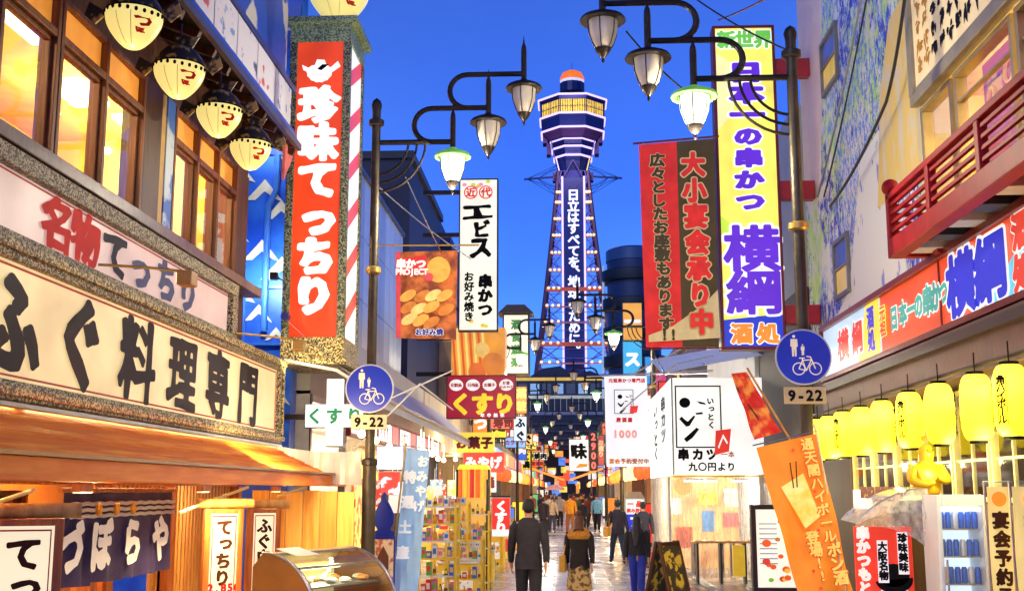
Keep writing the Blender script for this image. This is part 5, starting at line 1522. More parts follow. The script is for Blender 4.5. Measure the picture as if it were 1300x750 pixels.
for i in range(5): MB().box(i * 2.8 + .02, -.02, 0, i * 2.8 + .14, .1, 3.35).build('post', IRON, ph)

aw = thing('long_awning', 'long pale grey retractable awning sloping out over the lane on the left', 'awning', (-3.9, 15.9, 0), 'L')
clm = mat('awning_cloth', (206, 206, 222), .5, 0, .12, .6, .2, dirt=.12)
sec = 10
for i in range(sec):
    a, b = i * 2.0 + .02, (i + 1) * 2.0 - .02
    mb = MB(); N = 8
    for k in range(N + 1):
        u = k / N
        for x in (a, b):
            mb.v.append((x, 0.1 - 1.36 * u, 4.32 - 1.1 * u - .04 * math.sin(u * PI)))
    for k in range(N): mb.face((2 * k, 2 * k + 1, 2 * k + 3, 2 * k + 2))
    mb.poly([(a, -1.26, 3.22), (b, -1.26, 3.22), (b, -1.27, 3.06), (a, -1.27, 3.06)])
    mb.build('cloth_section', clm, aw, smooth=True)
MB().tube([(0, -1.27, 3.21), (20, -1.27, 3.21)], .035, 8).build('front_tube', STEEL, aw, smooth=True)
MB().tube([(0, .06, 4.32), (20, .06, 4.32)], .06, 8).build('roller', mat('navy_roller', (40, 50, 120), .4), aw, smooth=True)
for x in (0.02, 6.6, 13.3, 19.9):
    MB().tube([(x, .05, 3.7), (x, -.7, 3.55), (x, -1.25, 3.2)], .025, 6).build('folding_arm', WHITE, aw, smooth=True)
# guy wires / thin bars in front of the awning
for i, (a, b) in enumerate([((440, 580), (533, 487)), ((533, 487), (575, 520)), ((497, 505), (575, 470))]):
    p, q = onY(*a, 16.0), onY(*b, 16.6)
    tag(MB().tube([p, q], .012, 5).build('thin_bar', WHITE), ['pale thin bar rising from the left lamp post toward the awning', 'pale thin bar sloping down onto the awning', 'pale thin bar running up to the crimson signboard'][i], 'bar')

# red-framed lit fascia signs under the awning
for i in range(5):
    y = 17.6 + i * 2.6
    t = thing('fascia_sign', ['nearest red-edged white lit fascia sign under the grey awning', 'second red-edged white fascia sign under the grey awning', 'third red-edged white fascia sign under the grey awning', 'fourth red-edged white fascia sign under the grey awning', 'farthest red-edged white fascia sign under the grey awning'][i], 'sign', (-3.3, y, 2.72), 'L', 'fascia signs under the awning')
    MB().box(0, 0, 0, 2.5, .1, .42).build('frame', mat('deep_red_frame', (150, 24, 34), .4), t, bev=.01)
    MB().box(.05, -.006, .05, 1.55, -.001, .37).build('panel', emi('fascia_white', (246, 246, 250), 1.0), t)
    MB().box(1.62, -.006, .05, 2.45, -.001, .37).build('panel', emi('fascia_rose', (226, 120, 130), .8), t)
    text(t, 'くすり', .35, .21, .26, MATS['deep_red_frame'], b=.05, n=26, y=-.01, step=1.3, name='characters')

# light blue nobori flag
def nobori(name, lab, quad, Y, m, txts, tm, size, pole=True, outline=None, grp='tall cloth flags', pole_dx=-.02):
    a = onY(*quad[0], Y); b = onY(*quad[1], Y); c = onY(*quad[2], Y); d = onY(*quad[3], Y)
    o = V((a.x, Y, a.z)); t = thing(name, lab, 'flag', o, 'F', grp)
    mb = MB(); N = 10; R = 24
    for j in range(R + 1):
        v = j / R
        for k in range(N + 1):
            u = k / N; p = ((a - o) * (1 - u) + (b - o) * u) * (1 - v) + ((d - o) * (1 - u) + (c - o) * u) * v
            mb.v.append((p.x, p.y + .035 * math.sin(u * 7 + v * 9) * (.3 + v) + .015 * math.sin(u * 19 - v * 14), p.z))
    for j in range(R):
        for k in range(N): q = j * (N + 1) + k; mb.face((q, q + N + 1, q + N + 2, q + 1))
    mb.build('cloth', m, t, smooth=True)
    for (s, u, v0, sz, stp) in txts:
        zz = 0; L = (d - a).length
        for i, ch in enumerate(s):
            v = v0 + i * sz * stp / L
            p = ((a - o) * (1 - u) + (b - o) * u) * (1 - v) + ((d - o) * (1 - u) + (c - o) * u) * v
            text(t, ch, p.x, p.z, sz, tm, b=.05, n=34, y=-.05, outline=outline, name='character')
    return t, a - o, b - o, c - o, d - o


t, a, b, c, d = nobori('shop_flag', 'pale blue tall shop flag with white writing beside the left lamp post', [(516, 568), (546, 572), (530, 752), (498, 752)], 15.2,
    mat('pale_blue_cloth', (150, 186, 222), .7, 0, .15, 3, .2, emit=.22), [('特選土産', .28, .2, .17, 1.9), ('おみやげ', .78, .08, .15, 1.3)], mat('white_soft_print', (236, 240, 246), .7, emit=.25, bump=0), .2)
MB().tube([V((a.x - .01, .01, a.z + .06)), V((d.x - .1, .01, -2.4))], .013, 6).build('pole', mat('bamboo_pole', (206, 170, 96), .5), t, smooth=True)
MB().tube([V((a.x - .05, .01, a.z + .03)), V((b.x + .03, .01, b.z + .03))], .009, 6).build('top_rod', STEEL, t)

# ornamental blue board with a pointed top
t = thing('poster_stand', 'deep blue board cut like a pointed jar above a framed cathedral-shaped poster', 'sign', onY(487, 680, 14.9), 'F')
jar = [(-.14, 0), (-.14, .05), (-.08, .08), (-.13, .16), (-.125, .28), (-.07, .40), (-.025, .47), (-.02, .5), (-.03, .52), (0, .56), (.03, .52), (.02, .5), (.025, .47), (.07, .40), (.125, .28), (.13, .16), (.08, .08), (.14, .05), (.14, 0)]
MB().prism(jar[::-1], 0, .03).build('jar_top', mat('deep_blue_board', (16, 36, 140), .4, 0, .15, 3, 0, emit=.15), t)
MB().box(-.15, 0, -1.6, .15, .04, -.001).build('board', MATS['deep_blue_board'], t)
MB().box(-.13, -.008, -.62, .13, -.001, -.04).build('poster', mat('tan_poster', (226, 196, 150), .6, rgb2=(180, 90, 60), thr=(.5, .6), scale=9, emit=.3), t)
MB().prism([(-.07, -.42), (.07, -.42), (.07, -.25), (.0, -.12), (-.07, -.25)][::-1], -.013, -.009).build('arch_print', mat('brown_arch', (110, 60, 40), .6, emit=.1), t)
MB().box(-.13, -.014, -.62, .13, -.0085, -.5).build('red_strip', mat('red_strip', (196, 50, 40), .6, emit=.3), t)

# wall posters behind the left post, above the blue board
t, W, H = panel_sign('wall_poster', 'red and white wall poster glimpsed between left lamp post and pale blue flag', 480, 598, 508, 628, 18, WHITE, mat('poster_mix', (236, 120, 100), .6, rgb2=(240, 236, 240), thr=(.5, .55), scale=5, emit=.5), .04, .01)
t, W, H = panel_sign('wall_poster', 'lilac-white wall poster high beside the left lamp post', 478, 566, 512, 596, 18.5, WHITE, mat('poster_mix2', (206, 206, 246), .6, rgb2=(252, 246, 240), thr=(.4, .6), scale=5, emit=.7), .04, .01)

# display racks and goods along the left shops
gc = [(226, 60, 50), (246, 226, 70), (240, 240, 236), (60, 110, 210), (246, 170, 50), (90, 170, 80), (226, 120, 160), (120, 70, 40), (250, 206, 140)]
GM = [mat('goods_colour_%d' % i, c, .45, 0, .25, 14, 0) for i, c in enumerate(gc)]
box_mesh = {}
gr_ = random.Random(21)
GN = 0


def goods_box(x, y, z, w, d, h, i, group, label):
    global GN
    key = (i % len(GM), round(w, 2), round(h, 2))
    if key not in box_mesh:
        o = (MB().lathe([(w * .42, 0), (w * .42, h * .62), (w * .16, h * .8), (w * .16, h)], 8) if i % 3 == 1 else MB().box(-w / 2, -d / 2, 0, w / 2, d / 2, h)); nb = len(o.f); o.box(-w / 2 + w * .15, -d / 2 - .003, h * .3, w / 2 - w * .15, -d / 2 - .0005, h * .75)
        me = bpy.data.meshes.new('goods_box'); me.from_pydata(o.v, [], o.f); me.materials.append(GM[i % len(GM)]); me.materials.append(GM[(i * 5 + 2) % len(GM)])
        for p in me.polygons: p.material_index = 1 if p.index >= nb else 0
        box_mesh[key] = me
    ob = bpy.data.objects.new('goods_box', box_mesh[key]); COL.objects.link(ob); ob.location = (x, y, z); ob.rotation_euler = (0, 0, gr_.uniform(-.15, .15))
    tag(ob, label, 'box', group); GN += 1
    return ob


YF = mat('yellow_rack_paint', (246, 206, 50), .45, 0, .1, 5)


RK = [('right of the pale blue', 'rack right of the blue flag'), ('low yellow', 'low yellow rack'), ('middle rack', 'middle rack of mixed goods'), ('farther rack', 'farther rack of mixed goods'), ('behind the nearest', 'tall rack behind the nearest counter'), ('sweets stall', 'tall rack near the sweets stall'), ('farthest counters', 'tall rack by the farthest counters')]
CN = ['red', 'yellow', 'white', 'blue', 'orange', 'green', 'pink', 'brown', 'cream']


def rack(x, y, w, d, h, shelves, lab, fill=.8, rz=0.0, glab='small packaged goods standing on the rack shelves', grp='packaged goods on the racks'):
    t = thing('display_rack', lab, 'rack', (x, y, 0), 'F', 'display racks of the left shops')
    for (a, b) in ((0, 0), (w, 0), (0, d), (w, d)): MB().box(a - .02, b - .02, 0, a + .02, b + .02, h).build('upright', YF, t)
    for k in range(shelves):
        z = .12 + (h - .2) * k / (shelves - 1)
        MB().box(-.01, -.01, z, w + .01, d + .01, z + .025).build('shelf', YF if k % 2 else WHITE, t)
        n = int(w / .085)
        for i in range(n):
            if gr_.random() < fill and z < h - .02 or k == shelves - 1 and gr_.random() < .7:
                ci = gr_.randrange(9)
                goods_box(x + .05 + i * .085, y + .09, z + .026, .072, .11, gr_.choice((.1, .13, .16, .19)), ci, grp, '%s package on the %s shelf of the %s' % (CN[ci], ['lowest', 'second', 'third', 'fourth', 'fifth', 'sixth', 'seventh'][k], next(v for q, v in RK if q in lab)))
    return t


pA = onY(526, 660, 17.5)
rack(pA.x, 17.5, .62, .5, 1.72, 7, 'tall yellow rack full of small packages right of the pale blue flag', .95)
rack(onY(566, 700, 19.5).x, 19.5, .6, .5, 1.15, 4, 'low yellow rack in front of the pharmacy with red-topped packs', .9)
rack(onY(575, 700, 23).x, 23, .7, .5, 1.5, 5, 'middle rack of mixed goods deeper along the pharmacy front', .9)
rack(onY(592, 690, 27.5).x, 27.5, .8, .5, 1.3, 4, 'farther rack of mixed goods along the pharmacy front', .85)
rack(onY(548, 700, 21.2).x, 21.2, .65, .45, 1.7, 6, 'tall yellow rack of small packages behind the nearest yellow counter', .95)
rack(onY(583, 690, 26).x, 26, .6, .45, 1.65, 6, 'tall yellow rack of small packages near the sweets stall', .9)
rack(onY(600, 690, 31).x, 31, .8, .45, 1.6, 5, 'tall yellow rack of small packages by the farthest counters', .9)
bl_ = random.Random(8)
for k in range(10):
    y = 17.2 + k * 1.55
    o = MB().sphere((0, 0, 0), .06, 12, 8).tube([(0, 0, .05), (0, 0, .38)], .008, 5).build('hanging_bulb', emi('bare_bulb', (255, 238, 200), 7.0, 0), loc=(-3.0 + bl_.uniform(-.15, .25), y, 2.68 + bl_.uniform(-.05, .05)), smooth=True)
    tag(o, '%s bare glowing bulb under the long grey awning, counting from the near end' % ['first', 'second', 'third', 'fourth', 'fifth', 'sixth', 'seventh', 'eighth', 'ninth', 'tenth'][k], 'bulb', 'bare bulbs under the long awning')
for k in range(12):
    y = 17.0 + k * 1.2; z = 2.05 + bl_.uniform(-.1, .15); h = bl_.uniform(.35, .6)
    o = MB().box(-.14, -.01, -h, .14, .01, 0).tube([(0, 0, 0), (0, 0, .35)], .006, 4).build('hanging_card', mat('hang_card_%d' % (k % 4), [(240, 80, 60), (250, 236, 120), (246, 246, 240), (120, 170, 230)][k % 4], .5, rgb2=(250, 246, 236), thr=(.5, .54), scale=9, emit=.45), loc=(-2.75 + bl_.uniform(-.2, .15), y, z))
    tag(o, '%s price card, %s along the pharmacy front counting from the near end' % (['red', 'yellow', 'white', 'pale blue'][k % 4], ['first', 'second', 'third', 'fourth', 'fifth', 'sixth', 'seventh', 'eighth', 'ninth', 'tenth', 'eleventh', 'twelfth'][k]), 'card', 'price cards hanging at the pharmacy')
for k in range(3):
    p = onY((604, 616, 606)[k], (560, 585, 610)[k], 31.4)
    o = thing('wall_sign', ['upper lit sign on the end wall past the long awning', 'middle lit sign on the end wall past the long awning', 'lower lit sign on the end wall past the long awning'][k], 'sign', (p.x - .6, 31.5, p.z - .3), 'F', 'signs on the end wall')
    MB().box(0, 0, 0, 1.1, .08, .55).build('panel', emi('wallsign_%d' % k, [(250, 220, 80), (232, 70, 50), (250, 246, 230)][k], .95), o)
    text(o, ['お菓子', 'みやげ', 'たこ焼'][k], .2, .27, .33, [MATS['dark_red_frame'], WHITEL, MATS['dark_red_frame']][k], b=.06, n=26, y=-.01, step=1.05, name='characters')
# market counter crates
for k, (px, Y, w, h, c, lab) in enumerate([(556, 20.8, .7, .62, (246, 200, 60), 'yellow counter box standing in front of the pharmacy, nearest'), (590, 24.8, .6, .6, (250, 214, 80), 'pale yellow counter box beside the hand basket'), (604, 29, .7, .8, (240, 190, 60), 'deep yellow counter box under the red vertical banner'), (618, 33, .7, .7, (250, 220, 110), 'cream-yellow counter box farthest along the pharmacy front'), (628, 39, .8, .8, (236, 170, 60), 'amber counter box near the second left street lamp')]):
    p = onY(px, 700, Y)
    t = thing('counter_box', lab, 'counter', (p.x, Y, 0), 'F', 'yellow counters of the left shops')
    MB().box(0, 0, 0, w, .6, h).build('body', mat('counter_yellow_%d' % k, c, .4, 0, .12, 3, emit=.12), t, bev=.015)
    MB().box(-.03, -.03, h, w + .03, .63, h + .04).build('top', WHITE, t, bev=.008)
    MB().box(.08, -.012, h * .3, w - .08, -.001, h * .8).build('price_panel', mat('price_panel_%d' % (k % 2), [(240, 240, 236), (226, 70, 50)][k % 2], .5, rgb2=(200, 60, 50), thr=(.6, .62), scale=9, emit=.3), t)
    for j in range(6): goods_box(p.x + .07 + j * .1, Y + .15, h + .041, .085, .12, gr_.choice((.1, .16, .22)), (j * 2 + k) % 9, 'packaged goods on the counters', '%s package standing on the %s' % (CN[(j * 2 + k) % 9], ' '.join(lab.split()[:10])))
# white wire basket
p = onY(572, 676, 21.5)
t = thing('wire_basket', 'white wire basket on the pharmacy display beside the low yellow rack', 'basket', (p.x, 21.5, p.z - .25), 'F')
bk = mat('white_wire', (240, 240, 244), .4, emit=.1)
for k in range(5):
    z = .0 + k * .07; e = .02 * k
    MB().tube([(-e, -e, z), (.5 + e, -e, z), (.5 + e, .35 + e, z), (-e, .35 + e, z)], .007, 4, closed=True).build('wire_ring', bk, t)
for k in range(11): MB().tube([(.05 * k, 0, 0), (.05 * k * 1.0, -.08, .28)], .005, 4).build('wire', bk, t)
MB().box(.02, .02, -.9, .48, .33, -.001).build('pedestal', WHITE, t)
# stall with yellow cloth roof
p = onY(582, 602, 24)
t = thing('sweets_stall', 'small stall with a bright yellow scalloped roof and hanging orange packets', 'stall', (p.x, 24, 0), 'F')
MB().prism([(0, 2.32), (.65, 2.32), (.6, 2.42), (.05, 2.42)], -.3, .4).build('yellow_roof', emi('stall_yellow', (255, 236, 60), .9), t, bev=.01)
for k in range(5): MB().tube([(.06 + .12 * k, -.28, 2.32), (.06 + .12 * k, -.28, 1.75)], .045, 6).build('hanging_packet', mat('packet_%d' % (k % 3), [(240, 110, 30), (250, 200, 60), (220, 50, 40)][k % 3], .4, emit=.35), t)
MB().box(0, .3, 0, .65, .35, 2.32).build('back_panel', emi('stall_back', (250, 190, 90), .7, .4), t)
for x in (0, .65): MB().box(x - .02, -.3, 0, x + .02, -.26, 2.32).build('upright', IRON, t)

# red vertical pharmacy banner on a pole
t, W, H = panel_sign('vertical_banner_sign', 'red vertical lit banner with white writing standing by the lane on the left', 624, 631, 648, 681, 23, WHITE, emi('banner_red', (232, 44, 30), .95), .06, .012)
MB().box(.012, .005, .012, W - .012, .0195, .14).build('white_foot', WHITEL, t)
text(t, 'くすり', W * .5, H - .17, .22, WHITEL, True, b=.07, n=36, y=.004, sx=1.1, step=.95, name='characters')
MB().tube([(-.08, .03, -1.0), (-.08, .03, H + .35)], .03, 8).build('pole', IRON, t, smooth=True)
MB().tube([(-.08, .03, H + .02), (W, .03, H + .02)], .012, 6).build('arm', IRON, t)
MB().lathe([(.2, 0), (.2, .05), (.03, .08)], 16, c=(-.08, .03, -1.19)).build('base', IRON, t)

# ================================================================== RIGHT: skewer shop with white lit box
p0 = onY(855, 600, 26)
bx, bz0, bz1 = p0.x, onY(855, 602, 26).z, onY(855, 480, 26).z
sk = thing('skewer_shop_building', 'white skewer shop with tent-like roof behind the orange flag', 'building', (bx, 26, 0), 'F')
MB().box(1.9, .2, 0, 6, 9, 6.6).build('wall', mat('pale_shop_wall', (206, 206, 206), .6, 0, .1, 1), sk)
tr = mat('white_tent_cloth', (240, 240, 244), .5, 0, .06, 1, .2, emit=.12)
rm = MB(); N = 10
for k in range(N + 1):
    u = k / N; rm.v += [(-.25 + 3.4 * u, -.5, bz1 + .06 + .55 * math.sin(u * 1.2)), (-.25 + 3.4 * u, 3, bz1 + .75 + .5 * math.sin(u * 1.2))]
for k in range(N): rm.face((2 * k, 2 * k + 2, 2 * k + 3, 2 * k + 1))
rm.build('tent_roof', tr, sk, smooth=True)
for x in (-.2, .7, 1.6, 2.6): MB().tube([(x, -.5, bz1 + .08 + .5 * math.sin((x + .25) / 3.4 * 1.2)), (x + .1, 3, bz1 + .8)], .02, 6).build('tent_pole', STEEL, sk, smooth=True)
t = thing('skewer_box_sign', 'large white lit corner box sign with framed black strokes and a red seal', 'sign', (bx, 25.9, bz0), 'F')
W, H = 2.7, bz1 - bz0
MB().box(0.01, 0.0, 0, W, .5, H).build('front_panel', emi('skewer_white', (252, 250, 244), 1.0, .1), t)
MB().box(-.02, -.0, -.02, 0.009, 7.0, H).build('side_panel', emi('skewer_side_white', (236, 242, 248), .92, .1), t)
MB().box(-.03, -.03, -.06, W, .5, -.021).build('gold_edge', mat('gold_edge_trim', (226, 190, 70), .35, .5), t)
MB().box(-.02, -.025, 0, .01, .0, H).build('corner_trim', mat('sage_trim', (150, 164, 140), .4), t)
f = MB(); fx0, fx1, fz0, fz1 = .06, 1.08, .58, 1.96; w = .03
f.box(fx0, -.012, fz0, fx1, -.001, fz0 + w); f.box(fx0, -.012, fz1 - w, fx1, -.001, fz1); f.box(fx0, -.0118, fz0 + w, fx0 + w, -.001, fz1 - w); f.box(fx1 - w, -.0118, fz0 + w, fx1, -.001, fz1 - w)
f.build('black_frame', BLACK, t)


def itto(t, s, ox, oz, y=-.016):
    pr = lambda pts: MB().prism([(ox + s * a, oz + s * b) for a, b in pts], y, y + .004).build('brush_stroke', BLACK, t)
    pr([(.1 + .13 * math.cos(a), .82 + .12 * math.sin(a)) for a in [-2 * PI * k / 16 for k in range(16)]])
    pr([(.38, .86), (.56, .82), (.6, .77), (.45, .79)][::-1])
    pr([(.02, .5), (.1, .42), (.16, .38), (.3, .52), (.34, .50), (.2, .28), (.12, .26), (-.04, .44)][::-1])
    pr([(.34, .58), (.5, .60), (.52, .55), (.36, .54)][::-1])
    pr([(.06, -.02), (.2, .1), (.36, .24), (.42, .20), (.26, -.0), (.12, -.1)][::-1])
    text(t, 'いっとく', ox + s * .70, oz + s * .86, s * .17, BLACK, True, b=.05, n=28, y=y, step=1.1, name='characters')


itto(t, .95, .18, .80)
MB().prism([(.9, .42), (1.22, .50), (1.28, 1.0), (.94, .96)][::-1], -.022, -.017).build('red_seal', emi('seal_red', (226, 50, 40), .95), t)
MB().prism([(.98, .6), (1.0, .56), (1.1, .8), (1.18, .66), (1.2, .7), (1.1, .88)][::-1], -.026, -.023).build('seal_mark', WHITEL, t)
text(t, '串カツ', .22, .44, .26, BLACK, b=.06, n=36, y=-.006, step=1.2, name='characters')
text(t, '一本', 1.12, .44, .15, mat('tan_ink', (190, 120, 70), .5, bump=0, emit=.3), b=.03, n=24, y=-.006, name='characters')
text(t, '九〇円より', .42, .17, .2, BLACK, b=.04, n=28, y=-.006, step=1.05, name='characters')
for yy, tx in ((4.6, 'いっとく'), (2.2, '串カツ')):
    sgt = text(t, tx, 0, 0, .34, BLACK, True, b=.05, n=28, y=0, sx=4.0, sz=1.1, name='side_characters')
    sgt.rotation_euler = (0, 0, -PI / 2); sgt.location = (-.032, yy, H * .80)

# banner of the same shop hung over the lane
t, W, H = banner('skewer_banner', 'white hanging banner with framed black strokes over the lane before the corner box sign', [(767, 477), (821, 477), (826, 592), (770, 592)], 29, [(0, 1, emi('banner_white', (246, 246, 250), .88, .08))])
itto(t, .46, .34, -.90, -.03)
f = MB(); f.box(.24, -.034, -.95, .72, -.03, -.935); f.box(.24, -.034, -.36, .72, -.03, -.345); f.box(.24, -.0338, -.935, .255, -.03, -.36); f.box(.705, -.0338, -.935, .72, -.03, -.36)
f.build('black_frame', BLACK, t)
text(t, '元祖串かつ専門店', .16, -.12, .11, RDP, b=.05, n=24, y=-.03, step=1.05, name='characters')
text(t, '居酒屋', .34, -1.10, .12, RDP, b=.05, n=24, y=-.03, step=1.2, name='characters')
text(t, '1000', .26, -1.45, .26, mat('pale_red_print', (226, 150, 140), .5, emit=.6, bump=0), b=.05, n=24, y=-.03, name='digits')
text(t, '宴会予約受付中', .16, -2.12, .135, mat('tan_ink', (0, 0, 0)), b=.05, n=24, y=-.03, step=1.05, name='characters')
MB().prism([(.62, -.95), (.80, -.92), (.84, -.75), (.64, -.76)][::-1], -.036, -.034).build('red_seal', emi('seal_red', (0, 0, 0)), t)
MB().tube([(-.1, 0, .03), (2.6, 0, .05)], .02, 6).build('top_rod', STEEL, t)

# clear plastic curtain enclosure
pc = thing('plastic_enclosure', 'clear plastic rain curtain lit from inside below the corner box sign', 'curtain', (bx - .12, 25.8, 0), 'F')
pm = glassy('clear_plastic_curtain', (255, 250, 240), .32, .12, .2)
for i in range(5):
    mb = MB(); a = i * .52; N = 10
    for j in range(2):
        for k in range(N + 1): mb.v.append((a + .515 * k / N, .03 * math.sin(k * 1.3 + i), [0.02, bz0 - .05][j]))
    for k in range(N): mb.face((k, k + 1, N + 2 + k, N + 1 + k))
    mb.build('plastic_strip', pm, pc, smooth=True)
for i in range(6):
    mb = MB(); a = i * .9; N = 10
    for j in range(2):
        for k in range(N + 1): mb.v.append((.03 * math.sin(k * 1.3 + i), a + .89 * k / N, [0.02, bz0 - .05][j]))
    for k in range(N): mb.face((k, k + 1, N + 2 + k, N + 1 + k))
    mb.build('plastic_strip', pm, pc, smooth=True)
MB().tube([(0, 0, 0), (0, 0, bz0 - .05)], .03, 8).build('post', WHITE, pc)
MB().tube([(2.6, 0, 0), (2.6, 0, bz0 - .05)], .03, 8).build('post', WHITE, pc)

for i_, (dx_, lab_) in enumerate(((.7, 'ceiling tube light inside the plastic curtain, nearer the corner'), (1.8, 'ceiling tube light inside the plastic curtain, deeper right'))):
    t = thing('tube_light', lab_, 'lamp', (bx + dx_, 27.0, bz0 - .12), 'F', 'tube lights behind the plastic curtain')
    MB().box(-.4, -.06, 0, .4, .06, .05).build('housing', WHITE, t); MB().box(-.38, -.04, -.03, .38, .04, -.001).build('tube', emi('tube_white', (255, 244, 220), 5.0), t)
    lamp('POINT', (0, 0, -.2), 260, (1, .86, .62), .15, parent=t)

t = thing('interior_partition', 'warm cream partition with an orange round mark seen through the plastic curtain', 'wall', (bx, 29.5, 0), 'F')
MB().box(0.05, 0, 0, 3.4, .05, 2.4).build('panel', mat('warm_cream_partition', (226, 186, 130), .6, rgb2=(190, 130, 90), thr=(.5, .7), scale=1.6), t)
MB().prism([(.55 + .22 * math.cos(a), 2.0 + .22 * math.sin(a)) for a in [-2 * PI * k / 20 for k in range(20)]], -.02, -.001).build('orange_mark', mat('orange_mark', (240, 120, 40), .5, emit=.4), t)
for k, (x, z, w, h, c) in enumerate(((.15, 1.3, .35, .4, (250, 250, 246)), (.9, 1.55, .5, .3, (250, 220, 90)), (1.0, .9, .3, .5, (90, 150, 220)), (1.55, 1.5, .4, .45, (252, 246, 230)), (2.1, 1.55, .35, .5, (120, 190, 120)), (2.55, 1.0, .4, .9, (240, 150, 60)), (.35, .5, .4, .5, (200, 90, 60)))):
    MB().box(x, -.02, z, x + w, -.001, z + h).build('menu_paper', mat('enclosure_paper_%d' % k, c, .6, rgb2=tuple(int(q * .7) for q in c), thr=(.5, .6), scale=12), t)
MB().box(1.5, -.02, 1.0, 2.4, -.001, 1.35).build('pink_notice', mat('pink_notice', (226, 110, 110), .5, emit=.3), t)
for i, (dx, dy) in enumerate(((.45, .9), (1.35, 1.0))):
    t = thing('wooden_table', ['wooden table inside the plastic curtain, nearer the corner', 'wooden table inside the plastic curtain, deeper right'][i], 'table', (bx + dx, 25.9 + dy, 0), 'F', 'tables behind the plastic curtain')
    MB().box(0, 0, .72, .75, .6, .76).build('tabletop', WOODY, t, bev=.005)
    for a in (.04, .68):
        for b in (.04, .53): MB().box(a, b, 0, a + .04, b + .04, .72).build('leg', IRON, t)
t = thing('outdoor_counter', 'narrow counter with dark frame legs in front of the plastic curtain', 'table', (bx + .3, 24.6, 0), 'F')
MB().box(0, 0, .82, 1.5, .35, .86).build('tabletop', WOODY, t, bev=.005)
for a in (.02, .5, 1.0, 1.44): MB().box(a, .02, 0, a + .04, .33, .82).build('leg', IRON, t)
MB().box(.75, -.02, .15, 1.0, 0.0, .78).build('yellow_notice', mat('yellow_notice', (240, 196, 50), .5, emit=.3), t)

# A-frame board
p = onY(848, 750, 18.5)
t = thing('a_frame_sign', 'dark wooden A-frame board with a yellow menu at the right of the lane', 'sign', (p.x, 18.5, 0), 'F', rz=.9)
for s in (-1, 1):
    f = MB()
    f.bar((-.26, s * .30, 0), (-.26, s * .02, 1.12), .05); f.bar((.26, s * .30, 0), (.26, s * .02, 1.12), .05); f.bar((-.24, s * .28, .1), (.24, s * .28, .1), .05); f.bar((-.24, s * .045, 1.08), (.24, s * .045, 1.08), .05)
    f.build('frame', WOODD, t, bev=.004)
    m = MB(); m.poly([(-.23, s * .265, .14), (.23, s * .265, .14), (.23, s * .06, 1.05), (-.23, s * .06, 1.05)]); m.build('board', mat('menu_board', (60, 52, 44), .6, rgb2=(214, 176, 60), thr=(.52, .56), scale=7, emit=.1), t)

# menu light board with black frame
t, W, H = panel_sign('menu_lightboard', 'black-framed lit menu board full of food pictures behind the orange flag', 953, 640, 1034, 752, 12.2, mat('black_frame', (30, 26, 26), .35, .2), emi('menu_white', (250, 244, 226), .95, .1), .12, .05)
mr_ = random.Random(9)
for k in range(26):
    x, z = mr_.uniform(.1, W - .1), mr_.uniform(.12, H - .12); r = mr_.uniform(.025, .05)
    MB().prism([(x + r * math.cos(a), z + r * .8 * math.sin(a)) for a in [-2 * PI * q / 10 for q in range(10)]], .012 - .0004 * k, .0195).build('dish_picture', emi('dish_%d' % (k % 5), [(226, 90, 40), (120, 180, 60), (240, 190, 60), (200, 60, 50), (190, 120, 60)][k % 5], .85), t)
for k in range(9): MB().box(.08, .01, H - .2 - k * .05, .26, .0195, H - .19 - k * .05).build('menu_line', mat('menu_line_blue', (110, 120, 170), .5, emit=.2, bump=0), t)

# orange flag
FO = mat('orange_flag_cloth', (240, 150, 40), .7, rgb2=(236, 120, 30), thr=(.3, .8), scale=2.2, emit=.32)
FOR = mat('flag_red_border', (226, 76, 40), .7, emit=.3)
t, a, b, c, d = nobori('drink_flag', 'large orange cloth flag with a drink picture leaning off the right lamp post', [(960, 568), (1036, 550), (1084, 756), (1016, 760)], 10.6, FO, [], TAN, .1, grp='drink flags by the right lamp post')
L = (d - a).length
def on(u, v): return (a * (1 - u) + b * u) * (1 - v) + (d * (1 - u) + c * u) * v
cup = [on(.2, .28), on(.62, .22), on(.72, .50), on(.42, .56)]
MB().prism([(q.x, q.z) for q in cup], -.058, -.054).build('drink_picture', mat('drink_yellow', (236, 196, 80), .6, emit=.4, rgb2=(250, 230, 150), thr=(.4, .7), scale=9), t)
MB().tube([on(.45, .14) + V((0, -.06, 0)), on(.40, .30) + V((0, -.06, 0))], .006, 4).build('straw_print', BRN, t)
MB().tube([on(.55, .14) + V((0, -.06, 0)), on(.46, .30) + V((0, -.06, 0))], .006, 4).build('straw_print', BRN, t)
fl = mat('flag_pale_print', (250, 196, 96), .7, emit=.45, bump=0); flb = mat('flag_shadow_print', (206, 96, 30), .7, emit=.2, bump=0)
for i, ch in enumerate('通天閣ハイボール'):
    q = on(.80, .05 + i * .082); text(t, ch, q.x, q.z, .115, fl, i > 6, b=.03, n=30, y=-.06, outline=(flb, .04), name='character', rot=.12)
for i, ch in enumerate('登場!!'):
    q = on(.5, .62 + i * .08); text(t, ch, q.x, q.z, .12, fl, b=.03, n=30, y=-.058, outline=(flb, .04), name='character', rot=.12)
for i, ch in enumerate('ポン酒'):
    q = on(.82, .71 + i * .085); text(t, ch, q.x, q.z, .13, fl, b=.04, n=30, y=-.058, outline=(flb, .04), name='character', rot=.12)
for k in range(9):
    q = on(mr_.uniform(.08, .9), mr_.uniform(.05, .95)); r = .022
    MB().prism([(q.x + r * (1 if j % 2 else .45) * math.cos(-2 * PI * j / 12), q.z + r * (1 if j % 2 else .45) * math.sin(-2 * PI * j / 12)) for j in range(12)], -.052, -.05).build('star_print', FOR, t)
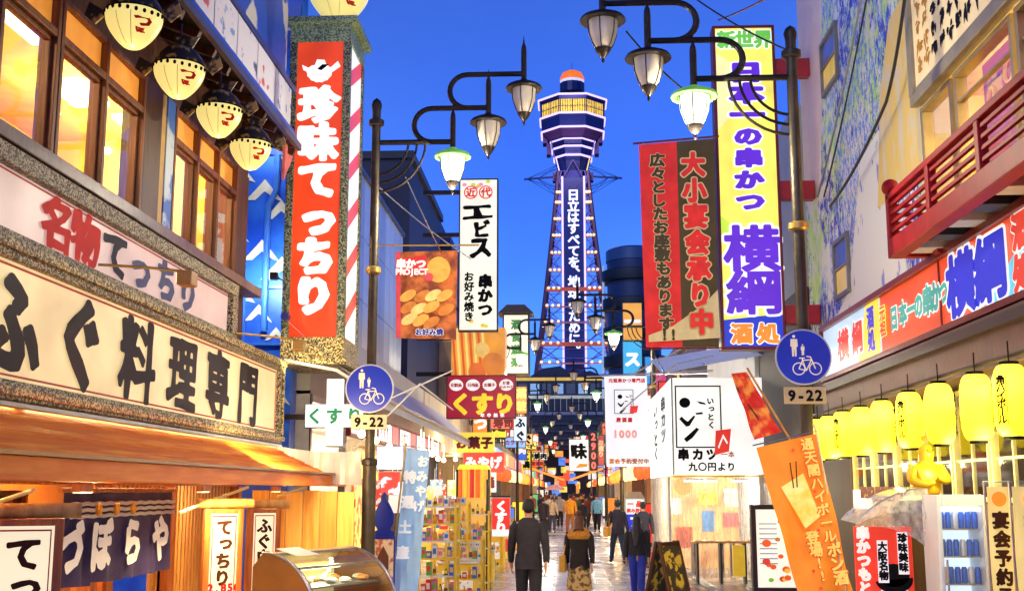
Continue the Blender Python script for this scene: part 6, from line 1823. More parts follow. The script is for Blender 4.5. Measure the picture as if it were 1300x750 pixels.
MB().tube([b + V((-.02, 0, .09)), b + V((.0, 0, .02)), c + V((.02, 0, -.6))], .011, 6).build('pole', mat('pale_pole', (226, 206, 150), .4), t, smooth=True)
MB().tube([a + V((-.03, 0, .02)), b + V((.04, 0, .03))], .008, 6).build('top_rod', STEEL, t)
# dark red second flag behind
t, a, b, c, d = nobori('drink_flag', 'deep orange-red cloth flag hanging behind the large orange one', [(1000, 660), (1030, 640), (1070, 756), (1040, 762)], 11.2, mat('flag_deep_red', (226, 66, 30), .7, 0, .25, 3, emit=.25), [], TAN, .1, grp='drink flags by the right lamp post')

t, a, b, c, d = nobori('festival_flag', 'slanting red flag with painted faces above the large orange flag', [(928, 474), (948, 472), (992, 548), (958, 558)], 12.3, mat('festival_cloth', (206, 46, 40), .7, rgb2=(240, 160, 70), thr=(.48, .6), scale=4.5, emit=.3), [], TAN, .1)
MB().tube([V((.17, 0, .06)), V((.72, 0, -.92))], .012, 6).build('pole', WOODY, t)
MB().tube([V((.05, -.01, -.15)), V((.35, -.01, -.6))], .008, 5).build('print_line', BRN, t)
print('TRIS C', sum(len(o.data.polygons) for o in bpy.data.objects if o.type == 'MESH'), len(bpy.data.objects), GN)

# ================================================================== FACADES DOWN THE LANE
fr2 = random.Random(17)
WCOL = [(176, 150, 120), (120, 110, 120), (206, 190, 160), (90, 96, 120), (170, 120, 90), (200, 200, 204), (140, 130, 110), (110, 80, 70)]
LITC = [(255, 206, 110), (255, 236, 180), (255, 176, 90), (250, 226, 150)]
SIGC = [(232, 50, 36), (250, 220, 60), (60, 110, 226), (250, 246, 236), (246, 140, 40), (90, 190, 120), (210, 60, 120)]
WORDS = ['串かつ', 'ふぐ', '酒処', '寿司', 'お好み焼', '居酒屋', 'ホルモン', 'うどん', '麺', 'カラオケ', '珈琲', '焼肉', '食堂', 'たこ焼']
sideword = {'L': 'left', 'R': 'right'}
ordn = ['first', 'second', 'third', 'fourth', 'fifth', 'sixth', 'seventh', 'eighth', 'ninth', 'tenth', 'eleventh']
colname = {0: 'tan', 1: 'grey-brown', 2: 'cream', 3: 'slate', 4: 'brick-brown', 5: 'white', 6: 'olive-grey', 7: 'maroon'}


def facade(side, y0, L, h, i):
    ci = (i * 3 + (side == 'R')) % 8
    s = -1 if side == 'L' else 1; X = s * (3.75 + .35 * fr2.random())
    t = thing('shop_building', '%s-walled %s shop building down the lane on the %s, with glowing ground floor' % (colname[ci], ordn[i], sideword[side]), 'building', (X, y0 if side == 'L' else y0 + L, 0), side)
    wm = mat('facade_wall_%d' % ci, WCOL[ci], .6, 0, .2, .8, .2, dirt=.3)
    MB().box(0, 0, 3.1, L, 6, h).box(0, 2.0, 0, L, 6, 3.1).box(0, 0, 0, .3, 2, 3.1).box(L - .3, 0, 0, L, 2, 3.1).build('wall', wm, t)
    MB().box(-.02, -.12, h - .25, L + .02, 0, h + .1).build('cornice', wm, t)
    MB().box(.3, 1.94, .3, L - .3, 1.99, 3.0).build('lit_interior', mat('lit_interior_%d' % (i % 4), LITC[i % 4], .6, rgb2=(150, 70, 40), thr=(.45, .62), scale=3.5, emit=1.0, bump=0), t)
    # goods counter
    MB().box(.5, -.5, 0, L - .5, .5, .8).build('counter', mat('counter_%d' % (i % 5), SIGC[i % 5], .5, rgb2=(250, 240, 220), thr=(.5, .55), scale=5, emit=.15), t)
    k = int(L / 2.4)
    for j in range(k):
        x = 1.0 + j * 2.4
        for z in ([4.6, 7.0] if h > 8 else [4.6]):
            f = MB(); f.box(x - .05, -.05, z - .05, x + 1.25, 0, z); f.box(x - .05, -.05, z + 1.2, x + 1.25, 0, z + 1.25); f.box(x - .05, -.049, z, x, 0, z + 1.2); f.box(x + 1.2, -.049, z, x + 1.25, 0, z + 1.2)
            fo = f.build('window', FB, t)
            lit = fr2.random() < .6
            MB().box(x, -.02, z, x + 1.2, -.012, z + 1.2).build('pane', emi('far_pane_%d' % (i % 4), LITC[i % 4], .75, .3) if lit else mat('dusk_window', (0, 0, 0)), fo)
    # awning
    am = mat('far_awning_%d' % (i % 5), SIGC[(i + 3) % 5], .6, 0, .15, 1, emit=.12)
    MB().prism([(0.2, 3.0), (L - .2, 3.0), (L - .2, 3.05), (.2, 3.05)], -1.0, 0).build('awning', am, t)
    MB().box(.2, -1.0, 2.8, L - .2, -.97, 3.0).build('awning_valance', mat('far_valance_%d' % (i % 5), SIGC[(i + 1) % 5], .6, emit=.35), t)
    # fascia sign
    nm = sideword[side]
    pmc = SIGC[(i * 2 + (side == 'R')) % 7]
    fs = thing('fascia_sign', '%s lit fascia sign board over the %s %s-side shop of the lane' % (['red', 'yellow', 'blue', 'white', 'orange', 'green', 'pink'][(i * 2 + (side == 'R')) % 7], ordn[i], nm), 'sign', (X - s * .0, y0 if side == 'L' else y0 + L, 3.2), side)
    MB().box(.4, -.22, 0, L - .4, -.04, .9).build('panel', emi('fascia_%d' % ((i * 2 + (side == 'R')) % 7), pmc, .9, .2), fs)
    tm = WHITEL if (i * 2 + (side == 'R')) % 7 in (0, 2, 4, 5, 6) else MATS['deep_red_frame']
    text(fs, WORDS[i % 14], 1.6, .45, .75, tm, b=.06, n=24, y=-.23, step=2.0, name='characters')
    # projecting vertical signs
    for j in range(2):
        yy = y0 + 1.5 + j * L * .5
        w = fr2.uniform(.55, .9); hh = fr2.uniform(1.6, 3.0); z = fr2.uniform(3.6, max(3.8, h - hh - .3)); c = fr2.randrange(7)
        xc = s * (3.1 - w / 2) if False else (X - s * (.1 + w / 2))
        q = thing('projecting_sign', '%s projecting vertical sign, %s on the %s %s-side shop' % (['red', 'yellow', 'blue', 'white', 'orange', 'green', 'pink'][c], ['nearer one', 'farther one'][j], ordn[i], nm), 'sign', (xc - w / 2, yy, z), 'F')
        MB().box(0, 0, 0, w, .25, hh).build('case', FB, q)
        MB().box(.04, -.012, .04, w - .04, -.001, hh - .04).build('panel', emi('proj_%d' % c, SIGC[c], .92, .15), q)
        wd = WORDS[(i * 2 + j * 5 + (side == 'R') * 3) % 14]
        st = (hh - .2) / len(wd)
        text(q, wd, w / 2, hh - .1 - st / 2, min(st, w * .8), WHITEL if c in (0, 2, 4, 5, 6) else (MATS['deep_red_frame'] if c == 3 else BLACK), True, b=.07, n=24, y=-.02, step=st / min(st, w * .8), name='characters')
    # a red or white hanging lantern pair
    for j in range(3):
        xx = 1.5 + j * (L - 3) / 2
        yv = (y0 + xx) if side == 'L' else (y0 + L - xx)
        g = MB().lathe([(.08, -.3), (.2, -.2), (.24, 0), (.2, .2), (.08, .3)], 10)
        o = g.build('lantern', emi('far_lantern_%d' % (i % 3), [(255, 90, 40), (255, 230, 170), (255, 170, 60)][i % 3], 1.6), loc=(X - s * 1.1, yv, 2.6), smooth=True)
        tag(o, '%s glowing lantern under the awning of the %s %s-side shop, %s of three' % (['red', 'cream', 'amber'][i % 3], ordn[i], nm, ['nearest', 'middle', 'farthest'][j] if side == 'L' else ['farthest', 'middle', 'nearest'][j]), 'lantern', 'glowing lanterns down the lane')
    lamp('POINT', (X - s * .6, y0 + L / 2, 2.6), 300, (1, .74, .42), .3)
    return t


yl = 45.5
for i, (L, h) in enumerate([(11, 8.4), (12, 7.2), (12, 8.0), (13, 9.0), (13, 7.6), (14, 9.5), (16, 8.2), (18, 9)]):
    facade('L', yl, L, h, i); yl += L + .05
yr = 36.5
for i, (L, h) in enumerate([(9, 6.6), (11, 7.0), (12, 7.8), (12, 9.0), (13, 8.0), (14, 9.2), (15, 8.4), (16, 9), (20, 9.5)]):
    facade('R', yr, L, h, i); yr += L + .05
# near-left lower shop between pharmacy and lane row
nl = thing('lit_snack_shop', 'amber-lit snack shop between the pharmacy and the far facades', 'building', (-3.9, 31.6, 0), 'L')
MB().box(0, 2.0, 0, 13.8, 5, 4.6).box(0, 0, 3.1, 13.8, 2, 4.6).build('wall', mat('facade_wall_2', (0, 0, 0)), nl)
MB().box(.2, 1.94, .2, 13.6, 1.99, 3.0).build('lit_interior', mat('lit_interior_0', (0, 0, 0)), nl)
MB().box(.2, -.9, 0, 13.4, .2, .85).build('counter', mat('amber_counter', (246, 190, 70), .5, rgb2=(250, 240, 200), thr=(.5, .6), scale=4, emit=.25), nl)
for k in range(40):
    goods_box(-3.9 + gr_.uniform(.2, .8), 31.9 + k * .33, .86, .22, .2, gr_.choice((.15, .25, .3)), k % 9, 'packaged goods on the amber counter', '%s goods box on the amber snack counter, %s of its colour' % (CN[k % 9], ['nearest', 'second', 'third', 'fourth', 'farthest'][k // 9]))
lamp('POINT', (-3.3, 35, 2.7), 420, (1, .78, .45), .3); lamp('POINT', (-3.3, 41, 2.7), 420, (1, .78, .45), .3)

# cross building closing the lane
cb_ = thing('cross_building', 'long low building with rows of lit windows closing the lane under the tower', 'building', (0, 192, 0), 'F')
MB().box(-22, 0, 8.5, 20, 14, 20.6).box(-22, 0, 0, -7.5, 14, 8.5).box(7, 0, 0, 20, 14, 8.5).build('wall', mat('dark_teal_wall', (44, 52, 66), .6, 0, .25, .2, .2), cb_)
for z, m in ((19.9, emi('amber_eaves_line', (236, 190, 70), .8)), (16.9, emi('pale_band', (206, 206, 190), .55, .3)), (14.2, mat('rail_band', (150, 150, 160), .5))):
    MB().box(-20, -.3, z, 18, -.0, z + .5).build('light_band', m, cb_)
for x in range(-12, 12, 2):
    MB().box(x, -.2, 17.7, x + 1.5, -.05, 19.4).build('window', emi('cross_window_%d' % (x % 4), [(230, 236, 246), (250, 206, 120), (60, 66, 90), (150, 190, 230)][(x // 2) % 4], .7), cb_)
for x in range(-12, 12): MB().box(x, -.25, 14.9, x + .08, -.1, 16.9).build('post', mat('pale_post', (196, 190, 160), .5, emit=.2), cb_)
for z in (12.6, 11.4, 10.2, 9.2): MB().box(-20, -.6, z, 18, -.1, z + .25).build('louvre', mat('louvre_grey', (74, 74, 74), .5), cb_)
MB().box(-7.4, 6, 0, 6.9, 6.2, 8.4).build('passage_wall', mat('passage_dark', (70, 50, 50), .6, 0, .3, .5), cb_)
pr_ = random.Random(4)
for k in range(60):
    x, z = pr_.uniform(-7, 6), pr_.uniform(.3, 9.5); w, h = pr_.uniform(.4, 1.5), pr_.uniform(.4, 1.8); y = -1.0 - pr_.uniform(0, 6)
    c = pr_.randrange(7); MB().box(x, y, z, x + w, y + .2, z + h).build('sign_board', emi('far_sign_%d' % c, [(255, 90, 40), (255, 220, 90), (90, 140, 230), (255, 244, 220), (255, 160, 60), (226, 50, 50), (255, 200, 150)][c], 1.0, .4), cb_)
MB().prism([(-6, 20.7), (-4, 22), (-1, 22.4), (1, 21), (4, 21.6), (6, 20.7)], .5, 6).build('roof_clutter', mat('roof_dark', (50, 46, 60), .6), cb_)

# signs hung over the far lane
t, W, H = panel_sign('hanging_sign', 'white lit hanging sign with a single large black character over the far lane', 722, 557, 748, 598, 45, FB, WHITEL, .2, .02)
text(t, '味', W * .5, H * .62, .62, BLACK, b=.05, n=48, y=.005, brush=.8, name='character')
MB().prism([(.25, .12), (.7, .18), (.72, .28), (.4, .3)][::-1], .005, .012).build('food_print', ORAL, t)
t, W, H = panel_sign('hanging_sign', 'narrow dark hanging sign with a column of red round digits over the far lane', 748, 548, 759, 597, 44.5, FB, mat('dark_sign_panel', (44, 30, 30), .5), .2, .01)
for i, ch in enumerate('2900'): text(t, ch, W * .5, H - .18 - i * .36, .36, emi('digit_rose', (240, 110, 100), 1.0), b=.05, n=28, y=.005, name='digit', sx=1.0)
t, W, H = panel_sign('hanging_sign', 'red and cream hanging sign with small writing right of the digits column', 759, 552, 767, 590, 44.8, FB, mat('rose_panel', (206, 90, 80), .5, emit=.5), .2, .01)
text(t, 'お造り', W * .5, H * .75, .22, CREAML, True, b=.05, n=24, y=.005, name='characters')
t, W, H = panel_sign('standing_banner_sign', 'standing sign with red header and blue lower half beside the walking woman', 793, 632, 820, 692, 33, WHITE, emi('banner_blue', (50, 60, 214), .85), .12, .03)
MB().box(.03, .008, H * .66, W - .03, .0195, H - .03).build('header', WHITEL, t)
MB().prism([(0, H), (W, H), (W * .8, H + .18), (W * .2, H + .18)], 0, .12).build('header_top', mat('tan_cap', (206, 180, 140), .5), t)
text(t, '一品', W * .28, H * .88, .17, REDL, b=.07, n=24, y=.0, step=1.4, name='characters'); text(t, '飲み放題', W * .2, H * .74, .12, REDL, b=.06, n=24, y=.0, step=1.0, name='characters')
text(t, 'フ', W * .5, H * .5, .34, WHITEL, b=.05, n=28, y=.008, name='character')
MB().box(.05, .02, -1.0, .12, .1, 0).build('post', IRON, t); MB().box(W - .12, .02, -1.0, W - .05, .1, 0).build('post', IRON, t)
for i, (q, c, wd, lab) in enumerate([((790, 384, 816, 432, 62), (244, 170, 60), '一', 'orange-topped lit sign beside the curved balcony block'), ((790, 433, 816, 478, 61.5), (70, 180, 226), 'ス', 'cyan lit sign with a white character under the orange one'), ((818, 452, 834, 488, 50), (60, 150, 226), '酒', 'small blue lit sign behind the hanging banner, left one'), ((837, 452, 853, 486, 50), (60, 130, 226), '食', 'small blue lit sign behind the hanging banner, right one')]):
    t, W, H = panel_sign('hanging_sign', lab, *q, FB, emi('hang_%d' % i, c, .95), .3, .03)
    text(t, wd, W / 2, H * .5, min(W, H) * .8, WHITEL, b=.07, n=30, y=.005, name='character')

# dark gable silhouette in the far lane and strings of lights
t = thing('dark_gable_building', 'dark gabled building side behind the single-character hanging sign', 'building', (2.0, 60, 0), 'F')
MB().prism([(0, 3.3), (0, 4.2), (1.9, 5.6), (1.9, 3.3)], 0, 6).build('gable', dk, t)
for s in (-1, 1):
    mb = MB()
    t = thing('light_string', 'string of warm bulbs sloping down on the %s side of the far lane' % ('left' if s < 0 else 'right'), 'string lights', (0, 88, 0), 'F', 'light strings of the far lane')
    MB().tube([(s * 2.6, 0, 3.6), (s * .3, 14, 2.9)], .015, 4).build('wire', BLACK, t)
    for k in range(22):
        u = k / 21; mb.sphere((s * (2.6 - 2.3 * u), 14 * u, 3.5 - .7 * u), .09, 6, 4)
    o = mb.build('bulbs', emi('bulb_orange', (255, 130, 50), 2.2), t); o['kind'] = 'stuff'

# ================================================================== RIGHT BACKGROUND
t = thing('grey_rear_building', 'light grey building end seen between the yellow sign and the mural', 'building', (4.35, 21.2, 0), 'F')
MB().box(0, 0, 5.6, 5, 5, 9.1).build('wall', mat('light_grey_wall', (176, 184, 194), .6, 0, .12, .8), t)
MB().box(0, -.02, 0, 5, 5, 5.6).build('dark_lower_wall', mat('dark_timber_wall', (58, 46, 44), .6, 0, .25, 3), t)
MB().box(.30, -.03, 5.9, .55, 0, 8.0).build('navy_patch', mat('navy_patch', (24, 70, 170), .5), t)
bk_ = thing('balcony_tower_block', 'dark blue apartment tower with curved balconies behind the red banner', 'building', (6.2, 104, 0), 'F')
MB().lathe([(2.4, 0), (2.4, 22.4)], 28, sy=1.0).build('core_wall', mat('tower_block_blue', (30, 44, 84), .5, 0, .2, .4), bk_, smooth=True)
MB().lathe([(2.5, 22.4), (2.5, 23.4), (2.2, 23.6)], 28).build('roof_rim', mat('steel_blue', (50, 74, 120), .4), bk_, smooth=True)
for k in range(7):
    z = 20.6 - k * 2.6
    MB().lathe([(2.4, z - .12), (2.9, z - .1), (2.95, z + .0), (2.95, z + .85), (2.9, z + .9), (2.85, z + .1), (2.4, z + .05)], 28).build('balcony', mat('balcony_dark', (18, 20, 34), .5), bk_, smooth=True)
MB().tube([(-2.75, -.6, 22), (-2.9, -.7, 10)], .12, 6).build('white_pipe', mat('white_pipe', (206, 226, 246), .4, emit=.2), bk_)

# overhead cables on the right
cabm = mat('black_cable', (28, 26, 30), .5)
def cable(pts, r, lab, m=cabm, sag=.3):
    P = [V(p) for p in pts]; out = []
    for a, b in zip(P, P[1:]):
        for k in range(10): u = k / 10; out.append(a * (1 - u) + b * u + V((0, 0, -sag * 4 * u * (1 - u))))
    out.append(P[-1])
    tag(MB().tube(out, r, 5).build('cable', m), lab, 'cable', 'overhead cables')
cable([onX(1094, -5, 4.1), onX(1038, 250, 4.1)], .018, 'left one of the thin cables sloping across the mural wall', STEEL, .12)
cable([onX(1101, -5, 4.1), onX(1046, 250, 4.1)], .014, 'thin cable just right of the leftmost one across the mural wall', IRON, .1)
cable([onX(1149, -5, 4.05), onX(1125, 130, 4.05), onX(1054, 262, 4.05)], .022, 'thickest black cable crossing the mural wall', cabm, .1)
cable([onY(878, -5, 15), onY(1002, 65, 12.5)], .012, 'thin cable crossing the sky down to the right lamp post', cabm, .05)
cable([onY(985, -8, 14), onY(912, 26, 19)], .016, 'dark red cable in the sky above the yellow sign', mat('red_cable', (110, 40, 50), .5), .02)
cable([onY(795, 40, 13.5), onY(870, 116, 13)], .012, 'pale thin cable between the right lamp heads', cabm, .04)
cable([onY(478, 235, 14.3), onY(600, 330, 20)], .009, 'thin pale wire running back from the left lamp post', STEEL, .05)
cable([onY(515, 225, 15), onY(560, 320, 18)], .009, 'second thin wire behind the left lamp post braces', STEEL, .02)
for i, (a, b) in enumerate([((745, 478), (905, 470)), ((790, 520), (858, 462)), ((800, 476), (870, 440)), ((858, 462), (905, 452))]):
    cable([onY(*a, 27), onY(*b, 25)], .016, ['white guy wire level with the top of the white hanging banner', 'white guy wire slanting up by the corner box sign', 'white guy wire rising to the red banner foot', 'short white guy wire over the tent roof'][i], WHITE, .0)

# ================================================================== RIGHT FOREGROUND CLUTTER
# golden statue
def skin_mesh(name, nodes, edges, m, parent, sub=2, scale=1.0, loc=(0, 0, 0), rz=0.0):
    me = bpy.data.meshes.new(name); me.from_pydata([V(n[:3]) * scale for n in nodes], edges, [])
    o = bpy.data.objects.new(name, me); COL.objects.link(o)
    mod = o.modifiers.new('skin', 'SKIN'); mod.use_smooth_shade = True
    for v, n in zip(me.skin_vertices[0].data, nodes):
        r = n[3] * scale; v.radius = (r, (n[4] * scale if len(n) > 4 else r)); v.use_root = False
    me.skin_vertices[0].data[0].use_root = True
    s2 = o.modifiers.new('sub', 'SUBSURF'); s2.levels = sub; s2.render_levels = sub
    bpy.context.view_layer.update()
    me2 = bpy.data.meshes.new_from_object(o.evaluated_get(bpy.context.evaluated_depsgraph_get()))
    bpy.data.objects.remove(o)
    ms = m if isinstance(m, list) else [m]
    me2.materials.clear()
    for q in ms: me2.materials.append(q)
    me2.polygons.foreach_set('use_smooth', [True] * len(me2.polygons))
    o = bpy.data.objects.new(name, me2); COL.objects.link(o); o.parent = parent; o.location = loc; o.rotation_euler = (0, 0, rz)
    return o


p = onY(1178, 634, 12.0)
t = thing('golden_wrestler_statue', 'golden statue of a topknotted wrestler with folded arms above the drinks fridge', 'statue', p, 'F', rz=.25)
gold = mat('gilded_yellow', (240, 190, 40), .35, .3, .15, 6, .1, emit=.12)
nd = [(0, 0, .02, .15, .13), (0, -.01, .15, .15, .13), (0, 0, .28, .13, .10), (0, 0, .37, .07), (0, -.015, .44, .085), (0, -.015, .51, .078), (0, .0, .56, .04),
      (-.15, 0, .31, .065), (-.20, -.05, .19, .055), (-.10, -.15, .15, .04), (-.0, -.165, .18, .03),
      (.15, 0, .31, .065), (.20, -.05, .19, .055), (.10, -.16, .19, .04), (.02, -.175, .22, .03)]
ed = [(0, 1), (1, 2), (2, 3), (3, 4), (4, 5), (5, 6), (2, 7), (7, 8), (8, 9), (9, 10), (2, 11), (11, 12), (12, 13), (13, 14)]
skin_mesh('body', nd, ed, gold, t)
MB().sphere((0, .01, .615), .035, 10, 6, (1, 1, .8)).build('topknot', gold, t, smooth=True)
MB().sphere((0, -.10, .475), .014, 8, 5).build('nose', gold, t, smooth=True)
for s in (-1, 1): MB().sphere((s * .082, -.01, .475), .018, 8, 5, (.5, 1, 1.3)).build('ear', gold, t, smooth=True)
for s in (-1, 1): MB().sphere((s * .03, -.092, .49), .008, 6, 4).build('eye', BLACK, t)
MB().box(-.27, -.2, -.06, .27, .16, 0).build('plinth', WOODD, t, bev=.01)
MB().box(-.3, -.16, -1.9, .3, .2, -.061).build('pedestal', mat('olive_pedestal', (96, 80, 50), .5), t)

# drinks fridge
p = onY(1188, 628, 10.6); q = onY(1250, 628, 10.6); W = q.x - p.x
t = thing('drinks_fridge', 'tall white glass-door drinks fridge full of blue and silver cans', 'fridge', (p.x, 10.6, 0), 'F', rz=-.06)
H = 1.86
wf_ = mat('fridge_white', (226, 230, 236), .3, 0, .05, 4, 0)
f = MB(); f.box(0, 0, 0, .04, .55, H); f.box(W - .04, 0, 0, W, .55, H); f.box(.04, 0, H - .1, W - .04, .55, H); f.box(.04, 0, 0, W - .04, .55, .12); f.box(.04, .5, .12, W - .04, .55, H - .1)
f.build('cabinet', wf_, t, bev=.006)
MB().box(.045, .48, .13, W - .045, .498, H - .11).build('back_light', emi('fridge_light', (214, 236, 255), 1.3, .1), t)
MB().box(.06, .05, H - .14, W - .06, .12, H - .105).build('top_tube', emi('fridge_tube', (255, 255, 255), 3), t)
for k in range(6):
    z = .35 + k * .24
    MB().box(.045, .1, z, W - .045, .47, z + .012).build('shelf', STEEL, t)
    for j in range(6):
        x = .075 + j * (W - .13) / 5.2
        MB().lathe([(.026, 0), (.028, .01), (.028, .12), (.02, .14), (.02, .145)], 10).build('drink_can', mat('can_%d' % ((k + j) % 4), [(40, 100, 210), (206, 212, 220), (60, 150, 226), (240, 200, 60)][(k // 2 + (j == 3)) % 4] if True else 0, .3, .4), t, loc=(x, .16, z + .013), smooth=True)
MB().box(.02, -.03, .12, W - .02, -.026, H - .1).build('glass_door', GLASS, t)
MB().tube([(.05, -.06, .8), (.05, -.06, 1.3)], .01, 6).build('handle', STEEL, t)

# clear plastic hood
t = thing('clear_plastic_hood', 'clear curved plastic rain hood between poster and drinks fridge', 'canopy', onY(1086, 664, 11.2), 'F')
mb = MB(); N = 14
A = onY(1086, 664, 11.2); pk = onY(1186, 620, 10.9) - A; dn = onY(1186, 700, 10.7) - A
for k in range(N + 1):
    u = k / N
    x = pk.x * u; zt = pk.z * math.sin(u * PI / 2) ** .8; zb_ = dn.z * u ** 3
    for (yy, zz) in ((.0, zb_ - .02), (-.12, (zb_ * .5 + zt * .5)), (.0, zt), (.6, zt + .02)): mb.v.append((x, yy - .1 * u, zz))
for k in range(N):
    for j in range(3): a = 4 * k + j; mb.face((a, a + 4, a + 5, a + 1))
mb.build('plastic_sheet', glassy('hood_plastic', (250, 250, 244), .38, .08, .22), t, smooth=True)
MB().tube([(pk.x * u / 14, -.01, pk.z * math.sin(u / 14 * PI / 2) ** .8) for u in range(15)], .01, 6).build('hoop', STEEL, t, smooth=True)
MB().tube([(pk.x, 0, pk.z), (pk.x, 0, -1.6)], .012, 6).build('pole', STEEL, t)

# red poster board with painted face
p = onY(1084, 668, 11.6); q = onY(1162, 760, 11.6)
t = thing('red_poster_board', 'red poster board with a painted white face and white writing strips', 'poster', (p.x, 11.6, 0), 'F')
W = q.x - p.x; H = p.z
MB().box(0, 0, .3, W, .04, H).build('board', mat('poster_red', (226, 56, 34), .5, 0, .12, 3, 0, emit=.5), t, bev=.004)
MB().box(.05, .01, 0, .1, .03, .3).build('leg', IRON, t); MB().box(W - .1, .01, 0, W - .05, .03, .3).build('leg', IRON, t)
MB().prism([(W * .65 + .13 * math.cos(a), H - .62 + .16 * math.sin(a)) for a in [-2 * PI * k / 24 for k in range(24)]], -.006, -.001).build('face_print', mat('face_white', (246, 236, 226), .5, emit=.5, bump=0), t)
MB().prism([(W * .65 + .18 * math.cos(a), H - .50 + .13 * math.sin(a)) for a in [-(PI * k / 14 - .15) for k in range(15)][::1]][::-1], -.010, -.0065).build('hair_print', BLACK, t)
MB().prism([(W * .65 + .15 * math.cos(a), H - .46 + .11 * math.sin(a)) for a in [-2 * PI * k / 20 for k in range(20)]], -.010, -.0065).build('hair_print', BLACK, t)
for dx in (-.05, .05): MB().prism([(W * .65 + dx - .025, H - .60), (W * .65 + dx + .025, H - .595), (W * .65 + dx + .02, H - .61)][::-1], -.009, -.0065).build('eye_print', BLACK, t)
MB().prism([(W * .65 - .018, H - .70), (W * .65 + .018, H - .70), (W * .65, H - .715)][::-1], -.009, -.0065).build('mouth_print', REDL, t)
for i, (px, s_, top) in enumerate(((1120, '大阪名物', 0.13), (1146, '珍味美味', .05))):
    x = onY(px, 700, 11.6).x - p.x
    MB().box(x - .05, -.012, H - top - .40, x + .05, -.005, H - top).build('white_strip', mat('strip_white', (250, 250, 250), .5, emit=.55, bump=0), t)
    text(t, s_, x, H - top - .055, .092, BLACK, True, b=.06, n=30, y=-.014, name='characters')
text(t, '串かつもとで', .08, H - .06, .13, wp, True, b=.08, n=32, y=-.008, name='characters')

# yellow upright banners at the right edge
for i, (a, b_, tx, lab, Y) in enumerate(((1252, 1281, '宴会予約承り', 'cream upright banner with brown writing left of the two at the right edge', 9.8), (1284, 1330, '横綱ビアガーデン', 'cream upright banner cut by the right edge of the photo', 9.6))):
    p = onY(a, 620, Y); q = onY(b_, 620, Y)
    t = thing('upright_banner', lab, 'banner', (p.x, Y, 0), 'F', 'cream upright banners at the right edge')
    W = q.x - p.x; H = 1.93
    mb = MB(); N = 8
    for j in range(13):
        for k in range(N + 1): mb.v.append((W * k / N, .012 * math.sin(k + j), .3 + (H - .3) * j / 12))
    for j in range(12):
        for k in range(N): z = j * (N + 1) + k; mb.face((z, z + 1, z + N + 2, z + N + 1))
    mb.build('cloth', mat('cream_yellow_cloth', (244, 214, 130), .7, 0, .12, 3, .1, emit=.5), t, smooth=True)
    MB().tube([(-.01, .02, 0), (-.01, .02, H + .04), (W + .02, .02, H + .04)], .01, 6).build('pole', STEEL, t)
    MB().prism([(W * .5 + .06 * math.cos(a_), H - .1 + .06 * math.sin(a_)) for a_ in [-2 * PI * k / 16 for k in range(16)]], -.018, -.015).build('emblem', ORAL, t)
    text(t, tx[:6], W * .5, H - .27, .14, mat('brown_ink', (0, 0, 0)), True, b=.05, n=32, y=-.02, step=1.08, name='characters')


# crate stack and dark counter below the flag
t = thing('beer_sign_strip', 'dark red header strip over the clear plastic hood', 'sign', onX(1095, 632, 3.7), 'R')
MB().box(-.1, 0, 0, 1.6, .05, .14).build('panel', mat('dark_red_header', (120, 30, 30), .5, rgb2=(230, 190, 60), thr=(.58, .6), scale=14, emit=.2), t)
t = thing('lit_white_box', 'small white lit box behind the orange flag top', 'sign', onX(1098, 690, 3.9) , 'R')
MB().box(-.5, 0, 1.0 - .55, 0.1, .1, 1.0 - .3).build('panel', WHITEL, t)

# ================================================================== PEOPLE
SKIN = mat('skin_tone', (206, 150, 120), .5, 0, .06, 5, 0)


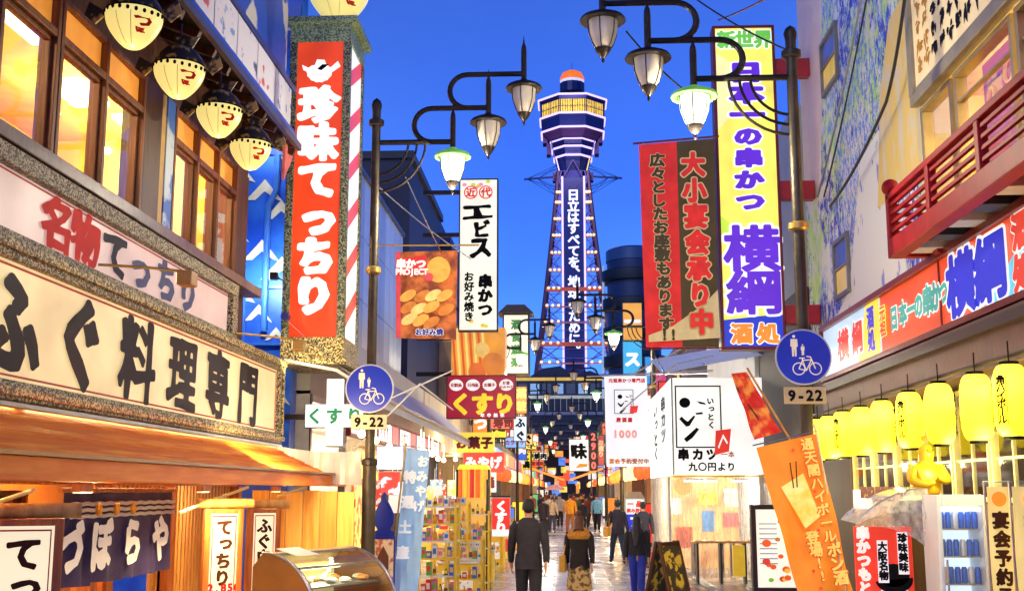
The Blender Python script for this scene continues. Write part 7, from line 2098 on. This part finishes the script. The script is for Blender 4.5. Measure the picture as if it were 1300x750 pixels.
def person(px, Y, h, lab, face, coat, trouser, hair, hairlen=.12, stride=.16, skirt=None, fur=None, coatlen=.46, bag=None, lean=0.0, detail=True, arms=(.12, -.12), group=None, shoes=(30, 26, 26), bob=None, x=None):
    X = onY(px, 650, Y).x if x is None else x
    t = thing('person', lab, 'person', (X, Y, 0), 'F', group, rz=face)
    k = h / 1.7
    # local: facing +y (away) when face = 0
    hip = .86; kn = .47; an = .09
    nd = [(0, 0, .95, .125, .10), (0, .0, 1.12, .115, .09), (0, lean * .3, 1.32, .15, .10), (0, lean * .5, 1.44, .06), (0, lean * .6, 1.50, .052), (0, lean * .7 + .01, 1.565, .078), (0, lean * .7 + .005, 1.64, .076)]
    ed = [(i, i + 1) for i in range(6)]
    for s, st in ((-1, stride), (1, -stride)):
        b = len(nd)
        nd += [(s * .085, 0, .86, .085), (s * .09, st * .55 + .03, .47, .058), (s * .09, st * 1.0, .09, .038), (s * .095, st + .12, .035, .036, .03)]
        ed += [(0, b), (b, b + 1), (b + 1, b + 2), (b + 2, b + 3)]
    for s, sw in ((-1, arms[0]), (1, arms[1])):
        b = len(nd); hy = sw * 1.6 + .03
        nd += [(s * .17, lean * .4, 1.385, .055), (s * .225, sw * .5 + lean * .3, 1.12, .040), (s * .235, hy, .88, .026), (s * .235, hy + .02, .80, .034, .018)]
        ed += [(2, b), (b, b + 1), (b + 1, b + 2), (b + 2, b + 3)]
        if detail:
            for q, (dy, ln) in enumerate(((-.03, .065), (-.01, .078), (.012, .074), (.032, .058))):
                c = len(nd)
                nd += [(s * .232, hy + .02 + dy, .765, .010), (s * .222, hy + .025 + dy * 1.1, .765 - ln * .55, .009), (s * .205, hy + .03 + dy * 1.1, .765 - ln, .008)]
                ed += [(b + 3, c), (c, c + 1), (c + 1, c + 2)]
            c = len(nd); nd += [(s * .225, hy + .06, .815, .011), (s * .21, hy + .085, .785, .009)]; ed += [(b + 3, c), (c, c + 1)]
    skin_mesh('body', nd, ed, SKIN, t, 1, k)
    cm = mat('cloth_%d_%d_%d' % coat, coat, .85, 0, .25, 12, .4)
    # coat: torso loft with folds
    def loft(name, rings, m, seg=20, ripple=.0):
        mb = MB()
        for (cx, cy, z, rx, ry) in rings:
            for q in range(seg):
                a = 2 * PI * q / seg; w = 1 + ripple * math.sin(a * 5 + z * 9)
                mb.v.append(((cx + rx * w * math.cos(a)) * k, (cy + ry * w * math.sin(a)) * k, z * k))
        for i in range(len(rings) - 1):
            for q in range(seg):
                q2 = (q + 1) % seg; mb.face((i * seg + q, i * seg + q2, (i + 1) * seg + q2, (i + 1) * seg + q))
        mb.face(range(seg)); mb.face([(len(rings) - 1) * seg + q for q in range(seg)])
        return mb.build(name, m, t, smooth=True)
    zb_ = 1.44 - coatlen * 1.3
    loft('coat', [(0, 0, zb_, .185, .15), (0, 0, zb_ + .12, .175, .14), (0, 0, 1.10, .155, .125), (0, lean * .2, 1.24, .178, .13), (0, lean * .35, 1.36, .195, .12), (0, lean * .45, 1.42, .15, .095), (0, lean * .5, 1.47, .075, .07)], cm, ripple=.03)
    for s, sw in ((-1, arms[0]), (1, arms[1])):
        MB().tube([V((s * .15, lean * .4, 1.395)) * k, V((s * .195, lean * .35 + sw * .1, 1.33)) * k, V((s * .228, sw * .5 + lean * .3, 1.12)) * k, V((s * .237, sw * 1.1 + .02, .98)) * k, V((s * .238, sw * 1.55 + .03, .88)) * k], [.068 * k, .070 * k, .058 * k, .050 * k, .043 * k], 12).build('sleeve', cm, t, smooth=True)
    tm_ = mat('cloth_%d_%d_%d' % trouser, trouser, .85, 0, .25, 10, .4)
    if skirt:
        loft('skirt', [(0, 0, .42, .235, .2), (0, 0, .6, .21, .18), (0, 0, .85, .17, .14), (0, 0, .98, .14, .115)], mat('patterned_skirt', skirt, .8, rgb2=(110, 84, 50), thr=(.5, .55), scale=14), ripple=.05)
        for s, st in ((-1, stride), (1, -stride)):
            MB().tube([V((s * .085, 0, .6)) * k, V((s * .09, st * .55 + .03, .47)) * k, V((s * .09, st, .10)) * k], [.075 * k, .062 * k, .045 * k], 10).build('stocking', BLACK, t, smooth=True)
    else:
        for s, st in ((-1, stride), (1, -stride)):
            MB().tube([V((s * .075, 0, .98)) * k, V((s * .088, .0, .84)) * k, V((s * .09, st * .55 + .03, .47)) * k, V((s * .09, st * .9, .2)) * k, V((s * .09, st, .09)) * k], [.105 * k, .102 * k, .078 * k, .066 * k, .062 * k], 14).build('trouser_leg', tm_, t, smooth=True)
    for s, st in ((-1, stride), (1, -stride)):
        MB().sphere((s * .095 * k, (st + .06) * k, .045 * k), .05 * k, 10, 6, (.95, 2.5, .9)).build('shoe', mat('shoe_leather', shoes, .4), t, smooth=True)
    hm = mat('hair_%d' % hair[0], hair, .5, 0, .3, 30, .5)
    hy = (lean * .7 - .005) * k
    hb = MB(); hb.sphere((0, hy - .018 * k, 1.625 * k), .104 * k, 14, 9, (.84, 1.0, 1.0)); hb.build('hair', hm, t, smooth=True)
    if hairlen > .15:
        mb = MB(); n = 7
        MB().tube([V((0, lean * .7 - .03, 1.64)) * k, V((0, lean * .6 - .075, 1.52)) * k, V((0, lean * .4 - .125, 1.42)) * k, V((0, -.14, 1.62 - hairlen)) * k], [.085 * k, .095 * k, .105 * k, .05 * k], 12).build('long_hair', hm, t, smooth=True)
    if bob: MB().sphere((0, hy - .05 * k, 1.755 * k), .05 * k, 10, 7).build('hair_bun', hm, t, smooth=True)
    for s in (-1, 1): MB().sphere((s * .083 * k, hy + .015 * k, 1.59 * k), .02 * k, 8, 5, (.5, 1, 1.4)).build('ear', SKIN, t, smooth=True)
    if detail:
        MB().sphere((0, hy + .1 * k, 1.58 * k), .016 * k, 8, 5).build('nose', SKIN, t, smooth=True)
        for s in (-1, 1): MB().sphere((s * .032 * k, hy + .088 * k, 1.605 * k), .009 * k, 6, 4).build('eye', BLACK, t, smooth=True)
        MB().sphere((0, hy + .092 * k, 1.545 * k), .014 * k, 8, 5, (1.4, .5, .4)).build('mouth', mat('lip', (150, 70, 66), .5), t, smooth=True)
    if fur:
        loft('fur_collar', [(0, lean * .3, 1.30, .20, .15), (0, lean * .35, 1.36, .235, .18), (0, lean * .4, 1.44, .19, .16), (0, lean * .5, 1.50, .10, .10)], mat('tan_fur', fur, .95, 0, .35, 40, 1.0), seg=28, ripple=.04)
    if bag:
        s = bag[0]
        q = thing('shoulder_bag', bag[1], 'bag', (X, Y, 0), 'F', rz=face)
        MB().box(-.05, -.15, 0, .05, .15, .26).build('bag_body', mat('bag_leather', bag[2], .5, 0, .2, 6), q, loc=(s * .30 * k, .05, .72 * k), bev=.02)
        MB().tube([V((s * .29, -.06, .97)) * k, V((s * .26, .0, 1.15)) * k, V((s * .19, 0, 1.46)) * k, V((s * .27, .1, 1.15)) * k, V((s * .29, .14, .97)) * k], .01, 5).build('strap', MATS['bag_leather'], q, smooth=True)
    return t


person(671, 16.6, 1.76, 'man in a charcoal suit walking away on the left of the wet lane', .05, (44, 42, 50), (40, 38, 46), (30, 26, 26), stride=.24, coatlen=.50, shoes=(26, 24, 24), arms=(.16, -.10), lean=.04)
person(735, 18.6, 1.50, 'woman in a black cape coat with tan fur collar and patterned skirt', -.1, (30, 24, 28), (40, 30, 30), (92, 50, 30), hairlen=.2, skirt=(206, 170, 110), fur=(226, 150, 60), bob=True, stride=.08, coatlen=.52, bag=(-1, 'long tan shoulder bag carried by the woman with the fur collar', (206, 150, 50)))
person(784, 31.5, 1.62, 'woman in a dark coat walking left with a grey bag in hand', .35, (50, 46, 60), (44, 60, 90), (40, 30, 34), stride=.28, lean=.05, coatlen=.5, bag=(-1, 'grey-green handbag of the woman in the dark coat', (96, 100, 90)))
person(808, 20.8, 1.44, 'long-haired woman in a black jacket and blue jeans near the A-frame board', -.15, (28, 26, 40), (40, 56, 170), (34, 28, 40), hairlen=.5, stride=.24, lean=.09, coatlen=.40, arms=(.02, -.06))
person(758, 55, 1.70, 'walker in a pale blue shirt and black trousers in the middle distance', PI, (120, 190, 226), (26, 26, 34), (34, 28, 28), detail=False, stride=.14)
FG = [(697, 58, 1.66, (236, 226, 206), (60, 66, 90), 'pedestrian in a cream top and navy trousers, leftmost of the distant group'), (711, 61, 1.70, (220, 214, 200), (44, 44, 56), 'pedestrian in an off-white jacket beside the cream-topped one'),
      (724, 53, 1.72, (236, 160, 40), (176, 110, 50), 'pedestrian in a bright amber raincoat in the distant group'), (735, 63, 1.68, (44, 42, 54), (34, 34, 40), 'pedestrian in dark clothes right of the amber raincoat'),
      (744, 58, 1.64, (120, 40, 36), (40, 36, 44), 'pedestrian in a maroon coat in the distant group'), (751, 68, 1.70, (50, 54, 66), (36, 36, 44), 'pedestrian in a slate coat behind the maroon coat'),
      (690, 47, 1.62, (56, 48, 60), (44, 44, 56), 'pedestrian in a plum coat near the left shop counters'), (704, 74, 1.70, (70, 66, 80), (44, 40, 50), 'small pedestrian in grey behind the cream-topped one'), (729, 80, 1.7, (150, 60, 50), (40, 36, 44), 'small pedestrian in brick red deep in the lane'), (741, 86, 1.7, (60, 60, 76), (40, 36, 44), 'small pedestrian in blue-grey deep in the lane'), (829, 29.6, 1.60, (44, 44, 60), (36, 36, 50), 'person in a dark coat close to the plastic curtain corner')]
for i, (px, Y, h, c, tr_, lab) in enumerate(FG):
    person(px, Y, h, lab, (i % 3 - 1) * .4 + (PI if i % 2 else 0), c, tr_, (36, 30, 30), detail=False, stride=.1 + .03 * (i % 3), group='distant pedestrians' if i < 10 else None, x=None if i < 10 else 1.9)
more = random.Random(31)
cnm = ['charcoal', 'beige', 'olive', 'rust', 'white', 'navy', 'mustard', 'grey']
ccc = [(50, 50, 56), (200, 180, 150), (90, 96, 60), (160, 80, 50), (230, 226, 220), (40, 50, 96), (210, 160, 50), (130, 130, 136)]
for i in range(12):
    person(0, 50 + i * 4.3, more.uniform(1.52, 1.78), '%s-coated pedestrian in the distant crowd, %s' % (cnm[i % 8], 'walking along the left shops' if i % 2 else 'walking along the right shops'), more.uniform(-.5, .5) + (PI if i % 3 else 0), ccc[i % 8], [(40, 40, 50), (60, 66, 90), (90, 80, 70)][i % 3], (36, 30, 30), detail=False, stride=more.uniform(.1, .26), arms=(more.uniform(0, .18), more.uniform(-.18, 0)), group='distant pedestrians', x=(-1 if i % 2 else 1) * more.uniform(.5, 2.0))
# small standing lit signs and stalls along the far lane
for i in range(16):
    s_ = -1 if i % 2 else 1; y = 40 + i * 5.2; c = (i * 3) % 7; w = more.uniform(.5, .8); h = more.uniform(1.0, 1.6)
    t = thing('standing_sign', '%s standing lit sign, %s from the near end, %s side of lane' % (['red', 'yellow', 'blue', 'white', 'orange', 'green', 'pink'][c], ordn[i // 2], 'left' if s_ < 0 else 'right'), 'sign', (s_ * 2.75 - w / 2, y, 0), 'F')
    MB().box(0, 0, .12, w, .22, h).build('case', FB, t); MB().box(.04, -.012, .16, w - .04, -.001, h - .04).build('panel', emi('proj_%d' % c, SIGC[c], .92, .15), t)
    MB().box(.05, .05, 0, w - .05, .17, .119).build('foot', IRON, t)
for i in range(14):
    s_ = -1 if i % 2 else 1; y = 42 + i * 5.6; c = (i * 5 + 1) % 7; w = more.uniform(.9, 1.5); h = more.uniform(.5, .9); z = more.uniform(3.0, 5.2)
    t = thing('overhead_sign', '%s lit overhead sign, %s from the near end on the lane\'s %s' % (['red', 'yellow', 'blue', 'white', 'orange', 'green', 'pink'][c], ordn[i // 2], 'left' if s_ < 0 else 'right'), 'sign', (s_ * 2.6 - w / 2, y, z), 'F')
    MB().box(0, 0, 0, w, .2, h).build('case', FB, t); MB().box(.04, -.012, .04, w - .04, -.001, h - .04).build('panel', emi('over_%d' % c, [(255, 110, 50), (255, 226, 100), (120, 170, 240), (255, 246, 226), (255, 170, 70), (250, 200, 120), (255, 120, 100)][c], 1.0, .25), t)
    wd = WORDS[(i * 3) % 14]; text(t, wd, w * .5 - (len(wd) - 1) * min(h * .8, w / len(wd)) * .5, h * .5, min(h * .8, w / len(wd) * .95), BLACK if c in (1, 3, 5) else MATS['deep_red_frame'], b=.06, n=24, y=-.02, name='characters')
    MB().bar((w if s_ > 0 else 0, .1, h * .5), ((w if s_ > 0 else 0) + s_ * .7, .1, h * .5), .05).build('arm', IRON, t)
# pale pink umbrella in the distance
t = thing('umbrella', 'pale pink open umbrella among the distant pedestrians', 'umbrella', (onY(704, 620, 60).x, 60, 0), 'F')
MB().lathe([(.001, 2.2), (.2, 2.17), (.4, 2.06), (.52, 1.92)], 10).build('canopy', mat('pink_nylon', (236, 170, 160), .5, emit=.1), t)
MB().tube([(0, 0, 1.2), (0, 0, 2.25)], .012, 5).build('shaft', STEEL, t)

# added warm fill lamp over the foreground lane, standing in for shop-front light
lamp('AREA', (2.2, 8.5, 3.0), 60, (1, .84, .5), 1.5, (0, math.radians(35), 0))
print('TRIS D', sum(len(o.data.polygons) for o in bpy.data.objects if o.type == 'MESH'), len(bpy.data.objects), GN)
